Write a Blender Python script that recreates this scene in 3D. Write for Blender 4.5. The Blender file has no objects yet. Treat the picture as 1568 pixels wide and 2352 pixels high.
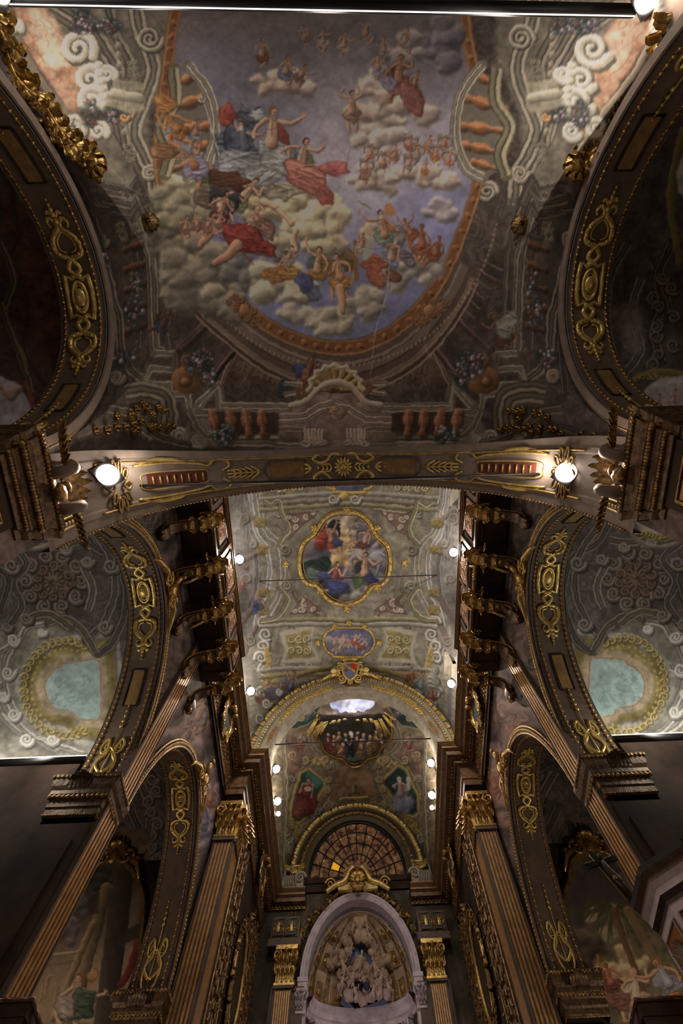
import bpy, math, random
import numpy as np
from mathutils import Vector, Matrix, Euler
PI = math.pi
EYE = 1.6                       # the photographer's eye above the church floor; heights h below are above the eye
scn = bpy.context.scene
COL = scn.collection
# ------------------------------------------------------------------ camera
FPX, PPX, PPY, CAMX = 1050.0, 813.0, 1176.0, 0.104
def cam_axes(p, y, r):
    p, y, r = map(math.radians, (p, y, r))
    f = np.array([0, math.cos(p), math.sin(p)]); u = np.array([0, -math.sin(p), math.cos(p)]); x = np.array([1., 0, 0])
    M = np.array([[math.cos(y), -math.sin(y), 0], [math.sin(y), math.cos(y), 0], [0, 0, 1]])
    f, u, x = M @ f, M @ u, M @ x
    return math.cos(r)*x + math.sin(r)*u, -math.sin(r)*x + math.cos(r)*u, f
CA, CB, CD = cam_axes(73.5, -2.76, -4.45)
cam_data = bpy.data.cameras.new('camera'); cam = bpy.data.objects.new('camera', cam_data); COL.objects.link(cam)
cam_data.sensor_fit = 'VERTICAL'; cam_data.sensor_height = 36.0
cam_data.lens = 36.0*FPX/2352.0
cam_data.shift_x = -(PPX-784.0)/2352.0
cam_data.clip_end = 200
cam.matrix_world = Matrix(((CA[0], CB[0], -CD[0], CAMX), (CA[1], CB[1], -CD[1], 0), (CA[2], CB[2], -CD[2], EYE), (0, 0, 0, 1)))
scn.camera = cam
def to_photo(P):
    """where points (x, d, h above eye) of the church stand in the photograph"""
    P = np.asarray(P, float) - np.array([CAMX, 0, 0]); z = P @ CD
    return PPX + FPX*(P @ CA)/z, PPY - FPX*(P @ CB)/z
def sight(px, py):
    return CA*(px-PPX)/FPX + CB*(PPY-py)/FPX + CD
def on_height(px, py, h):
    r = sight(px, py); return np.array([CAMX, 0, 0]) + r*h/r[2]
def on_side(px, py, x):
    r = sight(px, py); return np.array([CAMX, 0, 0]) + r*(x-CAMX)/r[0]
def on_cross(px, py, d):
    r = sight(px, py); return np.array([CAMX, 0, 0]) + r*d/r[1]
def on_vault(px, py, f):
    """point of the vault h = f(x, d) seen at a place of the photograph"""
    r = sight(px, py); t0, t1 = 2.0, 45.0; o = np.array([CAMX, 0, 0])
    ts = np.linspace(t0, t1, 600); P = o + r*ts[:, None]; g = P[:, 2] - f(P[:, 0], P[:, 1])
    k = np.argmax(g > 0); a, b = ts[max(k-1, 0)], ts[k]
    for _ in range(30):
        m = (a+b)/2; p = o + r*m
        if p[2] > f(p[0], p[1]): b = m
        else: a = m
    return o + r*a
# ------------------------------------------------------------------ light of the place
scn.view_settings.view_transform = 'Standard'; scn.view_settings.look = 'None'
scn.view_settings.gamma = 1.0; scn.view_settings.use_curve_mapping = False
scn.view_settings.exposure = 0.0
world = bpy.data.worlds.new('world'); scn.world = world; world.use_nodes = True
world.node_tree.nodes['Background'].inputs[0].default_value = (1.0, 0.86, 0.80, 1)
world.node_tree.nodes['Background'].inputs[1].default_value = 0.085      # dim ambient fill; the shell is left open behind the eye for it
LAMP = dict(nave=520, choir=300, chancel=80, sky=34, strip=95, aisle=150, chapel=60)  # the chapel entry drives the added fill in the aisle bays
# ------------------------------------------------------------------ small tools
def srgb(r, g, b):
    return tuple(((c/255)/12.92 if c/255 <= .04045 else ((c/255+.055)/1.055)**2.4) for c in (r, g, b))
def lin(a): return np.where(a <= .04045, a/12.92, ((np.clip(a, 0, 9)+.055)/1.055)**2.4)
def mat(name, col, rough=.6, metal=0.0, bump=0.0, bscale=20, var=0.0, vscale=6, col2=None, emit=None, estr=0, spec=.4, attr=None, dist=.02):
    m = bpy.data.materials.new(name); m.use_nodes = True; nt = m.node_tree; N, L = nt.nodes, nt.links
    b = N['Principled BSDF']; b.inputs['Roughness'].default_value = rough; b.inputs['Metallic'].default_value = metal
    b.inputs['Specular IOR Level'].default_value = spec
    b.inputs['Base Color'].default_value = (*col, 1)
    tc = N.new('ShaderNodeTexCoord')
    if attr:
        a = N.new('ShaderNodeAttribute'); a.attribute_name = attr; L.new(a.outputs['Color'], b.inputs['Base Color'])
    elif var or col2:
        n = N.new('ShaderNodeTexNoise'); n.inputs['Scale'].default_value = vscale; n.inputs['Detail'].default_value = 6; n.inputs['Roughness'].default_value = .65
        L.new(tc.outputs['Object'], n.inputs['Vector'])
        cr = N.new('ShaderNodeValToRGB'); L.new(n.outputs[0], cr.inputs[0])
        c2 = col2 or tuple(c*(1-var) for c in col)
        cr.color_ramp.elements[0].position = .38; cr.color_ramp.elements[1].position = .62
        cr.color_ramp.elements[0].color = (*c2, 1); cr.color_ramp.elements[1].color = (*col, 1)
        L.new(cr.outputs[0], b.inputs['Base Color'])
    if bump:
        n2 = N.new('ShaderNodeTexNoise'); n2.inputs['Scale'].default_value = bscale; n2.inputs['Detail'].default_value = 5
        L.new(tc.outputs['Object'], n2.inputs['Vector'])
        bp = N.new('ShaderNodeBump'); bp.inputs['Strength'].default_value = bump; bp.inputs['Distance'].default_value = dist
        L.new(n2.outputs[0], bp.inputs['Height']); L.new(bp.outputs[0], b.inputs['Normal'])
    if emit:
        b.inputs['Emission Color'].default_value = (*emit, 1); b.inputs['Emission Strength'].default_value = estr
    return m
GOLD = mat('gilding', (.62, .40, .13), rough=.36, metal=.75, bump=.5, bscale=14, col2=(.34, .20, .06), vscale=5)
BRIGHTGOLD = mat('bright gilding', (.80, .60, .22), rough=.34, metal=.6, bump=.4, bscale=16, col2=(.52, .36, .10), vscale=5)
OLDGOLD = mat('aged gilding', (.42, .25, .09), rough=.42, metal=.6, bump=.6, bscale=18, col2=(.10, .06, .03), vscale=7)
BRONZE = mat('bronzed carving', (.17, .10, .05), rough=.45, metal=.35, bump=.6, bscale=16, col2=(.06, .035, .02), vscale=8)
TAUPE = mat('taupe painted stucco', (.145, .10, .072), rough=.6, bump=.15, bscale=30, var=.3, vscale=2.5)
TAUPE2 = mat('light taupe stucco', (.27, .205, .16), rough=.7, bump=.15, bscale=30, var=.25, vscale=2.5)
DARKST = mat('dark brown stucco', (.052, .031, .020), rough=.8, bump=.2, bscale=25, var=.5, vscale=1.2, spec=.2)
OCHRE = mat('ochre faux marble', (.30, .17, .05), rough=.55, bump=.1, col2=(.17, .10, .05), vscale=4)
WOOD = mat('dark walnut', (.06, .034, .02), rough=.45, bump=.2, bscale=30, var=.5, vscale=3)
BROWNWD = mat('brown gilt-edged wood', (.20, .105, .05), rough=.38, bump=.15, var=.45, vscale=4)
FLUTE = mat('gilt rod paint', (.62, .34, .12), rough=.4, metal=.3, col2=(.40, .20, .07), vscale=6)
BLACK = mat('black iron', (.008, .007, .007), rough=.5, var=.2)
IRON = mat('dark grey iron', (.05, .045, .045), rough=.45, var=.2)
WHITEM = mat('pinkish white marble', (.60, .50, .53), rough=.4, bump=.05, col2=(.42, .34, .38), vscale=2.5)
CREAM = mat('cream stucco', (.52, .38, .25), rough=.75, bump=.4, bscale=9, col2=(.34, .24, .16), vscale=3)
CREAM2 = mat('grey cream stucco', (.40, .35, .27), rough=.75, bump=.2, col2=(.26, .22, .16), vscale=3)
PINKST = mat('pale pink sculpture stone', (.46, .34, .29), rough=.7, bump=.3, bscale=9, col2=(.32, .23, .20), vscale=3)
FRESCO = mat('painted plaster', (.5, .5, .5), rough=.85, bump=.12, bscale=22, attr='paint', spec=.2)
LAMPM = mat('floodlight glass', (1, 1, 1), emit=(1, .93, .86), estr=30)
WARM = (1, .70, .48)
BLUEP = mat('dark blue painted field', (.05, .065, .07), rough=.5, col2=(.025, .035, .045), vscale=6)
CN = {}
def link(o, parent=None):
    COL.objects.link(o)
    if parent is not None:
        o.parent = parent
        o.matrix_parent_inverse = parent.matrix_world.inverted() if parent.type != 'EMPTY' else Matrix.Translation(-Vector(parent.location))
        if parent.type != 'EMPTY': o.matrix_parent_inverse = Matrix.Identity(4)
    return o
def tag(o, label=None, cat=None, group=None, kind=None):
    if label: o['label'] = label
    if cat: o['category'] = cat
    if group: o['group'] = group
    if kind: o['kind'] = kind
    return o
def thing(name, label, cat, loc, group=None):
    o = bpy.data.objects.new(name, None); o.empty_display_size = .2
    o.location = (loc[0], loc[1], loc[2]+EYE); COL.objects.link(o)
    return tag(o, label, cat, group)
class MB:
    """collects shapes in church coordinates (x, d, h above eye) for ONE mesh object"""
    def __init__(s): s.v = []; s.f = []; s.n = 0; s.sm = []
    def add(s, v, f, smooth=False):
        v = [tuple(map(float, p)) for p in v]
        s.v += v; s.f += [tuple(i+s.n for i in q) for q in f]; s.sm += [smooth]*len(f); s.n += len(v)
    def box(s, a, b):
        x0, x1 = sorted((a[0], b[0])); y0, y1 = sorted((a[1], b[1])); z0, z1 = sorted((a[2], b[2]))
        s.add([(x0,y0,z0),(x1,y0,z0),(x1,y1,z0),(x0,y1,z0),(x0,y0,z1),(x1,y0,z1),(x1,y1,z1),(x0,y1,z1)],
              [(0,3,2,1),(4,5,6,7),(0,1,5,4),(1,2,6,5),(2,3,7,6),(3,0,4,7)])
    def fbox(s, P, a, b):
        """box in a local frame P(u, n, up)"""
        c = [(a[0] if i in (0,3,4,7) else b[0], a[1] if i in (0,1,4,5) else b[1], a[2] if i < 4 else b[2]) for i in range(8)]
        s.add([P(*q) for q in c], [(0,3,2,1),(4,5,6,7),(0,1,5,4),(1,2,6,5),(2,3,7,6),(3,0,4,7)])
    def tube(s, pts, r, k=7, closed=False, flat=1.0, nrm=None, caps=True):
        P = [np.array(p, float) for p in pts]; n = len(P)
        if n < 2: return
        R = r if hasattr(r, '__len__') else [r]*n
        up = np.array(nrm, float) if nrm is not None and np.ndim(nrm) == 1 else None
        prev = None; V = []
        for i in range(n):
            if closed: t = P[(i+1) % n]-P[i-1]
            else: t = P[min(i+1, n-1)]-P[max(i-1, 0)]
            t = t/(np.linalg.norm(t)+1e-9)
            if nrm is not None:
                a = up if up is not None else np.array(nrm[i], float)
            else:
                a = prev if prev is not None else (np.array([0, 0, 1.]) if abs(t[2]) < .9 else np.array([1., 0, 0]))
            a = a - t*(a @ t); a = a/(np.linalg.norm(a)+1e-9); prev = a; b = np.cross(t, a)
            for j in range(k):
                w = 2*PI*j/k; V.append(P[i]+R[i]*(b*math.cos(w)+a*math.sin(w)*flat))
        F = []
        m = n if closed else n-1
        for i in range(m):
            for j in range(k):
                F.append((i*k+j, i*k+(j+1) % k, ((i+1) % n)*k+(j+1) % k, ((i+1) % n)*k+j))
        if not closed and caps: F += [tuple(range(k-1, -1, -1)), tuple((n-1)*k+j for j in range(k))]
        s.add(V, F, True)
    def ball(s, c, r, k=10, m=7, rot=None, lump=0, seed=0):
        if not hasattr(r, '__len__'): r = (r, r, r)
        rg = random.Random(seed); V = []; F = []
        ph = [rg.uniform(0, 6) for _ in range(4)]
        for i in range(m+1):
            a = PI*i/m
            for j in range(k):
                b = 2*PI*j/k; q = 1+lump*(math.sin(3*b+ph[0])*math.sin(2*a+ph[1])+.6*math.sin(5*b+ph[2])*math.sin(4*a+ph[3]))
                p = Vector((r[0]*math.sin(a)*math.cos(b)*q, r[1]*math.sin(a)*math.sin(b)*q, r[2]*math.cos(a)*q))
                if rot is not None: p = rot @ p
                V.append((c[0]+p[0], c[1]+p[1], c[2]+p[2]))
        for i in range(m):
            for j in range(k): F.append((i*k+j, (i+1)*k+j, (i+1)*k+(j+1) % k, i*k+(j+1) % k))
        s.add(V, F, True)
    def grid(s, P, nu, nv, smooth=True):
        s.add(P, [(i*nv+j, (i+1)*nv+j, (i+1)*nv+j+1, i*nv+j+1) for i in range(nu-1) for j in range(nv-1)], smooth)
    def leaf(s, o, up, out, L, W, curl=1.0, th=.02):
        """an acanthus leaf rising from o along up and curling towards out"""
        o, up, out = (np.array(q, float) for q in (o, up, out)); up /= np.linalg.norm(up); out -= up*(out @ up); out /= np.linalg.norm(out)
        sd = np.cross(up, out); n = 9; V = []
        for i in range(n):
            t = i/(n-1); a = curl*1.9*max(0, t-.45)**1.4*3
            w = W*.5*(math.sin(PI*min(1, t*.9+.12))**.6)*(1+.22*math.cos(t*PI*7))
            if i == n-1: w = W*.08
            p = o + up*L*(t*(1-.18*a*a*.3)) + out*L*(.06*math.sin(PI*t)+.22*a)
            if a > 1.0: p = p - up*L*.12*(a-1.0)
            V += [p-sd*w, p-sd*w*.5+out*L*.05, p+out*L*.02+out*.01, p+sd*w*.5+out*L*.05, p+sd*w]
        F = [(i*5+j, (i+1)*5+j, (i+1)*5+j+1, i*5+j+1) for i in range(n-1) for j in range(4)]
        m = len(V); V2 = [v-out*th for v in V]
        F2 = [tuple(q+m for q in reversed(f)) for f in F]
        rim = [i*5 for i in range(n)] + [(n-1)*5+j for j in (1, 2, 3, 4)] + [i*5+4 for i in range(n-2, -1, -1)] + [3, 2, 1]
        R = [(rim[i], rim[(i+1) % len(rim)], rim[(i+1) % len(rim)]+m, rim[i]+m) for i in range(len(rim))]
        s.add(V+V2, F+F2+R, True)
    def spiral(s, c, e1, e2, r0, turns=1.6, w=.05, k=6, start=0, sgn=1, tail=None, shrink=.12):
        c, e1, e2 = (np.array(q, float) for q in (c, e1, e2)); n = int(18*turns)+1; P = []; R = []
        for i in range(n):
            t = i/(n-1); a = start+sgn*2*PI*turns*t; r = r0*(1-t)**.9+r0*shrink
            P.append(c+(e1*math.cos(a)+e2*math.sin(a))*r); R.append(w*(1-.5*t))
        if tail is not None: P = [np.array(q, float) for q in tail]+P; R = [w]*len(tail)+R
        s.tube(P, R, k)
    def build(s, name, m, parent=None, **tg):
        me = bpy.data.meshes.new(name)
        me.from_pydata([(p[0], p[1], p[2]+EYE) for p in s.v], [], s.f)
        me.polygons.foreach_set('use_smooth', s.sm)
        me.materials.append(m); me.update()
        o = bpy.data.objects.new(name, me); link(o, parent); tag(o, **tg); return o
def surface(name, P, m, parent=None, keep=None, paint=None, gain=1.0, flip=False, **tg):
    """a dense sheet from an (nu, nv, 3) array of points; paint is a Fresco the colours are read from"""
    nu, nv = P.shape[:2]; V = P.reshape(-1, 3).astype(np.float32)
    i = np.arange(nu-1)[:, None]*nv + np.arange(nv-1)[None, :]
    F = np.stack([i, i+nv, i+nv+1, i+1], -1).reshape(-1, 4)
    if flip: F = F[:, ::-1]
    if keep is not None:
        K = keep.reshape(-1); F = F[K[F].all(1)]
        used = np.zeros(len(V), bool); used[F.ravel()] = True; idx = np.cumsum(used)-1; V = V[used]; F = idx[F]
    me = bpy.data.meshes.new(name); W = V.copy(); W[:, 2] += EYE
    me.vertices.add(len(V)); me.vertices.foreach_set('co', W.ravel())
    me.loops.add(len(F)*4); me.loops.foreach_set('vertex_index', F.astype(np.int32).ravel())
    me.polygons.add(len(F)); me.polygons.foreach_set('loop_start', np.arange(len(F), dtype=np.int32)*4)
    me.polygons.foreach_set('loop_total', np.full(len(F), 4, np.int32)); me.update(calc_edges=True)
    me.polygons.foreach_set('use_smooth', np.ones(len(F), bool))
    if paint is not None:
        c = paint.colour_of(V.astype(float))*gain
        at = me.color_attributes.new('paint', 'FLOAT_COLOR', 'POINT')
        at.data.foreach_set('color', np.c_[np.clip(c, 0, .85), np.ones(len(c))].astype(np.float32).ravel())
    me.materials.append(m); me.validate()
    o = bpy.data.objects.new(name, me); link(o, parent); tag(o, **tg); return o
def prof_sweep(mb, path, prof, sx=1, closed_ends=True):
    """sweep a moulding profile (o = projection to the left of the path, h) along a plan path with mitres"""
    P = [np.array(p, float) for p in path]; n = len(P); nr = []
    for i in range(n):
        ns = []
        for a, b in ((i-1, i), (i, i+1)):
            if a >= 0 and b < n:
                t = P[b]-P[a]; t /= np.linalg.norm(t); ns.append(np.array([-t[1], t[0]]))
        if len(ns) == 2:
            m = ns[0]+ns[1]; m /= (m @ m)/2
        else: m = ns[0]
        nr.append(m)
    V = []
    for i in range(n):
        for o_, h in prof:
            q = P[i]+nr[i]*o_; V.append((q[0]*sx, q[1], h))
    k = len(prof)
    F = [(i*k+j, i*k+j+1, (i+1)*k+j+1, (i+1)*k+j) for i in range(n-1) for j in range(k-1)]
    if closed_ends: F += [tuple(range(k)), tuple((n-1)*k+j for j in range(k-1, -1, -1))]
    mb.add(V, F)
def cr(pts, n=8, closed=False):
    """smooth curve through points"""
    P = np.array(pts, float); m = len(P); out = []
    rng = range(m if closed else m-1)
    for i in rng:
        if closed: p0, p1, p2, p3 = P[i-1], P[i], P[(i+1) % m], P[(i+2) % m]
        else: p0, p1, p2, p3 = P[max(i-1, 0)], P[i], P[i+1], P[min(i+2, m-1)]
        for j in range(n):
            t = j/n; out.append(.5*((2*p1)+(-p0+p2)*t+(2*p0-5*p1+4*p2-p3)*t*t+(-p0+3*p1-3*p2+p3)*t**3))
    if not closed: out.append(P[-1])
    return np.array(out)
SIDE = {-1: 'left', 1: 'right'}
# ------------------------------------------------------------------ fresco painting kit (pigments computed here, stored on the plaster)
def fbm(h, w, scale, seed, octv=4):
    rg = np.random.RandomState(seed); out = np.zeros((h, w), np.float32); amp = 1.; tot = 0
    for o in range(octv):
        s = max(2, scale/2**o); gh, gw = int(h/s)+3, int(w/s)+3; g = rg.rand(gh, gw).astype(np.float32)
        y = np.arange(h)/s; x = np.arange(w)/s; yi = y.astype(int); xi = x.astype(int)
        fy = (y-yi)[:, None]; fx = (x-xi)[None, :]; fy = fy*fy*(3-2*fy); fx = fx*fx*(3-2*fx)
        a = g[yi][:, xi]; b = g[yi][:, xi+1]; c = g[yi+1][:, xi]; d = g[yi+1][:, xi+1]
        out += amp*((a*(1-fx)+b*fx)*(1-fy)+(c*(1-fx)+d*fx)*fy); tot += amp; amp *= .55
    return out/tot
class Fresco:
    def __init__(s, x0, y0, x1, y1, base, seed=1, orn=.22):
        s.x0, s.y0 = x0, y0; s.w, s.h = x1-x0, y1-y0
        s.a = np.zeros((s.h, s.w, 3), np.float32)+np.array(base, np.float32)/255
        s.N = [fbm(s.h, s.w, sc, seed+i) for i, sc in enumerate((120, 30, 9))]
        w1, w2 = fbm(s.h, s.w, 70, seed+20, 3), fbm(s.h, s.w, 42, seed+21, 3)      # scrolling brushwork of the ground
        r1 = 1-np.abs(2*((w1*7+w2*1.5) % 1)-1); r2 = 1-np.abs(2*((w2*9-w1*2) % 1)-1); s.R = (r1*.6+r2*.4-.5)
        s.a *= (.75+.35*s.N[0]+.25*(s.N[1]-.25)+orn*2*s.R)[..., None]
    def win(s, x0, y0, x1, y1):
        a = max(0, int(x0-s.x0)-1); b = min(s.w, int(x1-s.x0)+2); c = max(0, int(y0-s.y0)-1); d = min(s.h, int(y1-s.y0)+2)
        if b <= a or d <= c: return None
        X, Y = np.meshgrid(np.arange(a, b)+s.x0+.0, np.arange(c, d)+s.y0+.0); return slice(c, d), slice(a, b), X, Y
    def put(s, sl, M, col):
        col = np.asarray(col, np.float32)
        if col.ndim == 1: col = col/255
        M = np.clip(M, 0, 1)[..., None]; s.a[sl[0], sl[1]] = s.a[sl[0], sl[1]]*(1-M)+col*M
    def mask_poly(s, pts, soft=1.2, pad=3):
        P = np.array(pts, float); w = s.win(P[:, 0].min()-pad, P[:, 1].min()-pad, P[:, 0].max()+pad, P[:, 1].max()+pad)
        if w is None: return None
        X, Y = w[2], w[3]; ins = np.zeros(X.shape, bool); D = np.full(X.shape, 1e9); n = len(P)
        for i in range(n):
            a, b = P[i], P[(i+1) % n]
            if a[1] != b[1]:
                c = ((a[1] > Y) != (b[1] > Y)) & (X < (b[0]-a[0])*(Y-a[1])/(b[1]-a[1])+a[0]); ins ^= c
            if soft > 0:
                d = b-a; q = d @ d+1e-9; t = np.clip(((X-a[0])*d[0]+(Y-a[1])*d[1])/q, 0, 1)
                D = np.minimum(D, (X-a[0]-t*d[0])**2+(Y-a[1]-t*d[1])**2)
        D = np.sqrt(D); M = np.clip(.5+np.where(ins, D, -D)/max(soft, .01)*.5, 0, 1) if soft > 0 else ins*1.
        return w, M
    def poly(s, pts, col, al=1., soft=1.2, tex=0, mod=None):
        r = s.mask_poly(pts, soft, 3+soft)
        if r is None: return
        w, M = r; c = np.array(col, np.float32)/255
        if tex:
            f = 1+tex*(s.N[1][w[0], w[1]]-.5)*2+tex*(s.N[2][w[0], w[1]]-.5); c = c*f[..., None]
        if mod is not None: c = c*np.ones(M.shape+(3,)); c = mod(w[2], w[3], c)
        s.put(w, M*al, c if np.ndim(c) > 1 else c*255)
    def ell(s, x, y, rx, ry, col, al=1., rot=0, soft=.15, bulge=0, wob=0):
        R = max(rx, ry)*(1.15+soft+wob); w = s.win(x-R, y-R, x+R, y+R)
        if w is None: return
        X, Y = w[2]-x, w[3]-y; c, q = math.cos(rot), math.sin(rot); U = (X*c+Y*q)/rx; V = (-X*q+Y*c)/ry
        D = np.sqrt(U*U+V*V)
        if wob: D = D+wob*(s.N[1][w[0], w[1]]-.5)*2
        C = np.array(col, np.float32)/255*np.ones(D.shape+(3,), np.float32)
        if bulge: C = C*(1-bulge*((U*c-V*q)*.5+(U*q+V*c)*.7)*.9)[..., None]
        s.put(w, np.clip((1-D)/soft+.5, 0, 1)*al, C)
    def stroke(s, pts, wd, col, al=1., soft=1., side=0, closed=False):
        """brush stroke; side shades it across like a rounded moulding"""
        P = np.array(pts, float)
        if closed: P = np.r_[P, P[:1]]
        n = len(P); W = np.full(n, wd, float) if not hasattr(wd, '__len__') else np.interp(np.linspace(0, 1, n), np.linspace(0, 1, len(wd)), wd)
        mx = W.max()+soft+1; w = s.win(P[:, 0].min()-mx, P[:, 1].min()-mx, P[:, 0].max()+mx, P[:, 1].max()+mx)
        if w is None: return
        X, Y = w[2], w[3]; M = np.zeros(X.shape); S = np.zeros(X.shape); Q = np.full(X.shape, 9.); gx, gy = X[0, 0], Y[0, 0]
        for i in range(n-1):
            a, b = P[i], P[i+1]; q = max(W[i], W[i+1])+soft+1
            i0 = int(max(0, min(a[1], b[1])-q-gy)); i1 = int(max(a[1], b[1])+q-gy)+1; j0 = int(max(0, min(a[0], b[0])-q-gx)); j1 = int(max(a[0], b[0])+q-gx)+1
            if i1 <= i0 or j1 <= j0: continue
            x, y = X[i0:i1, j0:j1], Y[i0:i1, j0:j1]
            if not x.size: continue
            d = b-a; L2 = d @ d+1e-9; t = np.clip(((x-a[0])*d[0]+(y-a[1])*d[1])/L2, 0, 1)
            ww = W[i]*(1-t)+W[i+1]*t; ex, ey = x-a[0]-t*d[0], y-a[1]-t*d[1]; D = np.sqrt(ex*ex+ey*ey)
            m = np.clip((ww-D)/soft+.5, 0, 1); sub = M[i0:i1, j0:j1]; up = m > sub; sub[up] = m[up]
            if side:
                dq = D/np.maximum(ww, .5); qs = Q[i0:i1, j0:j1]; un = dq < qs; ss = S[i0:i1, j0:j1]; ss[un] = ((ex*.5+ey*.86)/np.maximum(ww, .5))[un]; qs[un] = dq[un]
        C = np.array(col, np.float32)/255*np.ones(M.shape+(3,), np.float32)
        if side: C = C*(1-side*S)[..., None]
        s.put(w, M*al, C)
    def mould(s, pts, bands, smooth=0, closed=False):
        """a painted cornice: parallel lines; bands = (offset, half width, colour)"""
        P = np.array(pts, float)
        if smooth: P = cr(P, smooth, closed)
        T = np.gradient(P, axis=0); T /= np.linalg.norm(T, axis=1)[:, None]+1e-9; Nn = np.c_[-T[:, 1], T[:, 0]]
        for o, w, c in bands: s.stroke(P+Nn*o, w, c, closed=closed, al=.9)
    def spiral(s, x, y, r, col, turns=1.8, w=3, a0=0, sgn=1, al=.9):
        n = int(16*turns); A = [a0+sgn*2*PI*turns*i/n for i in range(n+1)]
        P = [(x+math.cos(a)*r*(1-i/n*.86), y+math.sin(a)*r*(1-i/n*.86)) for i, a in enumerate(A)]
        c = np.array(col, float); s.stroke([(p[0]+w*.5, p[1]+w*.6) for p in P], [w*1.2, w*.6], c*.45, al)
        s.stroke(P, [w, w*.4], c, al, side=.25); s.stroke([(p[0]-w*.3, p[1]-w*.4) for p in P], [w*.35, w*.15], np.minimum(c*1.3, 250), al)
    def cloud(s, x, y, rx, ry, col, n=14, seed=0, dark=.62):
        rg = random.Random(seed*77+int(x)); c = np.array(col, float)/255; w = s.win(x-rx*1.7, y-ry*1.9, x+rx*1.7, y+ry*1.9)
        if w is None: return
        X, Y = w[2], w[3]; n1 = s.N[1][w[0], w[1]]-.5; n2 = s.N[2][w[0], w[1]]-.5; X = X+n1*26+n2*7; Y = Y+n2*9-n1*14; H = np.zeros(X.shape)
        for i in range(n+4):
            a = rg.uniform(0, 2*PI); q = rg.random()**.6*.9; r = rg.uniform(.3, .62)*min(rx, ry)*1.25
            d2 = 1-((X-x-math.cos(a)*rx*q)**2+((Y-y-math.sin(a)*ry*q)*1.2)**2)/r**2; H = np.maximum(H, np.sqrt(np.clip(d2, 0, 1))*r)
        H = H+(n1*9+n2*1.5)*(H > 0)
        for _ in range(7): H = (H+np.roll(H, 2, 0)+np.roll(H, 2, 1)+np.roll(H, -2, 0)+np.roll(H, -2, 1))/5
        gy, gx = np.gradient(H); L = np.clip((-gx*.45-gy*.9)*-.5, -.42, .4)
        M = np.clip(H/(min(rx, ry)*.34), 0, 1); k = (1+L*.8+n1*.25)[..., None]; warm = np.array([1.05, 1., .9])
        s.put(w, M*.93, np.clip(c*k*(1+(warm-1)*np.clip(L, 0, 1)[..., None]), 0, .95).astype(np.float32))
    def drape(s, x, y, rx, ry, col, rot=0, seed=0):
        rg = random.Random(seed*13+int(x*7+y)); c = np.array(col, float); n = 11
        pts = []
        for i in range(n):
            a = 2*PI*i/n; q = rg.uniform(.68, 1.25); u, v = math.cos(a)*rx*q, math.sin(a)*ry*q
            pts.append((x+u*math.cos(rot)-v*math.sin(rot), y+u*math.sin(rot)+v*math.cos(rot)))
        P = cr(pts, 5, True); s.poly(P, c*.62, .95, soft=2); Q = (P-[x, y])*.9+[x-1, y-1.5]; s.poly(Q, c, .9, soft=3, tex=.35)
        for i in range(7):
            a = rot+rg.uniform(-.5, .5); q = rg.uniform(-.8, .8); L = rg.uniform(.4, .8)*rx
            bx, by = x-math.sin(rot)*ry*q, y+math.cos(rot)*ry*q; off = rg.uniform(-.5, .5)*ry
            F = cr([(bx-math.cos(a)*L, by-math.sin(a)*L), (bx+off*.3, by+off*.4), (bx+math.cos(a)*L, by+math.sin(a)*L*1.1)], 5)
            s.stroke(F, [.5, max(1.0, ry*.09), .5], c*.5, .6, soft=1.5+ry*.06); s.stroke(F-[ry*.06, ry*.12], [.4, max(.9, ry*.08), .4], np.minimum(c*1.3+10, 235), .5, soft=1.5+ry*.06)
    def limb(s, pts, w, col):
        c = np.array(col, float); P = cr(pts, 4)
        s.stroke(P+[w*.25, w*.35], [w*1.05, w*.75], c*.5, .75); s.stroke(P, [w, w*.62], c, .97, side=.28)
        s.stroke(P-[w*.25, w*.3], [w*.4, w*.22], np.minimum(c*1.22, 240), .5)
    def figure(s, x, y, S, rot=0, skin=(176, 126, 96), cloth=(140, 60, 50), cloth2=None, hair=(88, 56, 36), seed=0, arms=None, bare=True, seat=True, wings=None, beard=None):
        skin = np.array(skin)*.94
        rg = random.Random(seed*31+int(x+3*y)); c, q = math.cos(rot), math.sin(rot)
        W = lambda u, v: (x+(u*c-v*q)*S, y+(u*q+v*c)*S)
        if wings:
            for k in (-1, 1):
                for j in range(5):
                    s.limb([W(k*.12, -.75), W(k*(.55+.05*j), -1.05+.13*j), W(k*(1.0-.08*j), -.95+.26*j)], S*.09, np.array(wings)*(1-.05*j))
        kn = 1 if rg.random() < .5 else -1
        if seat: legs = [[W(-.08, .1), W((.3+rg.random()*.35)*kn, .35+rg.random()*.3), W((.1+rg.random()*.5)*kn, 1.0+rg.random()*.2)], [W(.08, .1), W(rg.uniform(-.3, .3), .6), W(rg.uniform(-.6, .6), 1.1)]]
        else: legs = [[W(-.12, .1), W(-.2, .65), W(-.12, 1.25)], [W(.12, .1), W(.3, .6), W(.22, 1.2)]]
        for L in legs: s.limb(L, S*.115, skin)
        for L in legs: s.ell(L[-1][0], L[-1][1]+S*.03, S*.13, S*.07, skin, .9, rot=rot+.3)
        s.drape(*W(.04, .38), S*.56, S*.44, cloth, rot+rg.uniform(-.3, .3), seed)
        if cloth2 is not None: s.drape(*W(.3*kn, -.18), S*.42, S*.24, cloth2, rot+.9*kn, seed+5)
        tor = skin if bare else (cloth2 if cloth2 is not None else cloth)
        s.limb([W(0, .15), W(.03*kn, -.25), W(0, -.6)], S*.19, tor)
        if bare:
            s.stroke([W(0, -.5), W(.02, -.05)], S*.025, np.array(skin)*.6, .6); s.stroke([W(-.17, -.33), W(0, -.27), W(.17, -.33)], S*.022, np.array(skin)*.62, .6)
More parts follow.
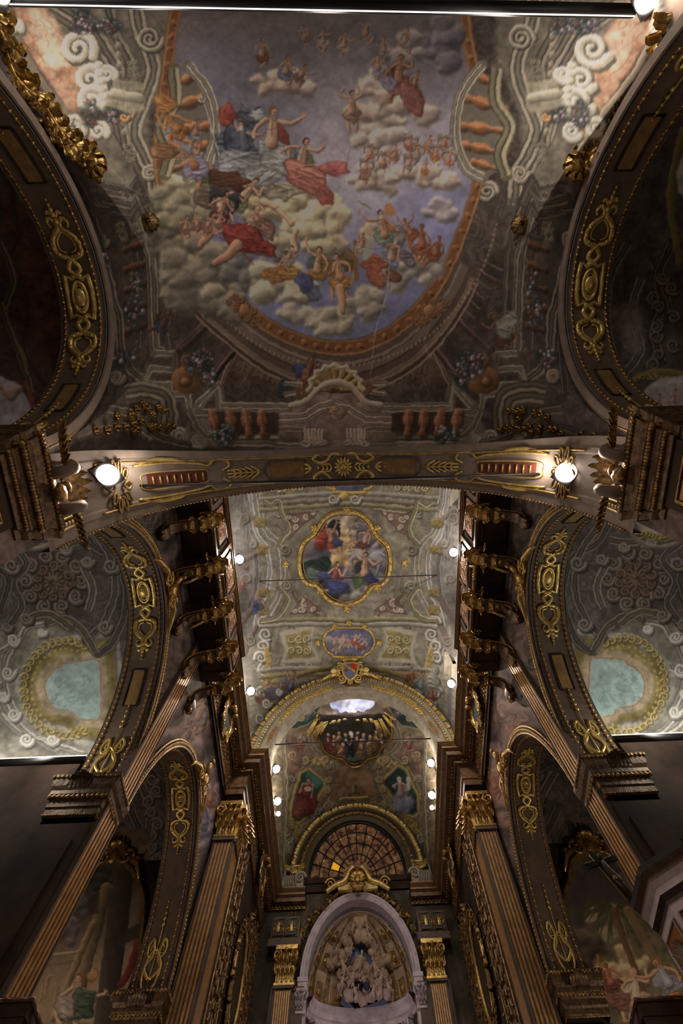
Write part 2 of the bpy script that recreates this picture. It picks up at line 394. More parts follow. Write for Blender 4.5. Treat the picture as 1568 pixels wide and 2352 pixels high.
        arms = arms or [[(-.17, -.55), (-.17-rg.uniform(.1, .4), -.3+rg.uniform(-.2, .2)), (-.2-rg.uniform(0, .6), -.4+rg.uniform(-.5, .7))], [(.17, -.55), (.17+rg.uniform(.1, .4), -.35+rg.uniform(-.2, .25)), (.2+rg.uniform(0, .6), -.3+rg.uniform(-.6, .6))]]
        for A in arms:
            s.limb([W(*p) for p in A], S*.075, skin); e = W(*A[-1]); s.ell(e[0], e[1], S*.065, S*.055, np.array(skin)*1.05, .9)
            for f in range(3): s.stroke([e, (e[0]+math.cos(rot-1.9+f*.5)*S*.15, e[1]+math.sin(rot-1.9+f*.5)*S*.15)], S*.022, skin, .9)
        s.stroke([W(0, -.6), W(.01, -.74)], S*.065, np.array(skin)*.85)
        h = W(.03*kn, -.87); s.ell(h[0], h[1]-S*.02, S*.145, S*.165, hair, rot=rot, soft=.2); s.ell(h[0]+kn*S*.03*c, h[1]+S*.03, S*.1, S*.125, skin, rot=rot, bulge=.3)
        if S > 16:
            for k in (-1, 1): s.ell(h[0]+(k*.055+.03*kn)*S*c, h[1]+S*.0+(k*.055)*S*q, S*.022, S*.014, (50, 30, 24), .8)
            s.stroke([(h[0]+.03*kn*S, h[1]+S*.02), (h[0]+.045*kn*S, h[1]+S*.07)], S*.012, np.array(skin)*.6, .8); s.ell(h[0]+.03*kn*S, h[1]+S*.11, S*.035, S*.012, (120, 52, 44), .8)
        if beard: s.ell(h[0]+.03*kn*S, h[1]+S*.16, S*.1, S*.12, beard, .9, soft=.4, wob=.2)
    def flowers(s, x, y, rx, ry, n=26, seed=0, cols=((128, 92, 92), (150, 135, 140), (78, 84, 100), (110, 60, 56))):
        rg = random.Random(seed+int(x)); s.ell(x, y, rx, ry, (44, 50, 46), .75, soft=.5, wob=.35)
        for i in range(n):
            a = rg.uniform(0, 2*PI); q = rg.random()**.6; px, py = x+math.cos(a)*rx*q, y+math.sin(a)*ry*q
            for k in range(3):
                b = rg.uniform(0, 2*PI); s.stroke([(px, py), (px+math.cos(b)*7, py+math.sin(b)*7)], [2, .5], (52, 60, 56), .8)
            c = np.array(rg.choice(cols), float); r = rg.uniform(2.5, 5.5)
            s.ell(px, py, r, r, c*.8, .9, soft=.4, bulge=.3); s.ell(px-1, py-1, r*.5, r*.5, np.minimum(c*1.3, 235), .8, soft=.5)
    def baluster(s, a, b, w, col):
        a, b = np.array(a, float), np.array(b, float); c = np.array(col, float)
        t = np.linspace(0, 1, 14); prof = np.interp(t, [0, .08, .14, .3, .45, .62, .72, .8, .9, 1], [.8, .8, .35, .95, 1.0, .42, .3, .7, .35, .8])*w
        P = a+(b-a)*t[:, None]; s.stroke(P+[w*.3, w*.4], prof*1.05, c*.45, .6); s.stroke(P, prof, c, 1, side=.5)
        s.stroke(P-[w*.35, w*.35], prof*.25, np.minimum(c*1.5, 240), .5)
    def arabesque(s, x, y, rx, ry, col, n=5, seed=0, w=1.3, rot=0):
        rg = random.Random(seed+int(x*3+y)); c_, q_ = math.cos(rot), math.sin(rot)
        for k in (-1, 1):
            P = cr([(x+(u*c_-v*k*q_), y+(u*q_+v*k*c_)) for u, v in [(-rx, 0), (-rx*.55, ry*.6), (-rx*.1, -.1*ry), (rx*.35, ry*.65), (rx, 0)]], 6)
            s.stroke(P+[.8, 1], w, np.array(col)*.5, .6); s.stroke(P, w, col, .85)
            for i in range(n):
                u = -rx*.8+1.6*rx*i/max(1, n-1); v = k*ry*(.45+.2*(i % 2)); px, py = x+u*c_-v*q_, y+u*q_+v*c_
                s.spiral(px, py, min(rx/n*.85, ry*.4), col, 1.3, w*.9, rg.uniform(0, 6), k, .75)
    def craquelure(s, n, col, box, seed=3, L=90, w=.7, al=.5):
        rg = random.Random(seed)
        for _ in range(n):
            x, y = rg.uniform(box[0], box[2]), rg.uniform(box[1], box[3]); a = rg.uniform(0, 6.28); P = [(x, y)]
            for i in range(int(L/8)): a += rg.uniform(-.5, .5); x += math.cos(a)*8; y += math.sin(a)*8; P.append((x, y))
            s.stroke(P, w, col, al)
    def finish(s, sat=.68, amp=.13):
        w1, w2, w3, w4 = (fbm(s.h, s.w, q, 500+i, 2)-.5 for i, q in enumerate((16, 16, 5, 5)))       # hand-drawn wobble of the brush
        yy, xx = np.mgrid[0:s.h, 0:s.w]; yy = np.clip(yy+w1*5+w3*1.2, 0, s.h-1).astype(int); xx = np.clip(xx+w2*5+w4*1.2, 0, s.w-1).astype(int); s.a = s.a[yy, xx]
        g = s.a.mean(2, keepdims=True); s.a = g+(s.a-g)*sat; b = s.a
        b = (b+np.roll(b, 1, 0)+np.roll(b, 1, 1)+np.roll(b, -1, 0)+np.roll(b, -1, 1))/5; s.a = b*(1+amp*(s.N[2]-.5)*1.4+amp*(s.N[1]-.5)+amp*.5*s.R)[..., None]
        return s
    def colour_of(s, V):
        X, Y = to_photo(V); X = np.clip(X-s.x0, 0, s.w-1.001); Y = np.clip(Y-s.y0, 0, s.h-1.001)
        bad = ((V-np.array([CAMX, 0, 0])) @ CD) < .5; X[bad] = 0; Y[bad] = 0
        xi, yi = X.astype(int), Y.astype(int); fx, fy = (X-xi)[:, None], (Y-yi)[:, None]; A = s.a
        c = (A[yi, xi]*(1-fx)+A[yi, xi+1]*fx)*(1-fy)+(A[yi+1, xi]*(1-fx)+A[yi+1, xi+1]*fx)*fy
        return lin(c)
def bands(k, w, c, dk=.5, lt=1.25):
    """ready painted cornice of k steps, total half width w"""
    c = np.array(c, float); out = [(0, w, c*.72)]
    for i in range(k):
        o = -w+2*w*(i+.5)/k; out += [(o, w/k*.62, c*(lt if i % 2 == 0 else .9)), (o+w/k*.8, w/k*.22, c*dk)]
    return out
# ------------------------------------------------------------------ the frescoes
G = dict(nave=2.1, choir=1.25, apse=1.45, aisle=1.9, wall=1.5, sky=.9)
def mir(pts, c=769): return [(2*c-x, y) for x, y in pts]
SK, SK2, SK3 = (176, 128, 100), (158, 104, 74), (186, 140, 112)
def paint_nave():
    F = Fresco(-40, -40, 1610, 1120, (74, 62, 56), 11)
    st, st2, dk = (112, 101, 86), (92, 80, 68), (46, 38, 34)
    # sloping side fields with stepped cornices
    for q in (lambda p: p, mir):
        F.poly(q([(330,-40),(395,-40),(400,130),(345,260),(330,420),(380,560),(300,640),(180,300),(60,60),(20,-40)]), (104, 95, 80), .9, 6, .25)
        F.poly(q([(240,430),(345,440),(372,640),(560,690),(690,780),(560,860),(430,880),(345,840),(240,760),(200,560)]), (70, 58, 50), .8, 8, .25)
        F.mould(q([(20,0),(120,10),(200,60),(262,160),(285,300),(345,400),(352,470)]), bands(4, 26, st))
        F.mould(q([(310,-30),(318,60),(352,150),(330,230),(306,300),(330,360),(352,400),(356,450)]), bands(3, 19, (126, 116, 98)), 5)
        F.mould(q([(250,-30),(262,70),(300,150),(278,260),(290,330)]), bands(2, 13, (108, 98, 82)), 4)
        F.mould(q([(240,455),(300,470),(318,440),(345,500),(300,520),(352,560),(332,620)]), bands(3, 15, st2))
        F.mould(q([(325,500),(346,590),(352,720),(354,800),(380,812)]), bands(4, 14, (110, 98, 84)))
        F.mould(q([(240,600),(262,700),(272,720),(276,800),(300,850),(330,872)]), bands(3, 13, (100, 90, 76)))
        F.mould(q([(354,812),(400,812),(400,850),(345,846),(330,880),(388,884),(392,905),(430,905),(436,946),(500,946)]), bands(3, 10, (124, 112, 96)))
        F.mould(q([(455,930),(500,884),(506,934),(660,936)]), bands(4, 12, (138, 124, 108)))
        F.mould(q([(520,1008),(640,1010)]), bands(2, 12, (128, 116, 102)))
        F.mould(q([(290,905),(330,900),(372,912),(384,950),(380,985)]), bands(4, 26, (104, 92, 76)), 5)
        for i, yy in enumerate((330, 520, 610, 700)):
            F.arabesque(*q([(305-8*i, yy-170)])[0], 22, 14, (128, 118, 98), 3, i, 1.6, rot=1.4)
        for i in range(12):                                             # egg and dart row
            a = q([(268+i*1.5, 60+i*22)])[0]; F.ell(a[0], a[1], 7, 9, (132, 122, 102), .8, bulge=.5)
        for i in range(20):
            a = q([(322+9*math.sin(i*.5), 500+i*16)])[0]; F.ell(a[0]-12, a[1], 4, 6, (96, 84, 70), .8, bulge=.4)
        for x, y, r, s in ((343, 88, 30, 1), (420, 440, 24, 1), (345, 398, 20, -1), (268, 866, 17, 1), (410, 1003, 20, -1), (488, 1000, 14, 1), (455, 1013, 17, 1), (340, 1000, 16, -1), (232, 552, 18, 1), (392, 760, 14, 1), (545, 795, 12, -1), (562, 722, 13, 1)):
            p = q([(x, y)])[0]; F.spiral(p[0], p[1], r, (140, 128, 110) if y < 500 or y > 960 else (112, 96, 80), 2, 5.5, 0, s if q is not mir else -s)
        F.poly(q([(410,1020),(430,970),(470,955),(500,985),(500,1026)]), (120, 110, 96), .7, 4, .3)
        # windows of the painted attic and diagonal coffers
        F.poly(q([(560,795),(640,880),(500,882),(540,800)]), (84, 62, 48), .9, 2, .3); F.arabesque(*q([(575,850)])[0], 34, 18, (104, 80, 62), 4, 2, 1.4)
        F.mould(q([(506,882),(548,795)]), bands(2, 6, (118, 94, 76))); F.mould(q([(556,884),(590,830)]), bands(2, 4, (100, 80, 66)))
        F.poly(q([(372,560),(420,600),(470,700),(430,760),(370,790),(360,640)]), (62, 50, 44), .85, 5, .3); F.arabesque(*q([(405,690)])[0], 40, 26, (90, 76, 62), 4, 5, 1.3, 1.2)
        # painted purple columns laid towards the corners
        for a, b, w in (((412,802),(500,722),11), ((488,862),(560,768),11)):
            F.stroke(q([a, b]), w, (66, 46, 46), 1, side=.7); F.stroke(q([(a[0]+3, a[1]-4), (b[0]+3, b[1]-4)]), 2.4, (134, 106, 98), .7)
            F.arabesque(*q([b])[0], 17, 12, (128, 96, 64), 2, 1, 1.8, -.8)
    for q in (lambda p: p, mir):
        # great scrolls round the sanguine cartouche
        F.poly(q([(30,0),(90,-10),(150,80),(200,160),(196,230),(232,300),(214,330),(120,200),(50,90)]), (168, 122, 92), 1, 5, .3)
        F.poly(q([(60,20),(96,20),(142,90),(150,150),(120,170),(70,90)]), (206, 168, 138), .9, 9, .2)
        rg = random.Random(4)
        for i in range(26):
            x, y = 95+rg.uniform(-35, 60), 90+rg.uniform(-60, 90); F.stroke(q(cr([(x, y), (x+rg.uniform(-12, 14), y+8), (x+rg.uniform(-8, 18), y+rg.uniform(10, 26))], 4)), 1.5, (168, 92, 58), .55)
        F.stroke(q(cr([(22,40),(48,110),(100,196),(150,262),(196,330),(214,372)], 6)), [12, 9, 12, 8], (120, 106, 86), .95, side=.6)
        for x, y, r, w in ((178, 112, 40, 11), (205, 182, 34, 10), (212, 232, 36, 12), (168, 290, 26, 8), (226, 300, 22, 7), (246, 170, 20, 7), (30, 60, 20, 7)):
            p = q([(x, y)])[0]; F.spiral(p[0], p[1], r, (186, 176, 148), 1.7, w, .5, 1 if q is mir else -1)
        for i in range(6):
            p = q([(226+3*i, 150+18*i)])[0]; F.ell(p[0], p[1], 12, 9, (190, 180, 154), .9, bulge=.5)
        for x, y, a, b in ((196, 60, 36, 18), (248, 60, 30, 18), (262, 258, 26, 22), (205, 262, 22, 30), (186, 40, 22, 26)): F.flowers(*q([(x, y)])[0], a, b, 24, int(x))
        F.spiral(*q([(285, 268)])[0], 10, (180, 120, 70), 1.2, 4)
    for q in (lambda p: p, mir):                                        # denser painted architecture in the lower corners
        for o in (-34, 30):
            F.mould([(x+o*(1 if q is not mir else -1), y) for x, y in q([(325,500),(346,590),(352,720),(354,800)])], bands(2, 6, (90, 78, 66)))
            F.mould([(x, y+o) for x, y in q([(240,455),(300,470),(318,440),(345,500),(300,520)])], bands(2, 7, (84, 74, 64)))
        F.mould(q([(196,470),(232,560),(244,700),(250,800),(240,900)]), bands(3, 10, (78, 68, 60)), 5)
        F.mould(q([(180,420),(210,470),(250,480)]), bands(2, 8, (84, 74, 66)), 4)
        for k in range(9): F.mould(q([(386+k*13, 620+k*22), (430+k*11, 596+k*20)]), bands(1, 3, (88, 74, 62)))
        for k in range(7): F.arabesque(*q([(560+k*14, 842+k*6)])[0], 16, 10, (104, 84, 68), 3, k, 1.2, .4)
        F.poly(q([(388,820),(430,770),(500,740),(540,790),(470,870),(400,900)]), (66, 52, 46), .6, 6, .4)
        F.mould(q([(250,940),(300,950),(360,1000),(430,1020)]), bands(3, 11, (98, 86, 72)), 5); F.mould(q([(180,1010),(260,980),(330,1010)]), bands(2, 9, (84, 72, 62)), 5)
        F.mould(q([(436,946),(452,980),(470,1000),(520,1012)]), bands(3, 9, (120, 106, 90)))
        F.mould(q([(508,1022),(640,1024)]), bands(1, 4, (136, 120, 104)))
    # the ring of the great oval and its mouldings
    OV = [(430,-40),(408,60),(398,150),(380,300),(386,430),(425,535),(496,625),(556,680),(622,732),(700,768),(775,780),(850,767),(932,716),(1002,628),(1050,520),(1082,420),(1092,320),(1082,200),(1062,100),(1048,-40)]
    O = cr(OV, 6)
    cen = np.array([745, 250.])
    def ring(k): return cen+(O-cen)*k
    low = [i for i, p in enumerate(O) if p[1] > 560]
    for k, w, c in ((1.17, 26, (84, 66, 54)), (1.205, 3, (128, 104, 86)), (1.225, 5, (66, 48, 40)), (1.19, 3, (116, 94, 78)), (1.15, 2.5, (60, 46, 40)), (1.13, 9, (106, 88, 74)), (1.10, 3.5, (132, 112, 94)), (1.08, 6, (88, 70, 58)), (1.235, 2.5, (140, 112, 92))):
        F.stroke(ring(k)[low], w, c, .9)
    for i in range(0, 90):
        a = PI*(.06+.88*i/89); p = (772+math.cos(a)*374*1.0, 440+math.sin(a)*402)
        F.ell(p[0], p[1], 3, 4.5, (134, 106, 86), .8, bulge=.5)
    R1 = ring(1.035)
    F.stroke(R1, 15, (118, 70, 38), 1); F.stroke(ring(1.062), 2.2, (150, 110, 66), .9); F.stroke(ring(1.008), 2.4, (142, 92, 48), .9)
    for i in range(6, len(R1)-6, 1):
        if i % 2 == 0:
            p = R1[i]; F.ell(p[0], p[1], 9, 6, (146, 92, 50), .7, rot=i*.3, bulge=.5); F.ell(p[0]+3, p[1]+4, 4, 3, (62, 32, 18), .6)
    # heaven
    NL = F.N[0]; NM = F.N[1]
    def sky(X, Y, c):
        t = np.clip((Y-60)/640, 0, 1)[..., None]; u = np.clip((X-620)/400, 0, 1)[..., None]
        top = np.array([104, 92, 92])/255; low_ = np.array([112, 114, 160])/255; lite = np.array([188, 178, 190])/255; blue = np.array([128, 128, 184])/255
        g1 = np.exp(-(((X-880)/230)**2+((Y-350)/170)**2))[..., None]; g2 = np.exp(-(((X-1010)/130)**2+((Y-500)/90)**2))[..., None]; g3 = np.exp(-(((X-480)/110)**2+((Y-220)/120)**2))[..., None]
        out = top*(1-t)+low_*t; out = out*(1-g1*.9)+lite*g1*.9; out = out*(1-g2*.8)+blue*g2*.8; out = out*(1-g3*.5)+np.array([124, 122, 150])/255*g3*.5+0*u
        n = NM[int(Y[0, 0]-F.y0):int(Y[0, 0]-F.y0)+Y.shape[0], int(X[0, 0]-F.x0):int(X[0, 0]-F.x0)+X.shape[1]]
        m = NL[int(Y[0, 0]-F.y0):int(Y[0, 0]-F.y0)+Y.shape[0], int(X[0, 0]-F.x0):int(X[0, 0]-F.x0)+X.shape[1]]
        return out*(.86+.3*(m[..., None]-.3)+.14*(n[..., None]-.5))
    F.poly(O, (120, 112, 120), 1, 2, 0, sky)
    cl, cw, cg = (150, 138, 124), (158, 148, 138), (116, 106, 108)
    for x, y, a, b, c, n in ((1015,90,44,66,(84,78,92),10),(930,110,36,36,(112,102,108),8),(640,190,70,20,(140,124,118),10),(880,185,70,30,(140,126,124),12),(900,265,95,38,(132,120,116),16),(860,240,60,30,(140,124,118),9),(660,200,60,30,(136,120,114),9),
                             (640,470,140,40,(156,144,116),22),(700,500,90,40,(150,140,116),16),(560,430,80,40,(140,132,104),14),(430,420,58,36,(140,134,104),14),(420,400,36,30,(150,142,112),8),
                             (450,500,60,36,(112,108,92),14),(380,560,40,40,(84,78,70),12),(392,470,34,50,(108,104,88),12),(470,650,90,52,(96,92,84),20),(440,600,60,50,(100,94,86),14),(530,690,50,34,(108,102,94),12),(600,560,70,34,(96,94,88),12),(560,610,60,30,(92,92,92),12),
                             (640,650,62,40,(138,134,118),14),(700,710,90,32,(136,130,118),16),(780,735,70,26,(132,128,118),12),(830,690,50,30,(124,120,112),10),(780,540,110,26,(138,124,104),14),(900,640,80,30,(130,124,118),16),
                             (980,620,50,26,(126,120,120),10),(940,420,90,26,(140,128,126),14),(860,400,60,24,(146,132,126),10),(1000,400,50,26,(150,136,130),9),(900,330,80,30,(142,130,130),12),(1010,480,50,22,(128,122,134),8),(700,560,80,30,(142,132,108),12)):
        F.cloud(x, y, a*1.12, b*1.15, np.minimum(np.array(c)*np.array([1.12, 1.08, 1.0]), 235), max(6, n*2//3), int(x+y), 1)
    # balconies with turned balusters at both sides of the heaven
    for q in (lambda p: p, mir):
        F.poly(q([(440,162),(486,222),(496,300),(478,372),(428,410),(384,390),(372,320),(398,260),(410,180)]), (104, 96, 82), 1, 2)
        for i, (a, b, w) in enumerate([((452,168),(395,196),11), ((468,222),(380,252),13), ((480,288),(374,300),13), ((472,332),(380,350),12), ((452,370),(392,388),10)]):
            F.baluster(q([a])[0], q([b])[0], w, (150, 92, 54))
        F.mould(q([(432,150),(474,205),(492,270),(490,330),(468,385),(430,408)]), bands(4, 13, (150, 138, 118)), 6)
        F.mould(q([(398,160),(402,230),(368,290),(390,350),(378,400)]), bands(2, 15, (132, 122, 92)), 5)
        F.poly(q([(262,180),(330,190),(330,250),(300,262),(240,240)]), (138, 128, 104), .9, 3, .2); F.stroke(q([(262,215),(318,226)]), 12, (152, 142, 118), .9, side=.5)
    fg = F.figure
    # upper choir, faint
    for x, y, S, c, h in ((600,120,30,(120,64,38),0),(655,160,32,(84,92,120),.2),(690,170,26,(140,92,88),.5),(742,90,26,(140,118,104),0),(790,100,28,(146,124,106),.2),(840,70,26,(138,116,104),0),(700,80,22,(130,106,92),-.2),(868,150,30,(120,108,122),0),(880,110,26,(132,112,116),0),(930,90,26,(140,118,110),.2)):
        fg(x, y, S, h, (148, 112, 90), c, None, seed=int(x))
    fg(915, 175, 50, .15, (146, 100, 70), (136, 76, 66), (100, 62, 44), seed=5); fg(950, 190, 30, .4, (152, 110, 80), (140, 96, 70), seed=8)
    F.drape(945, 225, 42, 24, (138, 78, 72), 1.1, 3); F.drape(890, 190, 26, 16, (124, 110, 130), .9, 2)
    fg(806, 250, 42, 0, (170, 128, 102), (142, 104, 84), seed=12, seat=False, arms=[[(-.2,-.6),(-.6,-.8),(-.4,-1.15)],[(.2,-.6),(.55,-.8),(.35,-1.1)]])
    for x, y, c in ((850,350,(168,104,84)),(880,370,(160,116,92)),(905,352,(172,112,82)),(940,330,(166,84,70)),(958,350,(110,130,116)),(985,330,(184,108,66)),(1000,352,(188,112,66)),(1020,330,(170,110,84)),(975,385,(186,100,58)),(940,375,(150,140,130)),(1030,365,(176,104,70)),(835,400,(160,108,88)),(840,385,(158,112,92))):
        fg(x, y, 20, .2, (178, 124, 96), c, seed=int(x+y), wings=(132, 116, 106) if x % 2 == 0 else None)
    for x, y, a, b, c, r in ((640,345,46,22,(120,118,122),.4),(520,330,30,40,(84,86,98),.2),(470,395,40,24,(96,92,84),.3),(600,430,60,20,(120,104,84),.1),(660,440,50,20,(150,136,110),-.2),(530,440,40,24,(90,70,56),.5),(470,460,30,22,(104,84,66),.2),(740,610,30,20,(120,100,60),.3),(800,600,26,24,(110,84,52),.8),(910,540,30,24,(110,104,96),.6),(930,590,34,18,(96,84,92),.3),(890,630,30,16,(120,76,56),.4),(600,520,40,20,(118,84,66),.6)):
        F.drape(x, y, a, b, c, r, int(x))
    # saint in glory, his companions, the angels
    F.drape(560, 300, 40, 60, (72, 76, 92), .3, 4)
    fg(562, 330, 52, -.15, (150, 118, 98), (78, 80, 96), (82, 84, 100), seed=21, arms=[[(-.2,-.6),(-.3,-1.0),(-.35,-1.5)],[(.2,-.5),(.5,-.3),(.8,-.3)]], bare=False, beard=(178, 174, 168))
    F.drape(520, 260, 26, 26, (158, 66, 52), .9, 1)
    fg(622, 315, 68, .05, (186, 138, 108), (134, 134, 134), (140, 62, 52), hair=(128, 78, 42), seed=22, arms=[[(-.2,-.6),(-.55,-.3),(-.6,.0)],[(.22,-.58),(.65,-.5),(1.05,-.78)]])
    F.drape(560, 382, 84, 34, (132, 132, 136), .12, 9); F.drape(610, 400, 60, 26, (150, 150, 148), -.2, 10); F.drape(640, 372, 44, 26, (142, 142, 140), .3, 11)
    fg(690, 372, 56, .2, (180, 134, 106), (168, 100, 84), (92, 98, 66), seed=25, arms=[[(-.2,-.6),(-.6,-.5),(-.9,-.2)],[(.2,-.6),(.6,-.6),(.8,-.9)]])
    F.drape(706, 408, 66, 30, (170, 96, 80), .4, 12); F.drape(768, 388, 34, 15, (186, 88, 84), -.1, 2); F.drape(745, 445, 30, 20, (158, 76, 66), .9, 3)
    fg(440, 372, 52, -.5, (168, 108, 72), (140, 128, 150), (128, 122, 140), seed=27); F.drape(420, 330, 28, 26, (120, 116, 118), .4, 2)
    fg(400, 290, 46, -.6, (172, 108, 58), (150, 92, 46), (120, 118, 120), seed=28); F.drape(380, 238, 26, 20, (176, 112, 52), .2, 7)
    fg(450, 300, 26, .1, (160, 104, 74), (120, 116, 118), seed=90); F.drape(375, 350, 30, 20, (130, 86, 52), .3, 8)
    F.stroke([(468, 232), (502, 356)], 1.5, (170, 160, 150)); F.spiral(463, 226, 8, (176, 164, 150), 1.2, 2)
    F.stroke(cr([(522, 190), (550, 215), (566, 250)], 5), [6, 3], (120, 116, 120), .5); F.drape(590, 262, 16, 12, (188, 182, 176), 0, 6)
    # middle band, the red angel and the cherubs
    fg(560, 450, 50, .7, (186, 140, 108), (108, 110, 74), (76, 42, 34), seed=31); F.drape(520, 410, 50, 18, (92, 56, 38), .1, 3)
    fg(508, 478, 40, .3, (164, 112, 84), (92, 46, 44), (60, 60, 78), hair=(44, 30, 26), seed=32, wings=(60, 54, 54)); fg(585, 490, 34, .5, (186, 136, 102), (148, 128, 100), seed=33)
    F.drape(556, 545, 66, 30, (132, 46, 42), .35, 20); F.drape(600, 570, 36, 16, (128, 44, 40), .3, 21); F.limb([(545, 560), (520, 585), (492, 602)], 11, (170, 112, 82)); F.limb([(500, 520), (474, 542), (458, 562)], 9, (168, 110, 82))
    for x, y in ((424, 520), (452, 512), (478, 515), (500, 508), (590, 500)): fg(x, y, 24, random.Random(x).uniform(-.4, .6), (172, 120, 94), (128, 84, 72), seed=x)
    F.limb([(604, 462), (640, 480), (668, 512)], 8, (190, 142, 108)); F.limb([(676, 572), (672, 545), (680, 528)], 7, (188, 140, 106))
    # lower heaven
    fg(728, 612, 44, .15, (186, 134, 98), (158, 104, 48), (84, 96, 84), seed=41, arms=[[(-.2,-.6),(-.6,-.8),(-.8,-1.3)],[(.2,-.6),(.5,-.3),(.4,.1)]])
    F.drape(655, 625, 44, 22, (164, 110, 52), .2, 30); F.drape(620, 635, 24, 14, (160, 104, 50), .4, 31); F.drape(700, 650, 30, 20, (74, 78, 118), .9, 32); F.drape(722, 676, 22, 14, (96, 96, 128), 1.2, 33)
    fg(778, 628, 46, -.1, (184, 128, 90), (170, 112, 56), (140, 96, 52), seed=42); fg(662, 588, 26, .4, (176, 128, 100), (148, 132, 110), seed=43, beard=(190, 182, 170))
    F.stroke(cr([(812, 556), (820, 590), (806, 650)], 5), 3, (150, 118, 70)); F.stroke([(815, 556), (818, 640)], 5, (120, 84, 48), .9); F.limb([(780, 660), (784, 690), (786, 712)], 9, (184, 128, 92))
    fg(880, 530, 46, -.2, (172, 118, 86), (104, 122, 100), (160, 98, 66), seed=44, arms=[[(-.2,-.6),(-.7,-.7),(-1.0,-1.1)],[(.2,-.6),(.5,-.2),(.7,.1)]], beard=(176, 168, 150))
    F.poly([(880, 474), (893, 462), (906, 480), (905, 496), (884, 494)], (170, 108, 60)); F.stroke(cr([(822, 462), (850, 478), (838, 468)], 4), 2, (120, 112, 90))
    fg(898, 585, 42, .3, (178, 128, 96), (104, 108, 134), (112, 112, 138), hair=(140, 130, 120), seed=45, beard=(170, 160, 150)); F.drape(858, 605, 34, 22, (158, 80, 56), .5, 40); F.drape(862, 640, 28, 14, (148, 74, 52), .8, 41)
    fg(968, 555, 40, 0, (160, 92, 58), (140, 76, 50), seed=46); fg(940, 530, 30, -.4, (170, 100, 64), (150, 80, 50), seed=47, arms=[[(-.2,-.6),(-.4,-1.0),(-.5,-1.3)],[(.2,-.6),(.5,-.7),(.7,-1.0)]]); fg(1000, 575, 34, .3, (156, 90, 58), (130, 66, 44), seed=48); fg(830, 560, 26, .2, (170, 120, 92), (150, 134, 120), seed=49)
    F.poly(cr([(845, 545), (862, 555), (848, 590), (832, 596)], 4, True), (140, 142, 132), .9)
    # border pieces over the heaven: masks, groups at the foot
    for x, y in ((560, 712), (985, 715)):
        for k in range(3): F.arabesque(x+(k-1)*14, y+(k-1)*10*(1 if x < 700 else -1), 26, 18, (126, 82, 50), 3, k, 2.6, .8*(1 if x < 700 else -1))
        F.ell(x, y, 12, 15, (140, 92, 56), .95, bulge=.5)
    fg(708, 850, 36, .4, (120, 80, 62), (126, 58, 48), (120, 60, 48), hair=(60, 44, 36), seed=60, bare=False); F.drape(690, 850, 16, 20, (58, 70, 104), .4, 1); F.drape(702, 862, 10, 14, (150, 104, 56), .2, 2); F.drape(648, 890, 12, 26, (52, 60, 72), .2, 3)
    fg(1150, 760, 42, -.5, (112, 76, 58), (96, 52, 46), (112, 104, 104), seed=61, bare=False); F.drape(1165, 745, 20, 32, (128, 124, 112), .5, 5)
    fg(376, 740, 34, .6, (92, 62, 48), (54, 60, 70), (70, 50, 34), seed=62); fg(150, 300, 30, 0, (84, 64, 56), (70, 50, 50), seed=63)
    # the shell and pediment over the great arch
    F.poly([(640,1026),(636,950),(668,948),(668,930),(700,925),(720,905),(820,905),(842,928),(872,930),(874,948),(910,948),(908,1026)], (122, 100, 88), 1, 2, .2)
    for q in (lambda p: p, mir):
        F.mould(q([(634,960),(668,960),(700,958),(735,936),(769,928)]), bands(4, 13, (150, 128, 112))); F.mould(q([(655,880),(690,882),(690,900),(656,905)]), bands(2, 7, (140, 118, 102)))
        F.mould(q([(640,985),(700,985),(700,1005)]), bands(3, 8, (132, 110, 96))); F.mould(q([(636,1022),(690,1024)]), bands(2, 9, (140, 122, 108)))
        for i in range(6): F.stroke(q([(700+i*8, 986), (702+i*7.4, 1020)]), 3.2, (170, 150, 132), .95, side=.6)
        F.spiral(*q([(700, 1018)])[0], 9, (164, 146, 128), 1.4, 3); F.spiral(*q([(742, 1018)])[0], 8, (164, 146, 128), 1.4, 3, 0, -1); F.arabesque(*q([(705, 895)])[0], 24, 16, (122, 80, 44), 3, 3, 2.4, -.6)
    for i in range(9):
        a = PI+PI*i/8; F.stroke([(770+math.cos(a)*12, 895+math.sin(a)*9), (770+math.cos(a)*52, 894+math.sin(a)*44)], [3, 9], (128, 100, 54), 1, side=.7)
    F.stroke([(770+math.cos(PI+PI*i/24)*(60+4*math.cos(i*2.1)), 896+math.sin(PI+PI*i/24)*(56+4*math.cos(i*2.1))) for i in range(25)], 5, (168, 148, 116), 1, side=.5)
    F.stroke(cr([(668,930),(700,922),(735,888),(770,878),(805,888),(840,922),(874,930)], 6), 7, (158, 136, 118), 1, side=.5)
    F.ell(772, 948, 22, 16, (140, 112, 92), 1, bulge=.5); F.ell(772, 953, 10, 11, (156, 126, 104), 1, bulge=.4); F.ell(768, 951, 2, 1.6, (50, 34, 30)); F.ell(777, 951, 2, 1.6, (50, 34, 30)); F.arabesque(772, 944, 24, 12, (128, 98, 78), 3, 4, 1.6)
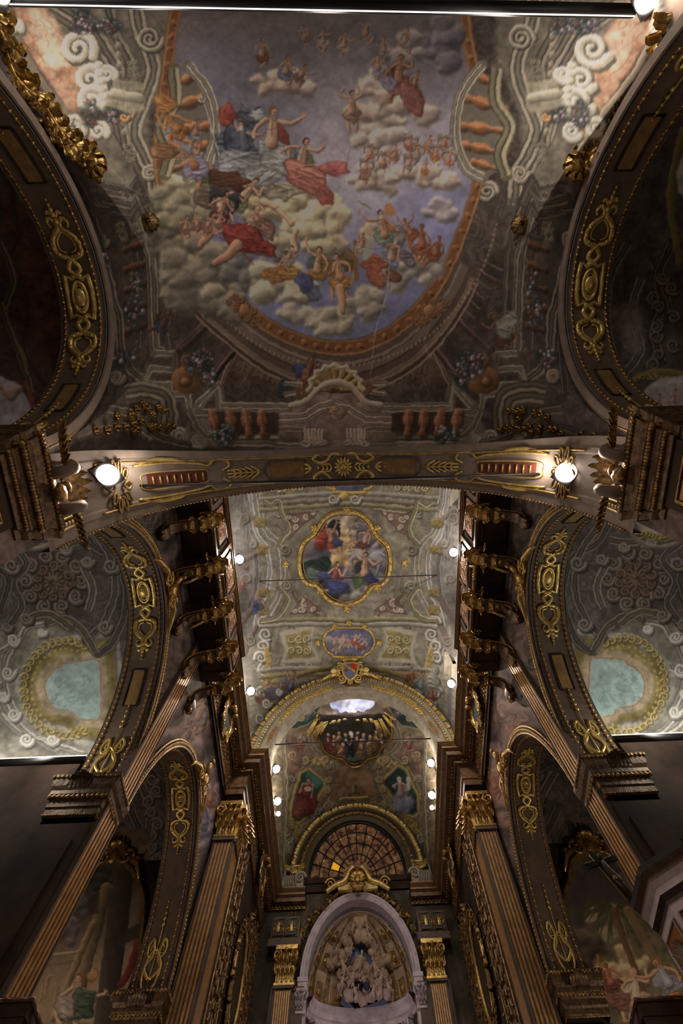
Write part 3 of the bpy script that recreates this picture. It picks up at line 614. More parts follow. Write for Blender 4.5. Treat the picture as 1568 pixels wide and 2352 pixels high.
    # balustrade, vases, garlands
    for q in (lambda p: p, mir):
        F.poly(q([(470,945),(640,948),(640,992),(520,996)]), (66, 48, 40), .9, 2)
        for i, x in enumerate((492, 530, 566, 600)): F.baluster(q([(x-(6-2*i), 948)])[0], q([(x+4, 994)])[0], 13, (134, 82, 56))
        for i in range(5): F.baluster(q([(322+i, 560+i*46)])[0], q([(286+i*2, 572+i*46)])[0], 10, (92, 60, 42))
        F.ell(*q([(430, 872)])[0], 38, 32, (118, 76, 42), 1, bulge=.45, soft=.1); F.ell(*q([(424, 874)])[0], 18, 17, (98, 60, 34), 1, bulge=.5); F.ell(*q([(424, 874)])[0], 8, 8, (140, 94, 54), 1, bulge=.4)
        F.stroke(q(cr([(428, 846), (420, 826), (440, 816), (448, 836)], 5)), 6, (116, 72, 40), 1, side=.5)
        F.flowers(*q([(458, 835)])[0], 34, 34, 44, 3); F.flowers(*q([(478, 868)])[0], 18, 28, 20, 4); F.flowers(*q([(512, 1000)])[0], 26, 24, 30, 5, ((146, 140, 136), (120, 126, 130), (84, 92, 100)))
        F.flowers(*q([(310, 715)])[0], 22, 36, 26, 6); F.flowers(*q([(285, 822)])[0], 26, 22, 20, 7); F.flowers(*q([(238, 600)])[0], 14, 26, 12, 8); F.flowers(*q([(316, 650)])[0], 14, 30, 14, 9)
    # dark hangings at the foot of the vault and hairline cracks
    for q in (lambda p: p, mir):
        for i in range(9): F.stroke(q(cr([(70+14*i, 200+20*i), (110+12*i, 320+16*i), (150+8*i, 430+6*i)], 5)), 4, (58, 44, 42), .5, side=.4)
        for i in range(7): F.stroke(q(cr([(150, 1035-i*5), (230, 1020-i*9), (330, 1030-i*4), (420, 1035)], 5)), 2.4, (76, 66, 58), .5)
    F.stroke(cr([(385, 365), (470, 368), (560, 375), (660, 372), (740, 405), (790, 420), (830, 500), (875, 560), (893, 600), (885, 680), (862, 760), (850, 860)], 6), .8, (176, 166, 150), .7)
    F.stroke(cr([(256, 385), (300, 432), (360, 452), (380, 430)], 6), .8, (140, 130, 118), .7); F.stroke(cr([(985, 745), (975, 790), (1000, 830), (1060, 868), (1090, 880)], 6), .8, (150, 138, 120), .6)
    F.craquelure(30, (58, 48, 44), (300, 0, 1250, 1000), 5)
    return F.finish()
def paint_choir():
    F = Fresco(440, 1060, 1160, 1760, (136, 129, 110), 31, .13)
    lt, ol, gr = (160, 155, 142), (150, 134, 86), (112, 110, 108)
    q5 = lambda P: [(520+x/2.8, 1090+y/2.8) for x, y in P]
    mm = lambda P: [(1600-x, y) for x, y in P]
    for q in (lambda p: p, mm):
        F.poly(q([(520,1100),(560,1100),(600,1210),(612,1400),(560,1560),(560,1700),(470,1740),(470,1100)]), (118, 114, 108), .9, 10, .35)
        F.mould(q([(586,1110),(604,1212),(638,1250),(646,1305),(640,1360),(618,1406),(606,1440)]), bands(4, 9, lt), 5)
        F.mould(q([(570,1110),(586,1215),(612,1262),(618,1305),(612,1356),(592,1400),(584,1440)]), bands(3, 6, (176, 174, 172)), 5)
        F.mould(q([(556,1140),(572,1230),(588,1270),(592,1320),(584,1370),(566,1420)]), bands(2, 5, (128, 124, 118)), 5)
        for a, b in (((602,1262),(552,1290)), ((604,1360),(548,1440)), ((596,1200),(545,1160)), ((604,1402),(560,1500))):
            F.stroke(q([a, b]), [6, 8], (112, 92, 88), .95, side=.5); F.ell(*q([a])[0], 15, 13, (128, 110, 62), .9, bulge=.4, wob=.4); F.arabesque(*q([a])[0], 12, 10, (152, 132, 74), 2, 3, 1.3)
        for i in range(6): F.stroke(q(cr([(548+6*i, 1120+10*i), (540+8*i, 1240), (552+6*i, 1340+5*i)], 4)), 2.2, (140, 138, 138), .5)
        for k in range(7):
            F.spiral(*q([(604+6*math.sin(k*1.7), 1430+k*27)])[0], 15, (150, 147, 138), 1.6, 4, k, 1 if k % 2 else -1)
        F.stroke(q([(612,1492),(618,1530),(612,1580)]), 6, (158, 136, 66), .95, side=.5); F.arabesque(*q([(614,1530)])[0], 34, 9, (178, 156, 80), 5, 3, 1.3, PI/2)
        F.stroke(q([(560,1440),(566,1560),(570,1680)]), 5, (96, 92, 88), .7); F.stroke(q([(545,1440),(556,1560),(566,1700)]), 3, (136, 132, 126), .7)
        for k, (x, y, r) in enumerate(((664,1168,13),(640,1176,11),(655,1262,12),(656,1345,12),(668,1440,10),(700,1430,9),(742,1428,9),(690,1165,9),(640,1130,11),(705,1150,8),(736,1160,8),(646,1540,12),(672,1530,10),(712,1528,9),(560,1190,12),(566,1330,12),(574,1470,12),(580,1250,9))):
            F.spiral(*q([(x, y)])[0], r, (146, 140, 122) if k % 2 else (120, 112, 92), 1.6, 3, k, 1 if k % 2 else -1, .75)
        F.mould(q([(668,1175),(742,1166)]), bands(2, 4, (160, 152, 120))); F.mould(q([(744,1418),(655,1424)]), bands(2, 4, (160, 152, 120)))
        F.mould(q(cr([(662,1236),(684,1208),(720,1184)], 5)), bands(2, 5, (128, 118, 88))); F.mould(q(cr([(672,1362),(690,1384),(730,1412)], 5)), bands(2, 5, (128, 118, 88)))
        F.poly(q([(470,1120),(556,1120),(572,1250),(576,1380),(560,1560),(470,1600)]), (92, 86, 80), .45, 14, .3)
        for k in range(8): F.stroke(q(cr([(556,1560+14*k),(610,1540+14*k),(640-9*k,1560+14*k)], 4)), 2, (110, 104, 92), .6)
        # triangular and grid panels
        for T in ([(652,1183),(731,1174),(674,1227)], [(665,1411),(695,1370),(741,1402)]):
            F.poly(q(T), (122, 92, 84), 1, 1.5, .2); c = np.mean(T, axis=0); r = np.linalg.norm(np.array(T[1])-T[0])
            for k in range(5): F.spiral(*q([tuple(c+(np.array(T[k % 3])-c)*(.25+.12*k))])[0], 8-k*.8, (172, 160, 140), 1.4, 2.2, k, 1)
            F.stroke(q(T+T[:1]), 1.2, (104, 66, 58), .8)
        for dy in (0,):
            P = [(652,1460),(716,1445),(703,1476),(726,1508),(656,1514),(662,1486)]
            F.poly(q([(640,1452),(724,1433),(712,1474),(738,1518),(644,1524),(652,1486)]), (164, 158, 140), 1, 2); F.poly(q(P), (140, 124, 70), 1, 1.5, .2)
            for k in range(6): F.spiral(*q([(668+18*(k % 3), 1468+26*(k//3))])[0], 9, (170, 160, 112), 1.4, 2, k, 1)
        P = [(612,1108),(700,1108),(690,1130),(610,1132)]; F.poly(q(P), (146, 128, 72), 1, 1.5, .2)
        for k in range(5): F.spiral(*q([(625+16*k, 1120)])[0], 8, (176, 170, 146), 1.4, 2, k, 1)
        # bands that cross the vault
        for y0, c in ((1136, lt), (1150, (140, 128, 108)), (1163, (150, 140, 96)), (1420, (150, 140, 96)), (1431, lt), (1532, (156, 150, 136)), (1546, ol)):
            F.stroke(q(cr([(598, y0+8), (680, y0+2), (800, y0-6 if y0 < 1300 else y0+4)], 5)), 4.5, np.array(c)*.9, .9, side=.4); F.stroke(q(cr([(598, y0+13), (680, y0+7), (800, y0-1 if y0 < 1300 else y0+9)], 5)), 1.1, (84, 74, 66), .7)
        F.mould(q([(606,1150),(622,1160),(640,1150),(648,1178),(662,1215),(640,1250)]), bands(2, 6, (152, 144, 108)), 4); F.mould(q([(640,1350),(660,1376),(648,1404),(630,1420),(600,1424)]), bands(2, 6, (152, 144, 108)), 4)
        F.stroke(q(cr([(668,1560),(700,1545),(760,1532)], 4)), 6, (120, 100, 52), .9, side=.5)
    F.poly([(735,1090),(868,1090),(852,1118),(836,1122),(836,1128),(768,1128),(766,1122),(750,1118)], (84, 86, 116), 1, 2, .3); F.cloud(800, 1108, 40, 12, (130, 130, 140), 10)
    F.stroke(cr([(735,1095),(752,1122),(768,1124),(770,1131),(834,1131),(838,1124),(852,1120),(868,1095)], 3), 4, (184, 152, 62), 1, side=.5); F.ell(790, 1140, 11, 9, (190, 160, 70), 1, bulge=.5)
    for x in (765, 815): F.spiral(x, 1146, 12, (150, 144, 130), 1.5, 4)
    # figures in the side compartments
    fg = F.figure
    fg(594, 1385, 20, 0, (150, 120, 104), (84, 88, 124), (80, 84, 128), seed=1); F.drape(588, 1395, 5, 14, (70, 78, 134), .2, 2)
    fg(558, 1340, 16, .2, (160, 120, 100), (140, 90, 80), seed=2); fg(566, 1300, 12, .2, (160, 120, 100), (120, 90, 90), seed=3)
    fg(668, 1572, 30, .3, (160, 112, 86), (124, 52, 44), (90, 90, 116), hair=(90, 60, 40), seed=4, bare=False); fg(622, 1586, 24, -.2, (170, 124, 100), (112, 80, 80), seed=5, wings=(150, 130, 80)); F.drape(645, 1596, 36, 14, (84, 84, 108), .2, 3); F.drape(610, 1612, 22, 12, (120, 70, 60), .4, 4)
    fg(948, 1560, 28, -.1, (166, 112, 80), (168, 112, 50), (120, 70, 48), seed=6, bare=False, beard=(150, 140, 120)); fg(966, 1572, 30, .2, (160, 128, 108), (92, 124, 120), (112, 136, 128), seed=7, bare=False); F.drape(955, 1592, 34, 14, (86, 116, 116), .2, 9); fg(990, 1596, 20, .1, (158, 92, 68), (136, 64, 52), seed=8); F.drape(992, 1560, 14, 26, (150, 150, 140), .1, 4)
    for q in (lambda p: p, mm):
        for x, y, r in ((612,1615,12),(598,1650,14),(585,1690,12),(640,1590,8)): F.spiral(*q([(x, y)])[0], r, (148, 142, 130), 1.6, 4)
        F.mould(q(cr([(700,1572),(640,1620),(600,1700)], 6)), bands(2, 7, (122, 116, 104)))
    # the two heavens
    keepc = F.a.copy()
    F.poly(cr(QUAT, 5, True), (116, 116, 132), 1, 2, .25)
    for x, y, a, b, c in ((800,1200,60,26,(150,136,116)),(800,1230,30,26,(168,146,110)),(720,1270,34,30,(84,80,92)),(760,1290,44,24,(70,68,76)),(880,1280,34,30,(112,110,124)),(860,1340,50,20,(118,118,132)),(800,1270,30,30,(190,152,96)),(740,1350,60,30,(64,60,60)),(815,1372,40,16,(132,128,130)),(850,1240,40,20,(120,112,116)),(700,1310,20,26,(110,112,128))):
        F.cloud(x, y, a, b, c, 12, int(x+y))
    F.drape(722, 1310, 26, 36, (40, 62, 54), .8, 3); F.drape(712, 1325, 20, 26, (92, 116, 104), .7, 4)
    fg(755, 1235, 34, -.3, (186, 132, 104), (162, 70, 50), (120, 60, 60), seed=11, wings=(44, 42, 50)); F.drape(738, 1240, 14, 22, (168, 62, 46), .3, 5); F.drape(775, 1245, 14, 10, (60, 72, 130), .2, 5)
    fg(838, 1240, 28, .3, (196, 146, 118), (120, 64, 60), seed=12, wings=(110, 100, 110)); fg(810, 1250, 22, -.3, (196, 146, 118), (92, 100, 86), seed=13); fg(808, 1205, 16, 0, (160, 130, 110), (130, 120, 120), seed=14)
    fg(766, 1325, 34, .25, (200, 158, 134), (70, 78, 140), (150, 70, 60), hair=(60, 40, 30), seed=15, bare=False); F.drape(772, 1348, 26, 20, (64, 74, 140), .3, 6); F.drape(742, 1322, 16, 8, (70, 80, 140), .2, 6)
    fg(836, 1310, 42, .15, (196, 146, 112), (112, 96, 70), (60, 56, 70), seed=16, wings=(150, 150, 160), arms=[[(-.2,-.6),(-.6,-.8),(-.9,-1.1)],[(.2,-.6),(.5,-.4),(.75,-.6)]]); F.drape(852, 1330, 20, 12, (50, 60, 126), .5, 7); F.drape(822, 1336, 12, 14, (76, 104, 60), .3, 8)
    F.poly(cr(OVAL2, 4, True), (92, 92, 130), 1, 2, .2); F.cloud(775, 1478, 36, 16, (140, 136, 150), 14, 3)
    for x, y, r, c in ((768,1476,.2,(150,120,110)),(790,1470,-.2,(160,130,120)),(815,1468,.3,(172,84,70)),(832,1478,.6,(178,70,56)),(780,1486,.8,(150,130,120))): fg(x, y, 17, r, (206, 166, 142), c, seed=int(x))
    inside = np.zeros(F.a.shape[:2], np.float32)
    for pp in (cr(QUAT, 5, True), cr(OVAL2, 4, True)):
        (ww, MM) = F.mask_poly(pp, 1.5); inside[ww[0], ww[1]] = np.maximum(inside[ww[0], ww[1]], MM)
    F.a = keepc*(1-inside[..., None])+F.a*inside[..., None]
    F.craquelure(14, (96, 88, 78), (560, 1110, 1040, 1560), 8, 60, .6, .4)
    return F.finish()
def paint_apse():
    F = Fresco(520, 1520, 1120, 2352, (118, 102, 74), 51, .2)
    mm = lambda P: [(1628-x, y) for x, y in P]; fg = F.figure
    for x, y, a, b, c in ((700,1640,50,24,(108,84,70)),(760,1655,50,14,(140,116,104)),(850,1655,50,16,(132,104,92)),(910,1640,40,24,(116,88,72)),(805,1650,60,14,(150,130,122))): F.cloud(x, y, a, b, c, 12, int(x))
    for q in (lambda p: p, mm):
        F.poly(q([(655,1692),(668,1672),(720,1652),(742,1612),(754,1590),(700,1610),(640,1670)]), (104, 84, 66), 1, 3, .3)
        F.poly(q([(664,1674),(700,1640),(744,1606),(720,1650),(706,1664)]), (36, 66, 66), 1, 1.5, .3); F.stroke(q([(664,1676),(706,1665),(722,1650),(746,1606)]), 1.5, (150, 126, 62))
        F.poly(q([(655,1690),(716,1690),(728,1730),(690,1770),(662,1810),(650,1760)]), (104, 78, 64), 1, 2, .4)
        F.mould(q([(720,1662),(712,1690),(716,1716),(735,1735),(712,1752),(688,1775),(664,1830)]), bands(3, 6, (132, 116, 90)), 5)
        F.mould(q([(750,1742),(764,1768),(762,1800),(748,1838),(720,1870)]), bands(2, 5, (130, 114, 88)), 5)
        F.arabesque(*q([(740,1752)])[0], 24, 10, (176, 148, 74), 4, 2, 2, .3); F.arabesque(*q([(682,1905)])[0], 30, 16, (168, 142, 62), 4, 3, 2, 1.3); F.arabesque(*q([(672,1960)])[0], 34, 14, (140, 132, 112), 4, 3, 2.2, 1.2)
        for k in range(6): F.spiral(*q([(662+5*k, 1925+14*k)])[0], 9, (142, 134, 112), 1.5, 3, k)
        F.poly(q([(700,2060),(640,2060),(640,1985),(668,1990),(690,2020)]), (150, 150, 132), .9, 3, .3)
    DL = [(709,1764),(745,1795),(745,1806),(695,1886),(684,1890),(665,1879),(668,1844),(688,1776)]
    DR = [(913,1756),(877,1791),(877,1802),(932,1871),(948,1877),(963,1867),(959,1825),(932,1768)]
    for P in (DL, DR): F.poly(P, (34, 60, 56), 1, 1.5, .3); F.stroke(P+P[:1], 5, (122, 104, 60)); F.stroke(P+P[:1], 1.6, (176, 150, 74))
    F.poly([(706,1768),(742,1797),(728,1812),(700,1800)], (58, 104, 92), 1, 3, .3)
    fg(704, 1820, 34, .2, (176, 126, 96), (112, 40, 36), (116, 44, 38), hair=(90, 54, 36), seed=1, bare=False); F.drape(702, 1852, 26, 30, (116, 44, 38), 1.2, 3); F.drape(684, 1870, 14, 16, (120, 60, 46), .4, 6); F.ell(706, 1812, 9, 5, (196, 184, 156), .8)
    fg(918, 1820, 36, -.1, (184, 144, 120), (112, 112, 132), (140, 116, 112), hair=(180, 174, 166), seed=2, bare=False, beard=(196, 190, 180)); F.drape(928, 1848, 20, 26, (118, 122, 146), 1.3, 4); F.poly([(932,1785),(940,1782),(944,1812),(936,1816)], (176, 168, 156))
    C = cr([(768,1768),(814,1764),(852,1768),(858,1800),(868,1828),(842,1834),(784,1834),(756,1838),(764,1800)], 3, True)
    F.poly(C, (122, 92, 58), 1, 2, .3); fg(812, 1812, 24, .1, (146, 112, 76), (128, 96, 60), seed=4); fg(786, 1822, 16, .5, (146, 112, 76), (132, 100, 64), seed=5); fg(846, 1822, 16, -.5, (146, 112, 76), (132, 100, 64), seed=6)
    F.stroke([(784,1834),(842,1832)], 4, (168, 142, 70), 1, side=.5)
    # the assembly above, in its eared frame
    Q = [(728,1640),(724,1690),(738,1708),(744,1724),(764,1738),(786,1744),(800,1758),(814,1762),(830,1757),(844,1744),(866,1736),(876,1718),(892,1704),(900,1680),(895,1640)]
    P = cr(Q, 4); F.poly(P, (48, 42, 34), 1, 2, .3); F.ell(812, 1736, 28, 12, (62, 92, 76), .9)
    rg = random.Random(3)
    for i, (x, c) in enumerate(((752,(98,34,34)),(765,(120,48,44)),(778,(120,92,48)),(792,(52,52,66)),(806,(34,32,40)),(820,(60,48,44)),(834,(92,92,110)),(848,(130,98,44)),(862,(112,84,40)),(873,(80,50,40)),(785,(120,70,54)),(828,(130,84,52)))):
        y = 1702+6*math.sin(i*2.1)+(18 if i > 9 else 0); F.drape(x, y+12, 9, 20, c, rg.uniform(-.2, .2), i); F.limb([(x, y), (x, y-9)], 6, c); F.ell(x, y-16, 4.5, 5.5, (60, 44, 34)); F.ell(x+1, y-15, 3.6, 4.6, (184, 140, 110), 1, bulge=.3)
        F.limb([(x, y-4), (x+rg.uniform(-9, 9), y+4)], 2.5, (176, 130, 100))
    F.ell(806, 1684, 5, 6, (206, 190, 172))
    F.craquelure(8, (80, 70, 50), (660, 1600, 960, 1850), 8, 40, .5, .4)
    for q in (lambda p: p, mm):
        for k, (x, y, r) in enumerate(((690,1700,10),(672,1735,11),(700,1745,9),(668,1790,9),(655,1830,10),(752,1850,10),(730,1865,9),(700,1900,10),(720,1885,8),(770,1850,8),(664,1660,9),(690,1650,8),(652,1870,9),(655,1910,10),(745,1745,8),(760,1760,8),(756,1790,8),(750,1815,8))):
            F.spiral(*q([(x, y)])[0], r, (150, 130, 86) if k % 3 else (128, 118, 96), 1.6, 2.6, k, 1 if k % 2 else -1, .8)
        fg(*q([(690, 1705)])[0], 20, .2, (150, 104, 78), (124, 70, 56), seed=11); fg(*q([(676, 1745)])[0], 16, -.3, (150, 110, 84), (116, 84, 66), seed=12)
        fg(*q([(712, 1636)])[0], 15, .8, (160, 120, 96), (90, 80, 110), seed=13); F.mould(q([(650,1700),(656,1800),(652,1900),(648,1990)]), bands(2, 5, (140, 128, 96)))
    # relief pattern of the far wall under the cornice
    for k in range(40):
        x = 640+random.Random(k).uniform(0, 350); y = 2050+random.Random(k+99).uniform(0, 300); F.spiral(x, y, 7, (70, 62, 46), 1.3, 2, k)
    F.poly([(520,2040),(1120,2040),(1120,2352),(520,2352)], (44, 36, 28), .7, 3, .3)
    for k in range(50):
        x = 650+random.Random(k).uniform(0, 330); y = 2040+random.Random(k+9).uniform(0, 150); F.spiral(x, y, 7, (84, 76, 52), 1.3, 1.8, k)
    return F.finish()
def paint_sky():
    F = Fresco(720, 1550, 890, 1680, (205, 205, 235), 5)
    for x, y, a, b, c in ((760,1615,40,20,(190,190,235)),(800,1600,40,18,(225,205,205)),(845,1612,34,22,(215,215,245)),(790,1632,50,14,(180,185,240)),(820,1625,40,12,(235,225,235)),(800,1580,60,14,(240,225,225))): F.cloud(x, y, a, b, c, 12, int(x), .86)
    return F.finish()
def paint_wall():
    F = Fresco(0, 1020, 1568, 2352, (96, 78, 72), 71); fg = F.figure
    for x, y, a, b, c in ((1180,1680,60,90,(112,90,84)),(1140,1850,30,90,(120,88,78)),(430,1680,50,80,(104,86,82)),(480,1860,24,90,(112,104,120)),(640,1180,90,30,(90,76,70)),(360,1230,60,30,(70,60,56)),(1220,1230,60,30,(80,64,58))): F.cloud(x, y, a, b, c, 16, int(x), .8)
    fg(1200, 1680, 44, -.5, (150, 108, 88), (136, 92, 80), (124, 100, 92), seed=1); fg(1150, 1640, 36, -.6, (142, 106, 90), (120, 96, 90), seed=2); F.drape(1186, 1692, 40, 16, (142, 96, 80), .9, 3)
    fg(1132, 1800, 34, -.4, (156, 96, 72), (150, 80, 62), seed=3); fg(1118, 1870, 28, -.3, (156, 100, 76), (140, 84, 66), seed=4)
    fg(455, 1640, 40, .4, (146, 108, 90), (122, 92, 86), (116, 98, 96), seed=5); fg(425, 1690, 36, .5, (140, 104, 88), (116, 88, 84), seed=6); fg(482, 1830, 30, .2, (158, 108, 80), (146, 84, 62), seed=7); fg(470, 1900, 26, .3, (120, 108, 120), (104, 96, 124), seed=8); F.drape(466, 1880, 10, 34, (96, 90, 120), .1, 8)
    for k in range(26):
        rg = random.Random(k); x = rg.choice((rg.uniform(390, 500), rg.uniform(1090, 1230))); y = rg.uniform(1580, 1990); F.stroke(cr([(x, y), (x+rg.uniform(-14, 14), y+16), (x+rg.uniform(-12, 12), y+40)], 4), 1.6, (134, 104, 92), .35)
    for q in (lambda p: p, lambda P: [(1578-x, y) for x, y in P]):
        for x, y, r in ((340, 1190, 20), (310, 1165, 14), (356, 1520, 16), (372, 1600, 20), (345, 1210, 16)): F.spiral(*q([(x, y)])[0], r, (86, 76, 70), 1.5, 4)
        for i in range(6): F.stroke(q(cr([(300, 1170+i*3), (345, 1200+i*8), (372, 1260+i*6)], 5)), 2, (88, 78, 72), .5)
    return F.finish()
def paint_aisle():
    F = Fresco(-60, -60, 1630, 2352, (80, 70, 64), 91, .2)
    A = lambda P: P; B = lambda P: [(1582-x, y-6) for x, y in P]
    for q in (A, B):
        # bay with the pale lit end: grey quadratura, gold-green shell border, blue cartouche
        F.poly(q([(-60,1480),(60,1400),(150,1440),(230,1500),(235,1750),(-60,1750)]), (118, 112, 98), 1, 12, .25)
        for r, c in ((1.9, (134, 128, 116)), (1.72, (96, 90, 84)), (1.62, (112, 96, 46)), (1.42, (128, 112, 58)), (1.26, (150, 132, 100))):
            P = (np.array(BLUE)-[165, 1585])*r+[165-(r-1)*14, 1585]; F.poly(q(cr(P, 4, True)), c, 1, 2.5, .25)
        for k in range(26):
            a = PI*(.35+1.3*k/25); F.spiral(*q([(150+math.cos(a)*95, 1580+math.sin(a)*108)])[0], 10, (160, 138, 70), 1.3, 2.4, a); F.ell(*q([(152+math.cos(a)*80, 1582+math.sin(a)*92)])[0], 3, 3, (176, 152, 84), .8)
        F.poly(q(cr(BLUE, 4, True)), (132, 160, 156), 1, 1.6, .12); F.stroke(q(cr(BLUE, 4, True)), 3, (176, 140, 112), .9, closed=True); F.stroke(q(cr(BLUE, 4, True)), 1, (110, 80, 62), .8, closed=True)
        rg = random.Random(8)
        for k in range(46):
            x, y = 160+rg.uniform(-45, 45), 1588+rg.uniform(-50, 45); F.stroke(q(cr([(x, y), (x+rg.uniform(-12, 12), y+rg.uniform(-6, 9)), (x+rg.uniform(-16, 16), y+rg.uniform(-4, 16))], 4)), 1., (98, 124, 122), .6)
        for P in ([(-10,1500),(40,1470),(62,1440),(110,1432)], [(-20,1590),(14,1560),(40,1540)], [(0,1640),(40,1680),(100,1700),(190,1732)], [(-20,1560),(10,1620),(60,1680),(130,1725)], [(30,1480),(10,1530),(16,1590),(40,1640)]):
            F.mould(q(P), bands(2, 8, (146, 140, 128)), 5)
        for x, y, r in ((18,1545,16),(32,1642,14),(60,1700,16),(30,1470,14),(120,1700,12),(96,1452,10),(8,1600,12)): F.spiral(*q([(x, y)])[0], r, (164, 158, 144), 1.7, 5)
        # crown rosette of shells and scrolls
        F.ell(*q([(122,1335)])[0], 92, 88, (72, 58, 52), .9, soft=.3, wob=.3)
        for k in range(10):
            a = 2*PI*k/10; F.spiral(*q([(122+math.cos(a)*64, 1335+math.sin(a)*60)])[0], 17, (96, 82, 72), 1.7, 5, a); F.spiral(*q([(122+math.cos(a+.3)*38, 1335+math.sin(a+.3)*36)])[0], 12, (92, 70, 58), 1.5, 4, -a, -1)
        for k in range(12): a = 2*PI*k/12; F.limb(q([(122+math.cos(a)*6, 1335+math.sin(a)*6), (122+math.cos(a)*22, 1335+math.sin(a)*22)]), 4, (100, 78, 60))
        for P, c in (([(170,1180),(210,1250),(270,1290),(290,1380),(262,1470),(228,1500)], (86, 77, 70)), ([(210,1215),(252,1280),(262,1360),(236,1430),(196,1470)], (94, 84, 76)), ([(190,1300),(212,1350),(200,1400)], (104, 94, 84)), ([(20,1250),(60,1290),(30,1340),(50,1390),(20,1440)], (90, 82, 76)), ([(80,1240),(130,1250),(180,1245)], (96, 86, 72)), ([(-20,1300),(20,1330),(0,1400)], (84, 76, 70)), ([(110,1430),(150,1420),(190,1450),(220,1500)], (96, 88, 74)), ([(60,1420),(110,1410),(160,1440)], (104, 92, 70))):
            F.mould(q(P), bands(3, 11, c), 6)
        for x, y, r in ((255,1300,18),(240,1440,16),(200,1290,14),(26,1300,18),(150,1262,12),(60,1420,14),(16,1440,12),(88,1250,12)): F.spiral(*q([(x, y)])[0], r, (104, 94, 84), 1.6, 5)
        # pale oval at the near end of the bay
        F.poly(q(cr([(0,1190),(10,1232),(50,1250),(100,1242),(122,1215),(132,1190),(128,1150),(60,1140),(0,1150)], 4, True)), (104, 92, 44), .9, 3, .3); F.stroke(q(cr([(-5,1205),(20,1248),(70,1262),(120,1245),(138,1205)], 5)), 6, (110, 102, 88), .8, side=.5)
        F.poly(q(cr([(8,1186),(30,1222),(70,1234),(112,1222),(126,1190),(120,1150),(60,1140)], 4, True)), (140, 124, 126), 1, 2, .15)
        for k in range(14): F.spiral(*q([(10+8.5*k, 1228+10*math.sin(k*.26))])[0], 6, (142, 126, 60), 1.2, 2.2, k)
        # third bay: grey swags of painted stone
        for P, c in (([(300,1860),(330,1920),(380,1960),(372,2000)], (86, 78, 72)), ([(310,1780),(345,1850),(340,1920),(370,1990)], (96, 88, 80)), ([(330,1760),(370,1800),(388,1860)], (80, 72, 66)), ([(280,1900),(310,1960),(330,2030)], (74, 66, 60))):
            F.mould(q(P), bands(3, 12, c), 5)
        for k in range(8): F.spiral(*q([(350+10*math.sin(k*2), 1790+k*26)])[0], 14, (98, 88, 80), 1.6, 4, k)
    # first bay, left: red ground; right: grey ground with an olive edged field
    F.poly([(-60,150),(60,260),(140,480),(158,700),(120,900),(70,990),(-60,1000)], (70, 52, 46), 1, 4, .3)
    F.poly(cr([(10,480),(60,470),(90,560),(120,640),(140,760),(130,830),(90,830),(60,760),(40,690),(50,600),(20,560)], 4, True), (82, 46, 40), .9, 6, .35)
    F.stroke(cr([(120,600),(146,700),(150,790)], 5), [3, 9, 3], (132, 62, 52), .8); F.stroke(cr([(20,440),(40,540),(20,600),(60,700),(50,800),(100,880)], 5), 6, (62, 44, 40), .9, side=.4)
    for P in ([(0,560),(30,640),(10,720),(50,820),(70,900)], [(0,700),(30,780),(60,860)]): F.mould(P, bands(2, 9, (96, 82, 62)), 5)
    F.poly(cr([(-40,870),(20,872),(56,905),(74,950),(60,1000),(-40,1010)], 4, True), (150, 142, 152), 1, 3, .2); F.stroke(cr([(56,880),(76,930),(74,985)], 5), 5, (140, 62, 48), .9); F.cloud(20, 900, 30, 18, (140, 108, 96), 8)
    F.poly([(1640,150),(1568,200),(1500,300),(1420,470),(1395,700),(1430,900),(1490,1000),(1640,1000)], (72, 66, 62), 1, 4, .3)
    for P, c in (([(1440,560),(1400,640),(1395,740),(1420,830)], (92, 84, 78)), ([(1470,640),(1450,720),(1470,800),(1440,850)], (102, 94, 88)), ([(1500,600),(1530,680),(1500,760),(1520,830)], (84, 76, 66)), ([(1540,560),(1510,640),(1530,720)], (86, 72, 58))): F.mould(P, bands(3, 12, c), 5)
    F.poly(cr([(1400,720),(1450,690),(1476,740),(1470,800),(1430,830),(1404,790)], 4, True), (112, 102, 98), .8, 9, .3)
    for k in range(10): F.spiral(1520+26*math.sin(k*2), 640+k*22, 15, (98, 84, 70), 1.6, 4, k)
    F.stroke(cr([(1568,300),(1545,400),(1540,480),(1560,600)], 6), 9, (116, 100, 50), 1, side=.4); F.poly([(1640,330),(1568,350),(1552,400),(1556,440),(1640,520)], (150, 156, 150), 1, 3, .2)
    F.stroke(cr([(1380,1000),(1410,920),(1460,870),(1520,855),(1600,870)], 6), 9, (112, 96, 48), 1, side=.3)
    for k in range(12): F.spiral(1440+12*k, 874-8*math.sin(k*.3), 7, (132, 114, 60), 1.2, 2.2, k)
    F.poly(cr([(1460,990),(1462,940),(1486,890),(1530,868),(1620,872),(1620,1000)], 4, True), (160, 146, 148), 1, 2.5, .15)
    for x, y in ((1510, 925), (1530, 945), (1500, 960), (1545, 915)): F.figure(x, y, 22, .3, (190, 140, 124), (186, 150, 140), seed=x)
    # the two framed scenes on the chapel end walls
    F.poly([(-60,1900),(345,1900),(345,2400),(-60,2400)], (92, 74, 54), 1, 2, .3)
    def skyl(X, Y, c): t = np.clip((Y-2020)/240, 0, 1)[..., None]; return (np.array([64, 56, 50])*(1-t)+np.array([128, 104, 76])*t)/255
    F.poly([(60,2140),(200,1960),(345,1980),(345,2352),(-60,2352)], (0, 0, 0), 1, 8, 0, skyl)
    F.cloud(170, 2080, 40, 30, (92, 84, 86), 12); F.cloud(140, 2140, 40, 30, (104, 94, 92), 12); F.cloud(235, 2010, 40, 26, (52, 50, 40), 12)
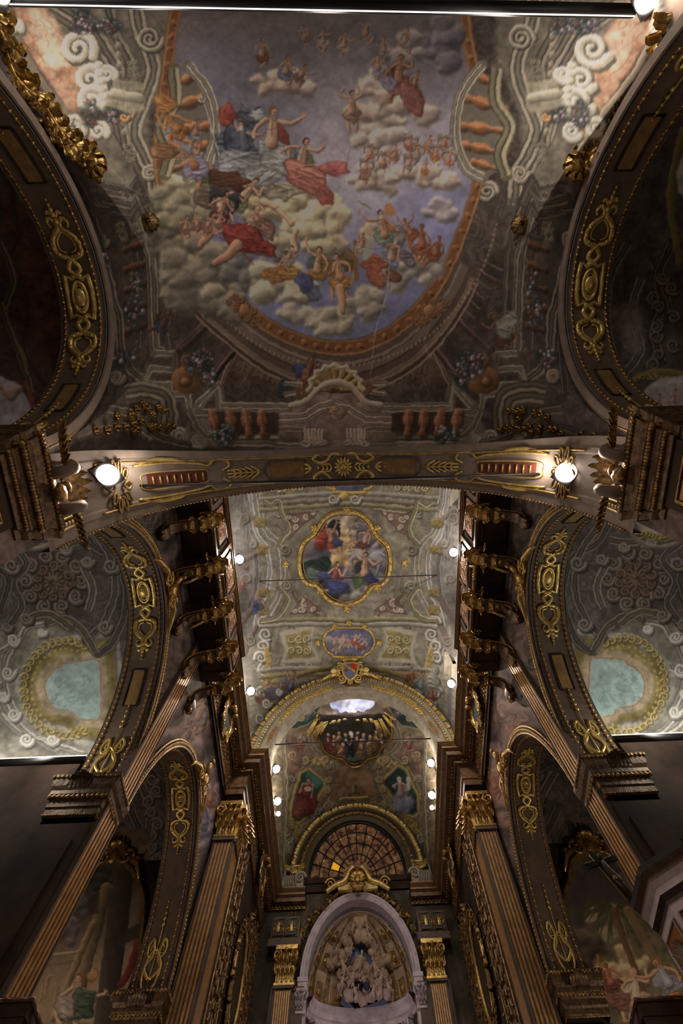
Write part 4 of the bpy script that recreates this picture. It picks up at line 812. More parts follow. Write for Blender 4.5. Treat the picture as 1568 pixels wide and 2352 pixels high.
    for a, b, w, c in (((285,2000),(238,2352),24,(52,42,34)), ((245,2040),(160,2352),14,(96,76,54)), ((214,2120),(120,2340),8,(112,88,62)), ((330,2060),(300,2352),14,(70,50,40))): F.stroke([a, b], w, c, 1, side=.5, soft=2)
    F.poly([(200,2060),(226,2052),(226,2100),(204,2100)], (64, 50, 38), .9, 3); F.poly([(286,2190),(330,2150),(320,2260),(280,2352),(262,2352)], (120, 92, 70), .9, 3); F.stroke(cr([(316,2170),(296,2230),(276,2260)], 4), 9, (86, 24, 20), .9, side=.4); F.poly([(255,2150),(345,2110),(345,2140),(262,2180)], (48, 38, 32), .9, 3)
    F.stroke([(80,2200),(180,2186)], 4, (140, 116, 84), .9, side=.4); F.stroke([(70,2225),(170,2208)], 2, (100, 80, 58), .8)
    for x in (84, 118): F.stroke(cr([(x-16,2290),(x-10,2250),(x+4,2240),(x+14,2262),(x+8,2300)], 5), 4, (128, 102, 72), 1, side=.3)
    F.figure(170, 2300, 62, .25, (190, 130, 88), (70, 80, 62), (124, 100, 92), hair=(118, 64, 34), seed=3, bare=False, arms=[[(-.2,-.5),(-.5,-.1),(-.6,.4)],[(.2,-.5),(.6,-.35),(1.0,-.55)]]); F.drape(190, 2300, 34, 34, (58, 70, 56), .4, 3); F.drape(150, 2316, 24, 26, (132, 112, 104), .3, 4); F.drape(212, 2240, 16, 12, (150, 108, 54), -.6, 4)
    F.figure(50, 2300, 30, -.2, (140, 70, 44), (132, 54, 34), seed=9); F.flowers(270, 2300, 30, 26, 18, 5, ((120, 96, 60), (104, 92, 60)))
    F.poly([(1290,1900),(1600,1900),(1600,2400),(1290,2400)], (80, 70, 44), 1, 2, .3); F.poly([(1300,2050),(1360,1960),(1420,2000),(1440,2100),(1320,2140)], (58, 48, 52), .9, 10)
    F.cloud(1400, 2120, 60, 40, (112, 96, 74), 12); F.cloud(1440, 2220, 60, 40, (136, 108, 74), 12); F.cloud(1330, 2180, 40, 40, (70, 56, 44), 12)
    rg = random.Random(2)
    for k in range(46):
        a = rg.uniform(-.2, PI+.4); L = rg.uniform(40, 110); x, y = 1410, 2090; e = (x+math.cos(a)*L, y+abs(math.sin(a))*L*.8-10)
        F.stroke(cr([(x, y), ((x+e[0])/2, (y+e[1])/2-18), e], 5), [2, 3.5, 1], (62, 60, 32), .7)
    F.stroke(cr([(1410,2090),(1432,2160),(1464,2240),(1500,2330)], 5), 7, (86, 56, 36), 1, side=.5); F.stroke(cr([(1440,2090),(1490,2180),(1540,2260)], 5), 10, (100, 78, 48), .9, side=.4)
    F.figure(1400, 2250, 40, -.3, (150, 84, 54), (88, 48, 36), (96, 60, 46), seed=1, arms=[[(-.2,-.6),(-.3,-1.0),(-.3,-1.5)],[(.2,-.6),(.5,-.3),(.6,-.1)]]); F.figure(1460, 2280, 56, -.1, (168, 124, 92), (140, 110, 80), (150, 124, 96), hair=(146, 116, 84), seed=2, bare=False)
    F.figure(1530, 2250, 54, -.5, (176, 112, 78), (100, 98, 108), (120, 116, 126), hair=(120, 66, 36), seed=3, bare=False, arms=[[(-.2,-.6),(-.7,-.5),(-1.1,-.8)],[(.2,-.5),(.5,-.1),(.5,.3)]]); F.drape(1545, 2300, 20, 24, (156, 84, 52), .3, 5); F.drape(1420, 2300, 34, 20, (104, 66, 48), .3, 6)
    return F.finish()
QUAT = [(520+x/2.8, 1090+y/2.8) for x, y in [(770,235),(690,245),(630,280),(585,345),(560,385),(505,425),(478,480),(466,560),(480,650),(520,700),(580,715),(620,770),(680,820),(770,838),(850,815),(905,765),(940,720),(1000,705),(1040,660),(1055,570),(1045,480),(1010,430),(960,385),(935,335),(895,280),(840,245)]]
OVAL2 = [(772,1441),(832,1441),(840,1444),(852,1452),(860,1472),(852,1494),(838,1503),(832,1508),(770,1508),(764,1503),(750,1494),(742,1472),(750,1452),(763,1444)]
BLUE = [(102,1585),(106,1560),(124,1538),(140,1532),(146,1522),(170,1519),(200,1516),(226,1520),(232,1580),(228,1648),(196,1652),(174,1648),(168,1638),(158,1632),(130,1628),(112,1612)]
F_NAVE, F_CHOIR, F_APSE, F_SKY, F_WALL, F_AISLE = paint_nave(), paint_choir(), paint_apse(), paint_sky(), paint_wall(), paint_aisle()
# ------------------------------------------------------------------ the shell of the church
NW, AW = 6.2, 13.4                     # nave wall and outer aisle wall
ARCH = [dict(c=-2.3, a=3.35, s=9.1, b=4.35), dict(c=6.6, a=3.5, s=9.55, b=4.55), dict(c=14.8, a=3.75, s=9.6, b=4.75)]
def arch_h(A, d, grow=0):
    q = np.clip(1-((d-A['c'])/(A['a']+grow))**2, 0, 1); return A['s']+(A['b']+grow)*np.sqrt(q)
def nave_f(x, d):
    x = np.asarray(x, float); d = np.asarray(d, float)
    b = 9.5+7.7*np.sqrt(np.clip(1-(x/6.32)**2, 0, 1)); out = b
    for c in (-2.3, -12.1):
        q = np.clip(1-((d-c)/3.62)**2, 0, 1); p = 9.3+4.75*np.sqrt(q)+.12*(6.2-np.abs(x)); out = np.maximum(out, np.where(q > 0, p, 0))
    return out
def choir_f(x, d):
    x = np.asarray(x, float); return 18.3+7.0*np.sqrt(np.clip(1-(np.abs(x)/5.6)**2.1, 0, 1))
def apse_f(x, d):
    x = np.asarray(x, float); return 18.3+5.75*np.sqrt(np.clip(1-(np.abs(x)/4.42)**2, 0, 1))
def aisle_f(i):
    A = ARCH[i]
    if i < 2:
        return lambda x, d: A['s']+.05+(A['b']+.45)*np.sqrt(np.clip(1-np.abs((np.asarray(d, float)-A['c'])/3.78)**2, 0, 1))+0*np.asarray(x)
    return lambda x, d: 9.7+6.6*np.clip(1-np.abs((np.asarray(d, float)-14.9)/5.0)**6, 0, 1)**.4+0*np.asarray(x)
# floor, outer walls, far cross wall
mb = MB(); mb.box((-AW, -20, -1.9), (AW, 31, -1.6)); mb.build('floor', mat('grey marble floor', (.32, .28, .25), rough=.35, var=.4, vscale=1.2), kind='structure')
for sx in (-1, 1):
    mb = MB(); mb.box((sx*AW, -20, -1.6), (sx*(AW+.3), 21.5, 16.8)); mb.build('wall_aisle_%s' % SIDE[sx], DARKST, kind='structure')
# vaults
xs = 6.3*np.sin(np.linspace(-PI/2*.985, PI/2*.985, 640)); ds = np.linspace(-12.5, 2.25, 470)
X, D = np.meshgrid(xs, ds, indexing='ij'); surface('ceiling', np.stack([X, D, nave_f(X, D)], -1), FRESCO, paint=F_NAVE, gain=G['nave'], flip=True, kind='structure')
xs = 5.6*np.sin(np.linspace(-PI/2*.995, PI/2*.995, 520)); ds = np.linspace(3.0, 18.7, 500)
X, D = np.meshgrid(xs, ds, indexing='ij')
WIN = [(1, 14.9, 1.15), (1, 5.4, 1.0)]
keep = np.ones(X.shape, bool); H = choir_f(X, D)
for sx, dc, r in WIN: keep &= ~((np.sign(X) == sx) & (np.abs(D-dc) < .62) & (H > 20.3) & (H < 21.15))
surface('ceiling', np.stack([X, D, H], -1), FRESCO, keep=keep, paint=F_CHOIR, gain=G['choir'], flip=True, kind='structure')
xs = 4.42*np.sin(np.linspace(-PI/2*.995, PI/2*.995, 420)); ds = np.linspace(18.9, 27.8, 330)
X, D = np.meshgrid(xs, ds, indexing='ij'); H = apse_f(X, D)
aa = np.arctan2(D-19.3, X); hole = ((X/1.36)**2+((D-19.35)/(.9+.06*np.sin(9*aa)+.05*np.sin(14*aa+1)))**2) < 1
surface('ceiling', np.stack([X, D, H], -1), FRESCO, keep=~hole, paint=F_APSE, gain=G['apse'], flip=True, kind='structure')
# opening of the painted glory above the chancel: a small lit dome of painted clouds
u, v = np.meshgrid(np.linspace(0, PI/2, 90), np.linspace(0, 2*PI, 220), indexing='ij')
X = 1.5*np.sin(u)*np.cos(v); D = 19.45+1.1*np.sin(u)*np.sin(v); P = np.stack([X, D, apse_f(X, D)-.01+1.3*np.cos(u)], -1)
surface('ceiling', P, FRESCO, paint=F_SKY, gain=G['sky'], kind='structure')
# nave walls with their arches
def nave_wall(sx, A_list, d0, d1, top, paint, name, nh=150, step=.045):
    dd = [d0, d1]
    for A in A_list: dd += list(A['c']+A['a']*np.cos(np.linspace(0, PI, 90)))+[A['c']-A['a']-.001, A['c']+A['a']+.001]
    dd = np.unique(np.clip(np.r_[dd, np.arange(d0, d1, step)], d0, d1)); lo = np.full(len(dd), -1.6)
    for A in A_list:
        ins = np.abs(dd-A['c']) <= A['a']+1e-6; lo[ins] = arch_h(A, dd[ins])
    hi = top(dd); t = np.linspace(0, 1, nh)[None, :]; H = lo[:, None]*(1-t)+np.maximum(hi, lo+.01)[:, None]*t
    Dm = dd[:, None]+0*t; surface(name, np.stack([np.full_like(H, sx*NW), Dm, H], -1), FRESCO, paint=paint, gain=G['wall'], flip=(sx > 0), kind='structure')
for sx in (-1, 1):
    nave_wall(sx, ARCH[:1], -12.5, 2.3, lambda d: nave_f(np.full_like(d, NW), d), F_NAVE, 'wall_nave_%s' % SIDE[sx])
    nave_wall(sx, ARCH[1:], 2.3, 18.9, lambda d: np.full_like(d, 17.2), F_WALL, 'wall_nave_%s' % SIDE[sx], nh=220)
    # aisle vaults and the cross walls between the chapels
    for i, A in enumerate(ARCH):
        f = aisle_f(i); d0, d1 = (A['c']-3.78, A['c']+3.78) if i < 2 else (10.95, 19.4)
        ds = (A['c']-3.78*np.cos(np.linspace(0, PI, 420))) if i < 2 else np.linspace(d0, d1, 260)
        xs = np.linspace(NW+.6, AW, 300); X, D = np.meshgrid(xs*sx, ds, indexing='ij')
        surface('ceiling', np.stack([X, D, f(X, D)], -1), FRESCO, paint=F_AISLE, gain=G['aisle'], flip=(sx > 0), kind='structure')
    for i, d in enumerate((1.55, 10.0)):
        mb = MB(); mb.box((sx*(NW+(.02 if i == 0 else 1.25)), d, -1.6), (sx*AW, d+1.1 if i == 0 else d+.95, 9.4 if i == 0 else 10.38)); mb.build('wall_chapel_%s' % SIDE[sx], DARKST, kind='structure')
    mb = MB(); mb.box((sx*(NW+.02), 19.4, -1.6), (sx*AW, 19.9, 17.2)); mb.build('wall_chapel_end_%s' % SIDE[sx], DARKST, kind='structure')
    # thickness of the nave piers behind the arches
    for d0, d1 in ((1.1, 3.05), (10.15, 11.0), (18.6, 19.4)):
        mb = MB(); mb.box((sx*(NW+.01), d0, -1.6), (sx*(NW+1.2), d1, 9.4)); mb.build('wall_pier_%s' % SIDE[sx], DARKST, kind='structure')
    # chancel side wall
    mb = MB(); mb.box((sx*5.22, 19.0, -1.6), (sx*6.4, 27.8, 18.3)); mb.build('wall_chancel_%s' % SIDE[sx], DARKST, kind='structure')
# cross wall over the great transverse arch: nave vault side above, opening below
TA = dict(a=6.25, s=9.2, b=5.4)
def ta_h(x, g=0): return TA['s']+(TA['b']+g)*np.sqrt(np.clip(1-(np.asarray(x, float)/(TA['a']+g))**2, 0, 1))
xs = TA['a']*np.sin(np.linspace(-PI/2, PI/2, 260)); t = np.linspace(0, 1, 40)[None, :]
for dd, pt, top in ((2.2, F_NAVE, 17.3), (3.36, F_WALL, 18.3)):
    lo = ta_h(xs)[:, None]; hi = np.maximum(nave_f(xs, 2.2)[:, None] if dd < 3 else 25.4+0*lo, lo+.01)
    H = lo*(1-t)+hi*t; surface('wall_over_arch', np.stack([xs[:, None]+0*t, np.full_like(H, dd)-(0.75*(np.abs(xs[:, None])/6.2)**3 if dd < 3 else 0)*(1-t), H], -1), FRESCO, paint=pt, gain=G['wall'], flip=(dd > 3), kind='structure')
# far wall with the lunette window above and the altar niche below
WD = 27.8
WI = dict(a=2.87, s=20.0, b=2.9, sill=19.35); NI = dict(a=2.57, s=14.7, b=3.35)
xs = np.unique(np.r_[np.linspace(-5.3, 5.3, 300), WI['a']*np.cos(np.linspace(0, PI, 120)), NI['a']*np.cos(np.linspace(0, PI, 120)), [-2.571, 2.571, -2.871, 2.871]])
def col_sheet(lo, hi, xs, nv, name):
    t = np.linspace(0, 1, nv)[None, :]; H = lo[:, None]*(1-t)+hi[:, None]*t
    surface(name, np.stack([xs[:, None]+0*t, np.full_like(H, WD), H], -1), FRESCO, keep=(hi-lo > .002)[:, None] & (t >= 0), paint=F_APSE, gain=G['apse'], flip=False, kind='structure')
wa = np.where(np.abs(xs) <= WI['a'], WI['s']+WI['b']*np.sqrt(np.clip(1-(xs/WI['a'])**2, 0, 1)), WI['sill'])
na = np.where(np.abs(xs) <= NI['a'], NI['s']+NI['b']*np.sqrt(np.clip(1-(xs/NI['a'])**2, 0, 1)), -1.6)
col_sheet(wa, np.where(np.abs(xs) < 4.4, apse_f(xs, 0)+.05, 19.36), xs, 120, 'wall_far_above')
col_sheet(na, np.full_like(xs, WI['sill']), xs, 90, 'wall_far')

# ------------------------------------------------------------------ ornament kit
def soffit_map(A, sx, x0=NW, x1=NW+1.2, grow=0):
    """(u = metres along the arch from its crown, v = -1..1 across, n = metres below) -> point"""
    t = np.linspace(0, PI, 400); d = A['c']-(A['a']+grow)*np.cos(t); h = A['s']+(A['b']+grow)*np.sin(t)
    L = np.r_[0, np.cumsum(np.hypot(np.diff(d), np.diff(h)))]; mid = L[-1]/2
    nd, nh = np.gradient(d), np.gradient(h); q = np.hypot(nd, nh); nd, nh = nd/q, nh/q
    def P(u, v, n=0):
        s_ = mid+u; D, H = np.interp(s_, L, d), np.interp(s_, L, h); td, th = np.interp(s_, L, nd), np.interp(s_, L, nh)
        return np.array([sx*((x0+x1)/2+v*(x1-x0)/2), D+th*n, H-td*n])
    return P, mid
def map_tube(mb, P, pts, r, n=.03, k=6, closed=False, flat=.8, scale=(1, 1)):
    Q = [P(u*scale[0], v*scale[1], n) for u, v in pts]; mb.tube(Q, r, k, closed, flat)
def strap_ornament(mb, P, u0, L, w=1.0, both=True, rev=1):
    """strapwork cartouche: oval boss, square collar, linked loops and dwindling leaf tips"""
    k = L/2.1
    def T(pts, r, n=.035, closed=False): map_tube(mb, P, [(u0+u*k*rev, v*w) for u, v in pts], r, n, 6, closed)
    def oval(cu, ru, rv, m=24): return [(cu+ru*math.cos(2*PI*i/m), rv*math.sin(2*PI*i/m)) for i in range(m)]
    if both:
        T(oval(0, .36, .38), .05, .06, True); T(oval(0, .28, .27), .03, .05, True)
        T([(-.5,-.62),(-.2,-.68),(.2,-.68),(.5,-.62),(.42,-.3),(.5,0),(.42,.3),(.5,.62),(.2,.68),(-.2,.68),(-.5,.62),(-.42,.3),(-.5,0),(-.42,-.3)], .075, .03, True)
        for i in range(9):
            a = 2*PI*i/9; mb.ball(P(u0+k*.12*math.cos(a), .14*w*math.sin(a), .09), .035, 6, 4)
        mb.ball(P(u0, 0, .06), (.16, .22*k, .09), 12, 8)
    for sg in ((-1, 1) if both else (1,)):
        S = lambda pts: [(sg*u, v) for u, v in pts]
        for m in (-1, 1):
            T(cr(S([(.46, .25*m), (.62, -.28*m), (.8, -.12*m), (.92, .22*m)]), 5), .07)
            T(cr(S([(.9, .2*m), (.98, .62*m), (1.2, .66*m), (1.38, .42*m), (1.5, .1*m), (1.62, .06*m)]), 5), .075)
            T(cr(S([(1.0, .12*m), (1.06, .4*m), (1.22, .42*m), (1.36, .2*m), (1.44, 0)]), 5), .03)
            T(cr(S([(1.6, .04*m), (1.72, .34*m), (1.62, .52*m), (1.52, .4*m)]), 5), [.06]*5+[.05]*5+[.03]*6)
            T(cr(S([(1.74, .05*m), (1.86, .26*m), (1.8, .36*m)]), 4), .045)
            for u, v in ((1.1, .7), (1.28, .6), (.97, .5)): mb.ball(P(u0+sg*u*k*rev, v*m*w, .06), .055, 6, 4)
        for u, r in ((1.66, .07), (1.8, .06), (1.9, .055), (2.0, .045), (2.1, .035)): mb.ball(P(u0+sg*u*k*rev, 0, .05), (r, r*1.3, r), 7, 5)
def volute_pair(mb, P, u, s, w, rev=1, r=.05):
    for m in (-1, 1):
        pts = [(u+rev*(s*.9*math.cos(a)*(1-a/11)), m*(w*.45+w*.42*math.sin(a)*(1-a/11))) for a in np.linspace(0, 8.5, 26)]
        map_tube(mb, P, pts, list(np.linspace(r, r*.45, 26)), .04)
        map_tube(mb, P, cr([(u-rev*s*2.6, m*.05), (u-rev*s*1.6, m*w*.7), (u-rev*s*.6, m*w*.25), (u+rev*s*.9, m*w*.45)], 5), r*1.1, .03)
def beads(mb, P, u0, u1, v, step=.16, r=.04, n=.05):
    for u in np.arange(u0, u1, step): mb.ball(P(u, v, n), r, 6, 4)
def oval_leafy(mb, pts, nrm, r=.1, step=2, leaf=.22, seed=0):
    """gilt frame: twin rolls with leaf buds along a closed curve, nrm(p) points to the viewer side"""
    rg = random.Random(seed); n = len(pts)
    mb.tube(pts, r, 8, True)
    for i in range(0, n, step):
        p = np.array(pts[i]); t = np.array(pts[(i+1) % n])-np.array(pts[i-1]); t /= np.linalg.norm(t)+1e-9; m = nrm(p); q = np.cross(t, m)
        mb.ball(p+m*r*.8+q*r*rg.uniform(-.3, .3), (r*.7, r*.7, r*.55), 6, 4)
def frame_fn(o, u, n, up=(0, 0, 1)):
    o, u, n, up = (np.array(q, float) for q in (o, u, n, up))
    return lambda a, b, c: o+u*a+n*b+up*c
def acanthus_capital(parent, P, W, H, proj=.28, name='capital', m=None, rows=2, nl=3, label=None, voluted=True):
    """P(a across, b outward, c up) with origin at the foot centre of the face"""
    mb = MB(); mb.fbox(P, (-W/2, -.3, 0), (W/2, .06, H*.9)); mb.fbox(P, (-W*.62, -.3, H*.88), (W*.62, proj*.8, H)); mb.fbox(P, (-W*.56, -.3, -.07), (W*.56, .12, .02))
    cap = mb.build(name, m or GOLD, parent, label=label)
    o, ux, un, uu = P(0, 0, 0), P(1, 0, 0)-P(0, 0, 0), P(0, 1, 0)-P(0, 0, 0), P(0, 0, 1)-P(0, 0, 0)
    lf = MB()
    for r in range(rows):
        k = nl-r*(nl > 2)*0
        for i in range(k):
            a = (i-(k-1)/2)*W/k*(1.0)+(W/k/2 if r % 2 else 0)
            if a > W/2: continue
            lf.leaf(P(a, .05+.05*r, H*(.02+.2*r)), uu, un, H*(.48+.12*r), W/k*.95, 1.1, .03)
    lf.build('acanthus_leaf_row', m or GOLD, cap)
    if voluted:
        v = MB()
        for s_ in (-1, 1):
            v.spiral(P(s_*W*.48, proj*.75, H*.7), ux*s_*.75+un*.55, uu, H*.17, 1.8, .05*H+.012, 6, PI*.6, 1)
            v.tube([P(s_*W*.12, .1, H*.45), P(s_*W*.25, .2, H*.66), P(s_*W*.4, proj*.6, H*.84)], .045*H+.01, 6)
        v.ball(P(0, proj*.8, H*.86), (.1, .1, .1), 8, 6); v.leaf(P(0, .12, H*.55), uu, un, H*.4, W*.3, 1.1, .02)
        v.build('volute', m or GOLD, cap)
    return cap
def fluted(mb_d, mb_g, P, W, h0, h1, n, proud=.05):
    """dark field with n raised gilt rods"""
    mb_d.fbox(P, (-W/2, -.25, h0), (W/2, 0, h1)); mb_d.fbox(P, (-W/2, 0, h0), (-W/2+W*.06, proud, h1)); mb_d.fbox(P, (W/2-W*.06, 0, h0), (W/2, proud, h1))
    pitch = W*.86/n
    for i in range(n):
        a = -W*.43+pitch*(i+.5); mb_g.fbox(P, (a-pitch*.27, 0, h0), (a+pitch*.27, proud*.7, h1-.12)); e = P(a, proud*.35, h1-.12); mb_g.ball(e, pitch*.24, 8, 5)
# ------------------------------------------------------------------ the six side arches
def side_arch(i, sx):
    A = ARCH[i]; sd = SIDE[sx]
    names = {0: 'beside the great ceiling oval', 1: 'under the gilded balcony', 2: 'beyond the tall flat pilaster'}
    t = thing('side_arch', '%s hand brown side arch with gilt strapwork, %s' % (sd, names[i]), 'arch', (sx*(NW+.6), A['c'], -1.6))
    P, mid = soffit_map(A, sx)
    us = np.linspace(-mid, mid, 160); mb = MB()
    prof = [(-1.0, 0), (-.99, -.02), (-.84, -.02), (-.82, .015), (-.72, .015), (-.70, -.01), (.70, -.01), (.72, .015), (.82, .015), (.84, -.02), (.99, -.02), (1.0, 0), (1.0, -.3)]
    mb.grid([P(u, v, n+.02) for u in us for v, n in prof], len(us), len(prof), False)
    mb.build('soffit', TAUPE, t)
    for v in (-.77, .77):
        b = MB(); b.tube([P(u, v, .03) for u in us], .018, 4); beads(b, P, -mid, mid, v, .17 if i < 2 else .18, .045 if v < 0 else .05); b.build('beaded_moulding', GOLD, t)
    g = MB()                                                              # carved gilt archivolt on the nave face
    tt = np.linspace(0, PI, 150)
    arc = lambda gr, x: [np.array([sx*x, A['c']-(A['a']+gr)*math.cos(a), A['s']+(A['b']+gr)*math.sin(a)]) for a in tt]
    q = arc(.02, NW-.03); r_ = arc(.2, NW-.03); r2 = arc(.3, NW-.02)
    V = []
    for a, b, c in zip(q, r_, r2): V += [a, a-[sx*.06, 0, 0], b-[sx*.09, 0, 0], b, c-[sx*.02, 0, 0], c]
    g.grid(V, len(q), 6, False); g.build('archivolt', TAUPE2 if i == 0 else TAUPE, t)
    g = MB(); 
    if i: g.tube(arc(.05, NW-.08), .03, 6); g.tube(arc(.27, NW-.07), .035, 6)
    else: g.tube(arc(.25, NW-.05), .02, 5)
    if i:
        for a in np.linspace(.03, PI-.03, 120 if i == 1 else 128):
            c = np.array([sx*(NW-.1), A['c']-(A['a']+.16)*math.cos(a), A['s']+(A['b']+.16)*math.sin(a)]); g.ball(c, (.04, .055, .055), 6, 4)
    g.build('gilt_edge_moulding', GOLD if i else OLDGOLD, t)
    def orn(u, L, both, rev=1): 
        m = MB(); strap_ornament(m, P, u, L, .8, both, rev); m.build('gilt_strapwork', BRIGHTGOLD, t)
    orn(0.1 if i < 2 else .9, 2.25 if i < 2 else 1.9, True)
    for s_ in (-1, 1):
        m = MB(); u = s_*(mid-1.1)
        map_tube(m, P, [(u+s_*.95, 0), (u, 0), (u-s_*1.4, 0)], .02, .03); map_tube(m, P, [(u, -.4), (u, .4)], .02, .03)
        volute_pair(m, P, u-s_*.1, .3, .62, -s_, .055)
        map_tube(m, P, cr([(u+s_*1.0, 0), (u+s_*.8, .35), (u+s_*.3, .42), (u-s_*.1, .1), (u+s_*.3, -.42), (u+s_*.8, -.35)], 5, True), .05, .04, closed=True)
        for k in range(5): m.ball(P(u-s_*(.75+.16*k), 0, .06), .065-.008*k, 6, 4)
        m.build('gilt_springer_scroll', BRIGHTGOLD, t)
    k0 = 2.6 if i < 2 else 3.1
    for s_ in (-1, 1):
        for a, b in ((k0, k0+1.15), (k0+1.6, k0+2.3)):
            if b > mid-2.2 and a > k0: b = mid-2.2
            if b-a < .3: continue
            off = (.1 if i < 2 else .9)
            oc = MB(); of = MB(); uu = [off+s_*(a+(b-a)*k/8) for k in range(9)]
            if s_*uu[-1] > mid-1.6: continue
            oc.grid([P(u, v, .035) for u in uu for v in (-.28, .28)], 9, 2, False)
            for v in (-.38, .38): of.tube([P(u, v, .03) for u in uu], .025, 5)
            for u in (uu[0], uu[-1]): of.tube([P(u, v, .03) for v in (-.38, 0, .38)], .025, 5)
            po = oc.build('ochre_panel', OCHRE, t); of.build('panel_moulding', DARKST, po)
    return t
for i in range(3):
    for sx in (-1, 1): side_arch(i, sx)
# ------------------------------------------------------------------ the great transverse arch
t = thing('transverse_arch', 'wide grey-brown arch crossing the nave with gilt rosette at its crown and ochre panels', 'arch', (0, 2.8, -1.6))
def ta_pt(a, y, n=0, g=0):
    x = (TA['a']+g)*math.sin(a); h = TA['s']+(TA['b']+g)*math.cos(a); nx, nh = math.sin(a)/TA['a'], math.cos(a)/TA['b']; q = math.hypot(nx, nh)
    d0 = 2.2-.75*(abs(x)/6.2)**3; return np.array([x-nx/q*n, d0+(3.36-d0)*y, h-nh/q*n])
angs = np.linspace(-PI/2, PI/2, 240); mb = MB()
prof = [(-.02, -.2), (-.02, .02), (.1, .02), (.13, .05), (.2, .05), (.22, .01), (.78, .01), (.8, .05), (.87, .05), (.9, .02), (1.02, .02), (1.02, -.2)]
mb.grid([ta_pt(a, y, n) for a in angs for y, n in prof], 240, len(prof), False); mb.build('soffit', TAUPE2, t)
for y in (.165, .835):
    mb = MB(); mb.tube([ta_pt(a, y, .08) for a in np.linspace(-PI/2*.8, PI/2*.8, 160)], .024, 6); mb.build('gilt_fillet', GOLD, t)
mb = MB()
for a in np.linspace(-PI/2*.97, PI/2*.97, 170): mb.ball(ta_pt(a, 1.03, .04), (.05, .03, .05), 6, 4)
mb.build('leaf_edge_moulding', OLDGOLD, t)
for s_ in (-1, 1):
    mb = MB(); mf = MB(); R = np.linspace(.2, .375, 12)*s_
    mb.grid([ta_pt(a, y, .03) for a in R for y in (.32, .68)], 12, 2, False); mb.build('ochre_panel', OCHRE, t)
    for y in (.26, .74): mf.tube([ta_pt(a, y, .03) for a in R], .022, 5)
    for e, q in ((R[0], -1), (R[-1], 1)): mf.tube([ta_pt(e+s_*q*.028*math.sin(PI*(y-.26)/.48), y, .03) for y in np.linspace(.26, .74, 8)], .022, 5)
    mf.build('panel_moulding', TAUPE, t)
    mb = MB()                                                              # palmette and long gilt frame towards the springing
    K = lambda a, y, n=.05: ta_pt(s_*a, y, n)
    for k in range(5):
        for q in (-1, 1): mb.tube([K(.43+.03*k, .5), K(.45+.03*k, .5+q*.08), K(.475+.03*k, .5+q*(.16-.02*k))], [.035, .04, .02], 6)
    mb.tube([K(.41, .5), K(.6, .5)], .022, 6)
    for q in (-1, 1):
        mb.tube(cr([K(.62, .5+q*.1), K(.585, .5+q*.2), (K(.6, .5+q*.32)), K(.66, .5+q*.33), K(.69, .5+q*.22), K(.74, .5+q*.27), K(.9, .5+q*.3), K(1.06, .5+q*.27)], 5), .035, 6)
        mb.tube(cr([K(.78, .5+q*.27), K(.86, .5+q*.36), K(.97, .5+q*.36), K(1.05, .5+q*.26)], 5), [.02]*4+[.06]*6+[.03]*6, 6)
    for k in range(8):
        a = .72+.036*k; mb.tube([K(a, .42), K(a, .58)], .026, 6)
    mb.tube(cr([K(.7, .4), K(.72, .36), K(1.0, .36), K(1.03, .5), K(1.0, .64), K(.72, .64), K(.7, .6)], 4), .022, 5)
    mb.build('gilt_comb_ornament', BRIGHTGOLD, t)
    rb = MB(); rb.grid([ta_pt(s_*a, y, .03) for a in np.linspace(.7, 1.0, 8) for y in (.38, .62)], 8, 2, False); rb.build('red_ground', mat('oxblood painted ground', srgb(110, 52, 40), rough=.7, var=.2), t)
mb = MB(); c0 = lambda a, y, n=.06: ta_pt(a, y, n)
for k in range(14):
    b = 2*PI*k/14; mb.tube([c0(.012*math.cos(b), .5+.06*math.sin(b)), c0(.036*math.cos(b), .5+.2*math.sin(b), .1), c0(.05*math.cos(b), .5+.3*math.sin(b))], [.03, .05, .02], 6)
mb.ball(c0(0, .5, .1), (.11, .11, .07), 10, 6); mb.tube([c0(.022*math.cos(b), .5+.13*math.sin(b), .1) for b in np.linspace(0, 2*PI, 20)[:-1]], .03, 6, True)
for s_ in (-1, 1):
    for q in (-1, 1):
        mb.tube(cr([c0(s_*.02, .5+q*.36), c0(s_*.06, .5+q*.36), c0(s_*.085, .5+q*.2), c0(s_*.12, .5+q*.13), c0(s_*.155, .5+q*.26), c0(s_*.13, .5+q*.36), c0(s_*.115, .5+q*.3)], 5), [.05]*12+[.06]*12+[.035]*7, 6)
        for k in range(3): mb.tube([c0(s_*(.06+.02*k), .5), c0(s_*(.072+.02*k), .5+q*.1), c0(s_*(.09+.02*k), .5+q*.12)], [.03, .045, .02], 6)
    for k in range(3): mb.tube([c0(s_*.165, .5), c0(s_*.185, .5+(k-1)*.1), c0(s_*.2, .5+(k-1)*.14)], [.03, .05, .02], 6)
    mb.ball(c0(s_*.215, .5), .03, 6, 4); mb.ball(c0(s_*.13, .5), .05, 6, 4)
mb.build('gilt_rosette', BRIGHTGOLD, t)
